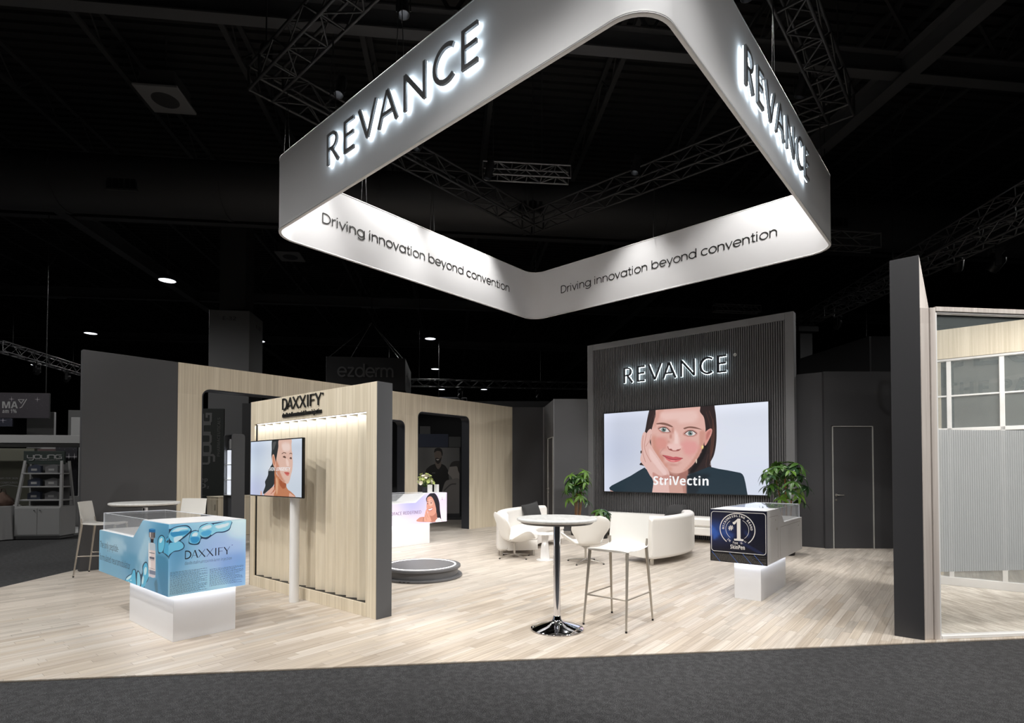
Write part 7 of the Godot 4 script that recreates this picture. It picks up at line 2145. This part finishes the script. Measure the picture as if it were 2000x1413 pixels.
	part(rp, "board", box(Vector3(0.9, 0.62, 0.06), 0.004, Vector3(0, 0.31, 0)), mat("dull_red", Color8(84, 66, 66), 0.8))
	part(rp, "post", box(Vector3(0.06, 1.525, 0.06), 0.004, Vector3(0.4, -0.7625, 0)), M.booth_grey)
	# display rack
	var r := thing("display_rack", "white sloping display rack with dark header sign on a two-door cabinet", "rack", Vector3(-10.62, 0.02, -12.5), HTURN)
	part(r, "cabinet", box(Vector3(0.95, 0.66, 0.5), 0.006, Vector3(0, 0.39, 0)), M.booth_white)
	part(r, "kick_plate", box(Vector3(0.9, 0.06, 0.46), 0.0, Vector3(0, 0.03, 0)), M.booth_grey)
	for s in [-1, 1]:
		var dr := part(r, "door", box(Vector3(0.455, 0.6, 0.015), 0.004, Vector3(s * 0.232, 0.39, 0.257)), M.booth_white)
		part(dr, "knob", MB.new().lathe([Vector2(0, -0.008), Vector2(0.012, -0.006), Vector2(0.012, 0.006), Vector2(0, 0.008)], Vector3(s * 0.06, 0.64, 0.272), 10), M.black)
		part(r, "side_frame", MB.new().bar(Vector3(s * 0.46, 0.72, 0.22), Vector3(s * 0.38, 1.75, 0.08), 0.05, 0.05), M.booth_white)
		part(r, "side_frame", MB.new().bar(Vector3(s * 0.46, 0.72, -0.2), Vector3(s * 0.40, 1.75, -0.12), 0.04, 0.04), M.booth_white)
	part(r, "back_panel", box(Vector3(0.82, 0.98, 0.015), 0.0, Vector3(0, 1.22, -0.13)), M.booth_grey)
	for k in 3:
		part(r, "shelf", box(Vector3(0.92 - k * 0.045, 0.03, 0.36 - k * 0.05), 0.004, Vector3(0, 0.86 + k * 0.3, 0.02)), M.booth_white)
	part(r, "header_sign", box(Vector3(0.85, 0.30, 0.05), 0.004, Vector3(0, 1.82, 0.06)), mat("header_green", Color8(50, 60, 56), 0.7))
	var yw := MB.new()
	for s in techno("young"):
		var pts := []
		for p in s: pts.append(Vector2(-0.34 + p.x * 0.136, 1.80 + p.y * 0.08))
		yw.stroke(pts, 0.018, 0.087, 0.092)
	part(r, "lettering", yw, M.booth_white)
	sign_text(r, "PHARMACEUTICALS", 0.02, 0.5, Vector3(0.08, 1.765, 0.088), M.booth_white)
	for k in 3:
		for j in 2:
			var bag := thing("display_box", "%s product pack on the %s shelf of the dim display rack, %s" % [["blue", "grey"][j], ["lowest", "middle", "top"][k], ["left side", "right side"][j]], "pack", r.to_global(Vector3(-0.19 + j * 0.36, 0.877 + k * 0.3, 0.06)), HTURN, "packs on the display rack")
			part(bag, "pack_body", MB.new().extrude(PackedVector2Array([Vector2(-0.13, 0), Vector2(0.13, 0), Vector2(0.13, 0.16), Vector2(0.02, 0.19), Vector2(-0.13, 0.13)]), -0.04, 0.04), mat("pack_%d%d" % [k, j], [Color8(56, 62, 78), Color8(110, 110, 112)][j], 0.7))
			part(bag, "pack_label", box(Vector3(0.12, 0.05, 0.002), 0.0, Vector3(0, 0.07, 0.042)), M.booth_white)
	# covered table
	var tb := thing("cloth_table", "small table under a pale floor-length cloth at the left edge", "table", Vector3(-11.55, 0.02, -12.3), HTURN)
	var rows := []
	for y in [0.0, 0.25, 0.5, 0.72, 0.735]:
		var row := PackedVector3Array()
		for i in 72:
			var a := TAU * i / 72.0
			var rr := 0.42 + (0.03 * sin(a * 14.0) + 0.03) * (1.0 - minf(1.0, y / 0.72))
			if y > 0.73: rr = 0.40
			row.append(Vector3(cos(a) * rr, y, -sin(a) * rr))
		rows.append(row)
	part(tb, "table_cloth", MB.new().grid(rows, true), M.booth_white)
	part(tb, "table_top", MB.new().lathe([Vector2(0, 0.72), Vector2(0.405, 0.72), Vector2(0.405, 0.737), Vector2(0, 0.738)], Vector3.ZERO, 40), M.booth_white)
	var bg := thing("brown_bag", "slouched brown bag on the cloth-covered table", "bag", Vector3(-11.42, 0.758, -12.3))
	var br := []
	for k in 9:
		var row := PackedVector3Array()
		for i in 24:
			var a := TAU * i / 24.0
			var rr: float = [0.17, 0.21, 0.22, 0.2, 0.17, 0.13, 0.09, 0.05, 0.0][k] * (1.0 + 0.12 * sin(a * 5.0 + k))
			row.append(Vector3(cos(a) * rr, k * 0.04, -sin(a) * rr * 0.8))
		br.append(row)
	part(bg, "bag_body", MB.new().grid(br, true), mat("brown_bag", Color8(88, 68, 58), 0.9))
	part(bg, "bag_handle", MB.new().tube([Vector3(-0.06, 0.26, 0), Vector3(-0.03, 0.38, 0), Vector3(0.04, 0.38, 0), Vector3(0.07, 0.26, 0)], 0.012, 6), mat("brown_strap", Color8(60, 46, 40), 0.9))

# squared wide letters as strokes, cap 1 wide units
func techno(words: String) -> Array:
	var out := []
	var x := 0.0
	for ch in words:
		var g := []
		match ch:
			"y": g = [[Vector2(0, 1), Vector2(0, 0.3), Vector2(0.15, 0.15), Vector2(0.75, 0.15)], [Vector2(0.9, 1), Vector2(0.9, -0.3), Vector2(0.75, -0.45), Vector2(0.2, -0.45)]]
			"o": g = [[Vector2(0.15, 0), Vector2(0.75, 0), Vector2(0.9, 0.15), Vector2(0.9, 0.85), Vector2(0.75, 1), Vector2(0.15, 1), Vector2(0, 0.85), Vector2(0, 0.15), Vector2(0.15, 0)]]
			"u": g = [[Vector2(0, 1), Vector2(0, 0.15), Vector2(0.15, 0), Vector2(0.75, 0), Vector2(0.9, 0.15), Vector2(0.9, 1)]]
			"n": g = [[Vector2(0, 0), Vector2(0, 1), Vector2(0.75, 1), Vector2(0.9, 0.85), Vector2(0.9, 0)]]
			"g": g = [[Vector2(0.9, 1), Vector2(0.15, 1), Vector2(0, 0.85), Vector2(0, 0.15), Vector2(0.15, 0), Vector2(0.9, 0), Vector2(0.9, 0.5), Vector2(0.5, 0.5)]]
		for s in g:
			var q := []
			for p in s: q.append(p + Vector2(x, 0))
			out.append(q)
		x += 1.08
	return out

func make_middle_background() -> void:
	# numbered column
	var c := thing("hall_column", "tall grey clad hall column numbered E-32", "column", Vector3(-10.45, 0, -20.7), HTURN)
	part(c, "cladding", box(Vector3(1.42, 7.45, 1.42), 0.01, Vector3(0, 3.725, 0)), M.column)
	part(c, "cap", box(Vector3(0.9, 4.8, 0.9), 0.0, Vector3(0, 9.8, 0)), M.beam_dark)
	sign_text(c, "E-32", 0.13, 0.46, Vector3(0.0, 7.15, 0.715), M.booth_dark)
	sign_text(c, "E-32", 0.13, 0.46, Vector3(0.715, 7.05, -0.2), M.booth_dark, false, 90.0)
	# hanging box sign
	var z := thing("box_sign", "dark hanging box sign lettered ezderm", "hanging sign", Vector3(-6.05, 4.9, -22.6), HTURN)
	part(z, "box_frame", box(Vector3(3.2, 1.36, 3.2), 0.01, Vector3(0, 0.68, -1.6)), mat("box_sign_cloth", Color8(58, 58, 60), 0.8))
	sans_line(z, "ezderm", -1.15, 0.55, 2.3, 0.52, 0.13, 0.004, 0.012, M.column, 0.0)
	var side := part(z, "side_panel", box(Vector3(0.01, 1.34, 3.18), 0.0, Vector3(1.602, 0.68, -1.6)), M.booth_dark)
	sign_text(z, "ezderm", 0.6, 2.0, Vector3(1.612, 0.7, -1.6), M.column, false, 90.0)
	for p in [Vector3(-1.5, 1.36, -0.1), Vector3(1.5, 1.36, -0.1), Vector3(-1.5, 1.36, -3.1), Vector3(1.5, 1.36, -3.1)]:
		part(z, "bridle_wire", MB.new().tube([p, Vector3(0, 3.25, -1.6)], 0.014, 6), M.truss)
	part(z, "hoist_chain", MB.new().tube([Vector3(0, 3.25, -1.6), Vector3(0, 7.2, -1.6)], 0.02, 6), M.truss_dark)
	# beyond the first opening: black banner, cabinet and kiosk
	var b := thing("tall_banner", "tall black banner with upright grey lettering seen through the left opening", "banner", Vector3(-8.65, 0.0, -15.5), HTURN)
	part(b, "cloth", box(Vector3(0.95, 3.3, 0.05), 0.004, Vector3(0, 1.66, 0)), mat("banner_cloth", Color8(40, 44, 42), 0.8))
	var yw := MB.new()
	for s in techno("young"):
		var pts := []
		for p in s: pts.append(Vector2(0.12 - p.y * 0.22, 1.75 + p.x * 0.27))
		yw.stroke(pts, 0.06, 0.026, 0.03)
	part(b, "lettering", yw, M.booth_grey)
	sign_text(b, "PHARMACEUTICALS", 0.08, 1.1, Vector3(0.34, 2.5, 0.03), M.booth_grey, false, 0.0, 90.0)
	sign_text(b, "Deep", 0.15, 0.42, Vector3(-0.16, 1.30, 0.03), M.booth_grey, true)
	sign_text(b, "O", 0.14, 0.22, Vector3(-0.1, 1.12, 0.03), M.booth_grey, true)
	sign_text(b, "2", 0.07, 0.06, Vector3(0.06, 1.08, 0.03), M.booth_grey, true)
	for k in 3: sign_text(b, ["Oxygen", "Microbubble", "Rejuvenation Cream"][k], 0.05, [0.2, 0.3, 0.4][k], Vector3(-0.3 + [0.0, 0.05, 0.1][k], 0.98 - k * 0.065, 0.03), M.booth_grey)
	part(b, "foot_bar", box(Vector3(1.0, 0.05, 0.3), 0.01, Vector3(0, 0.025, 0)), M.booth_dark)
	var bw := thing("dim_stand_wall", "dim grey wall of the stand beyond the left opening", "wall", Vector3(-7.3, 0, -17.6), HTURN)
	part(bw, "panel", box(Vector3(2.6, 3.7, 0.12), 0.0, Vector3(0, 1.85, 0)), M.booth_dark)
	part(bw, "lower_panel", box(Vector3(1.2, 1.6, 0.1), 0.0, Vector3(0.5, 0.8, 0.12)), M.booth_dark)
	var cab := thing("wood_cabinet", "low pale ash cabinet seen through the left opening", "cabinet", B(6.0, 0.012, -13.5), TURN)
	part(cab, "carcass", box(Vector3(1.0, 0.9, 0.6), 0.004, Vector3(0, 0.46, 0)), M.ash_wood)
	part(cab, "cabinet_top", box(Vector3(1.02, 0.02, 0.62), 0.003, Vector3(0, 0.92, 0)), M.ash_wood)
	var cd := part(cab, "door", box(Vector3(0.015, 0.8, 0.52), 0.003, Vector3(-0.506, 0.46, 0)), M.ash_wood)
	part(cd, "handle", box(Vector3(0.02, 0.14, 0.015), 0.003, Vector3(-0.52, 0.68, 0.18)), M.steel)
	var k := thing("arched_kiosk", "slim charcoal arched kiosk with lit white shelves", "kiosk", B(5.52, 0.012, -12.45), TURN)
	var outl := notch(-0.14, 0.14, 2.34, 0.06)
	part(k, "front_panel", MB.new().extrude(PackedVector2Array(outl), 0.17, 0.2), M.charcoal_end)
	part(k, "back_panel", MB.new().extrude(PackedVector2Array(outl), -0.2, -0.17), M.charcoal_end)
	part(k, "core", box(Vector3(0.2, 2.2, 0.34), 0.0, Vector3(0.03, 1.1, 0)), M.charcoal_end)
	part(k, "kiosk_roof", box(Vector3(0.24, 0.02, 0.34), 0.0, Vector3(0, 2.325, 0)), M.charcoal_end)
	for i in 3:
		var lp := part(k, "shelf_light", box(Vector3(0.01, 0.31, 0.32), 0.002, Vector3(-0.078, 1.16 + i * 0.335, 0)), M.lit_shelf)
		part(k, "shelf", box(Vector3(0.07, 0.012, 0.33), 0.0, Vector3(-0.1, 0.995 + i * 0.335, 0)), M.white_satin)
	part(k, "number_plate", box(Vector3(0.01, 0.22, 0.18), 0.002, Vector3(-0.08, 2.12, 0.04)), M.booth_white)
	area(k.to_global(Vector3(-0.09, 1.5, 0)), k.to_global(Vector3(-1, 1.5, 0)), Vector2(0.3, 0.95), 0.25, Color(0.94, 0.97, 1.0))
	# slim silver post and dark cabinet in the second opening
	var sp := thing("silver_post", "slim silver post in the second opening", "post", Vector3(-2.95, 0.012, -13.13), 48.8)
	part(sp, "shaft", box(Vector3(0.03, 2.70, 0.03), 0.004, Vector3(0, 1.36, 0)), M.silver_trim)
	part(sp, "foot", box(Vector3(0.1, 0.012, 0.1), 0.002, Vector3(0, 0.006, 0)), M.silver_trim)
	part(sp, "cross_bar", box(Vector3(1.3, 0.025, 0.025), 0.003, Vector3(-0.65, 1.02, 0)), M.silver_trim)
	# poster wall beyond the right opening
	var pw := thing("poster_wall", "dim poster of a smiling man and a woman in profile, seen through the right opening", "poster", Vector3(-2.45, 0.0, -18.4), HTURN)
	part(pw, "panel", box(Vector3(1.9, 2.34, 0.1), 0.0, Vector3(-0.25, 1.17, 0)), M.booth_dark)
	var q := MB.new()
	q.quad(Vector3(-0.68, 0.12, 0.053), Vector3(0.68, 0.12, 0.053), Vector3(0.68, 2.33, 0.053), Vector3(-0.68, 2.33, 0.053))
	part(pw, "poster_print", q, poster_print())
	var hb := thing("stacked_stand", "blocky dim upper parts of a stand above the poster wall", "stand", Vector3(-3.0, 0, -21.0), HTURN)
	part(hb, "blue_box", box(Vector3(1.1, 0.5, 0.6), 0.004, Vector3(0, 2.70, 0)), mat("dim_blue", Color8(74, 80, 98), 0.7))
	part(hb, "white_box", box(Vector3(0.4, 0.3, 0.4), 0.004, Vector3(-0.32, 3.1, 0)), M.booth_grey)
	part(hb, "grey_box", box(Vector3(0.45, 0.4, 0.6), 0.004, Vector3(0.8, 2.65, 0.05)), M.booth_grey)
	part(hb, "support", box(Vector3(2.2, 2.45, 0.4), 0.0, Vector3(0, 1.225, -0.2)), M.booth_dark)
	# grey walls far right, above the door wall
	var g := thing("far_grey_wall", "dark grey angled wall rising above the door wall", "wall", Vector3(9.22, 0, -14.0))
	part(g, "front_face", box(Vector3(4.0, 5.0, 0.1), 0.0, Vector3(2.0, 2.5, -0.05)), M.booth_dark)
	var d := Vector3(8.9, 0, -16.8) - Vector3(9.22, 0, -14.0)
	part(g, "side_face", MB.new().bar(Vector3(0, 2.5, 0), d + Vector3(0, 2.5, 0), 0.1, 5.0), M.booth_dark)
	var g2 := thing("far_grey_column", "dim grey column behind the ribbed wall's right end", "column", Vector3(10.9, 0, -20.5), HTURN)
	part(g2, "shaft", box(Vector3(0.5, 6.7, 0.5), 0.01, Vector3(0, 3.35, 0)), M.booth_dark)
	part(g2, "cap", box(Vector3(0.8, 0.2, 0.8), 0.01, Vector3(0, 6.8, 0)), M.booth_dark)

func poster_print() -> StandardMaterial3D:
	var p := Pic.new(420, 682, Color8(120, 120, 120))
	p.wash([[Color8(92, 92, 92), Color8(112, 112, 112), Color8(100, 100, 100)], [Color8(98, 98, 98), Color8(116, 116, 116), Color8(104, 104, 104)]])
	p.shapes([
		["s", Color8(26, 26, 27), 1.5, [Vector2(0.100, 1.020), Vector2(0.160, 0.419), Vector2(0.240, 0.300), Vector2(0.400, 0.248), Vector2(0.560, 0.248), Vector2(0.680, 0.300), Vector2(0.740, 0.446), Vector2(0.720, 1.020)], 0],
		["s", Color8(110, 100, 94), 1.0, [Vector2(0.410, 0.208), Vector2(0.540, 0.208), Vector2(0.550, 0.274), Vector2(0.480, 0.327), Vector2(0.420, 0.274)], 0],
		["s", Color8(112, 100, 92), 1.0, [Vector2(0.390, 0.063), Vector2(0.460, 0.030), Vector2(0.540, 0.050), Vector2(0.570, 0.116), Vector2(0.550, 0.195), Vector2(0.480, 0.241), Vector2(0.420, 0.208), Vector2(0.390, 0.135)], 0],
		["s", Color8(36, 34, 33), 1.0, [Vector2(0.380, 0.076), Vector2(0.400, 0.023), Vector2(0.480, 0.003), Vector2(0.560, 0.023), Vector2(0.590, 0.089), Vector2(0.570, 0.129), Vector2(0.540, 0.063), Vector2(0.450, 0.050)], 0],
		["s", Color8(44, 40, 38), 2.0, [Vector2(0.410, 0.168), Vector2(0.450, 0.155), Vector2(0.520, 0.168), Vector2(0.560, 0.142), Vector2(0.540, 0.208), Vector2(0.480, 0.248), Vector2(0.420, 0.215)], 0],
		["s", Color8(190, 186, 182), 1.0, [Vector2(0.430, 0.178), Vector2(0.470, 0.175), Vector2(0.510, 0.178), Vector2(0.470, 0.195)], 0],
		["s", Color8(150, 144, 140), 1.0, [Vector2(0.740, 0.340), Vector2(0.780, 0.274), Vector2(0.900, 0.248), Vector2(1.020, 0.274), Vector2(1.020, 0.525), Vector2(0.860, 0.498), Vector2(0.800, 0.446), Vector2(0.720, 0.393)], 0],
		["s", Color8(52, 48, 46), 1.5, [Vector2(0.760, 0.287), Vector2(0.820, 0.221), Vector2(0.940, 0.201), Vector2(1.030, 0.228), Vector2(1.030, 0.406), Vector2(0.970, 0.353), Vector2(0.940, 0.287), Vector2(0.840, 0.287)], 0],
		["s", Color8(128, 124, 122), 1.5, [Vector2(0.520, 1.020), Vector2(0.620, 0.564), Vector2(0.800, 0.485), Vector2(1.020, 0.512), Vector2(1.020, 1.020)], 0],
		["l", Color8(80, 78, 78), 1.5, [Vector2(0.620, 0.657), Vector2(0.780, 0.564), Vector2(0.920, 0.551)], 0.02],
		["p", Color8(120, 120, 122), 0.8, [Vector2(0.330, 0.380), Vector2(0.410, 0.380), Vector2(0.410, 0.390), Vector2(0.330, 0.390)], 0],
	])
	return print_material("poster_picture", p.tex(), 0.6)

func _ready() -> void:
	make_view()
	make_materials()
	make_hall()
	make_stand_floor()
	make_long_wall()
	make_back_walls()
	make_screen_wall()
	make_partition()
	make_glass_room()
	make_ring()
	make_ring_truss()
	make_furniture()
	make_stage_lamps()
	make_house_lamps()
	make_roof()
	make_far_trusses()
	make_left_stand()
	make_middle_background()
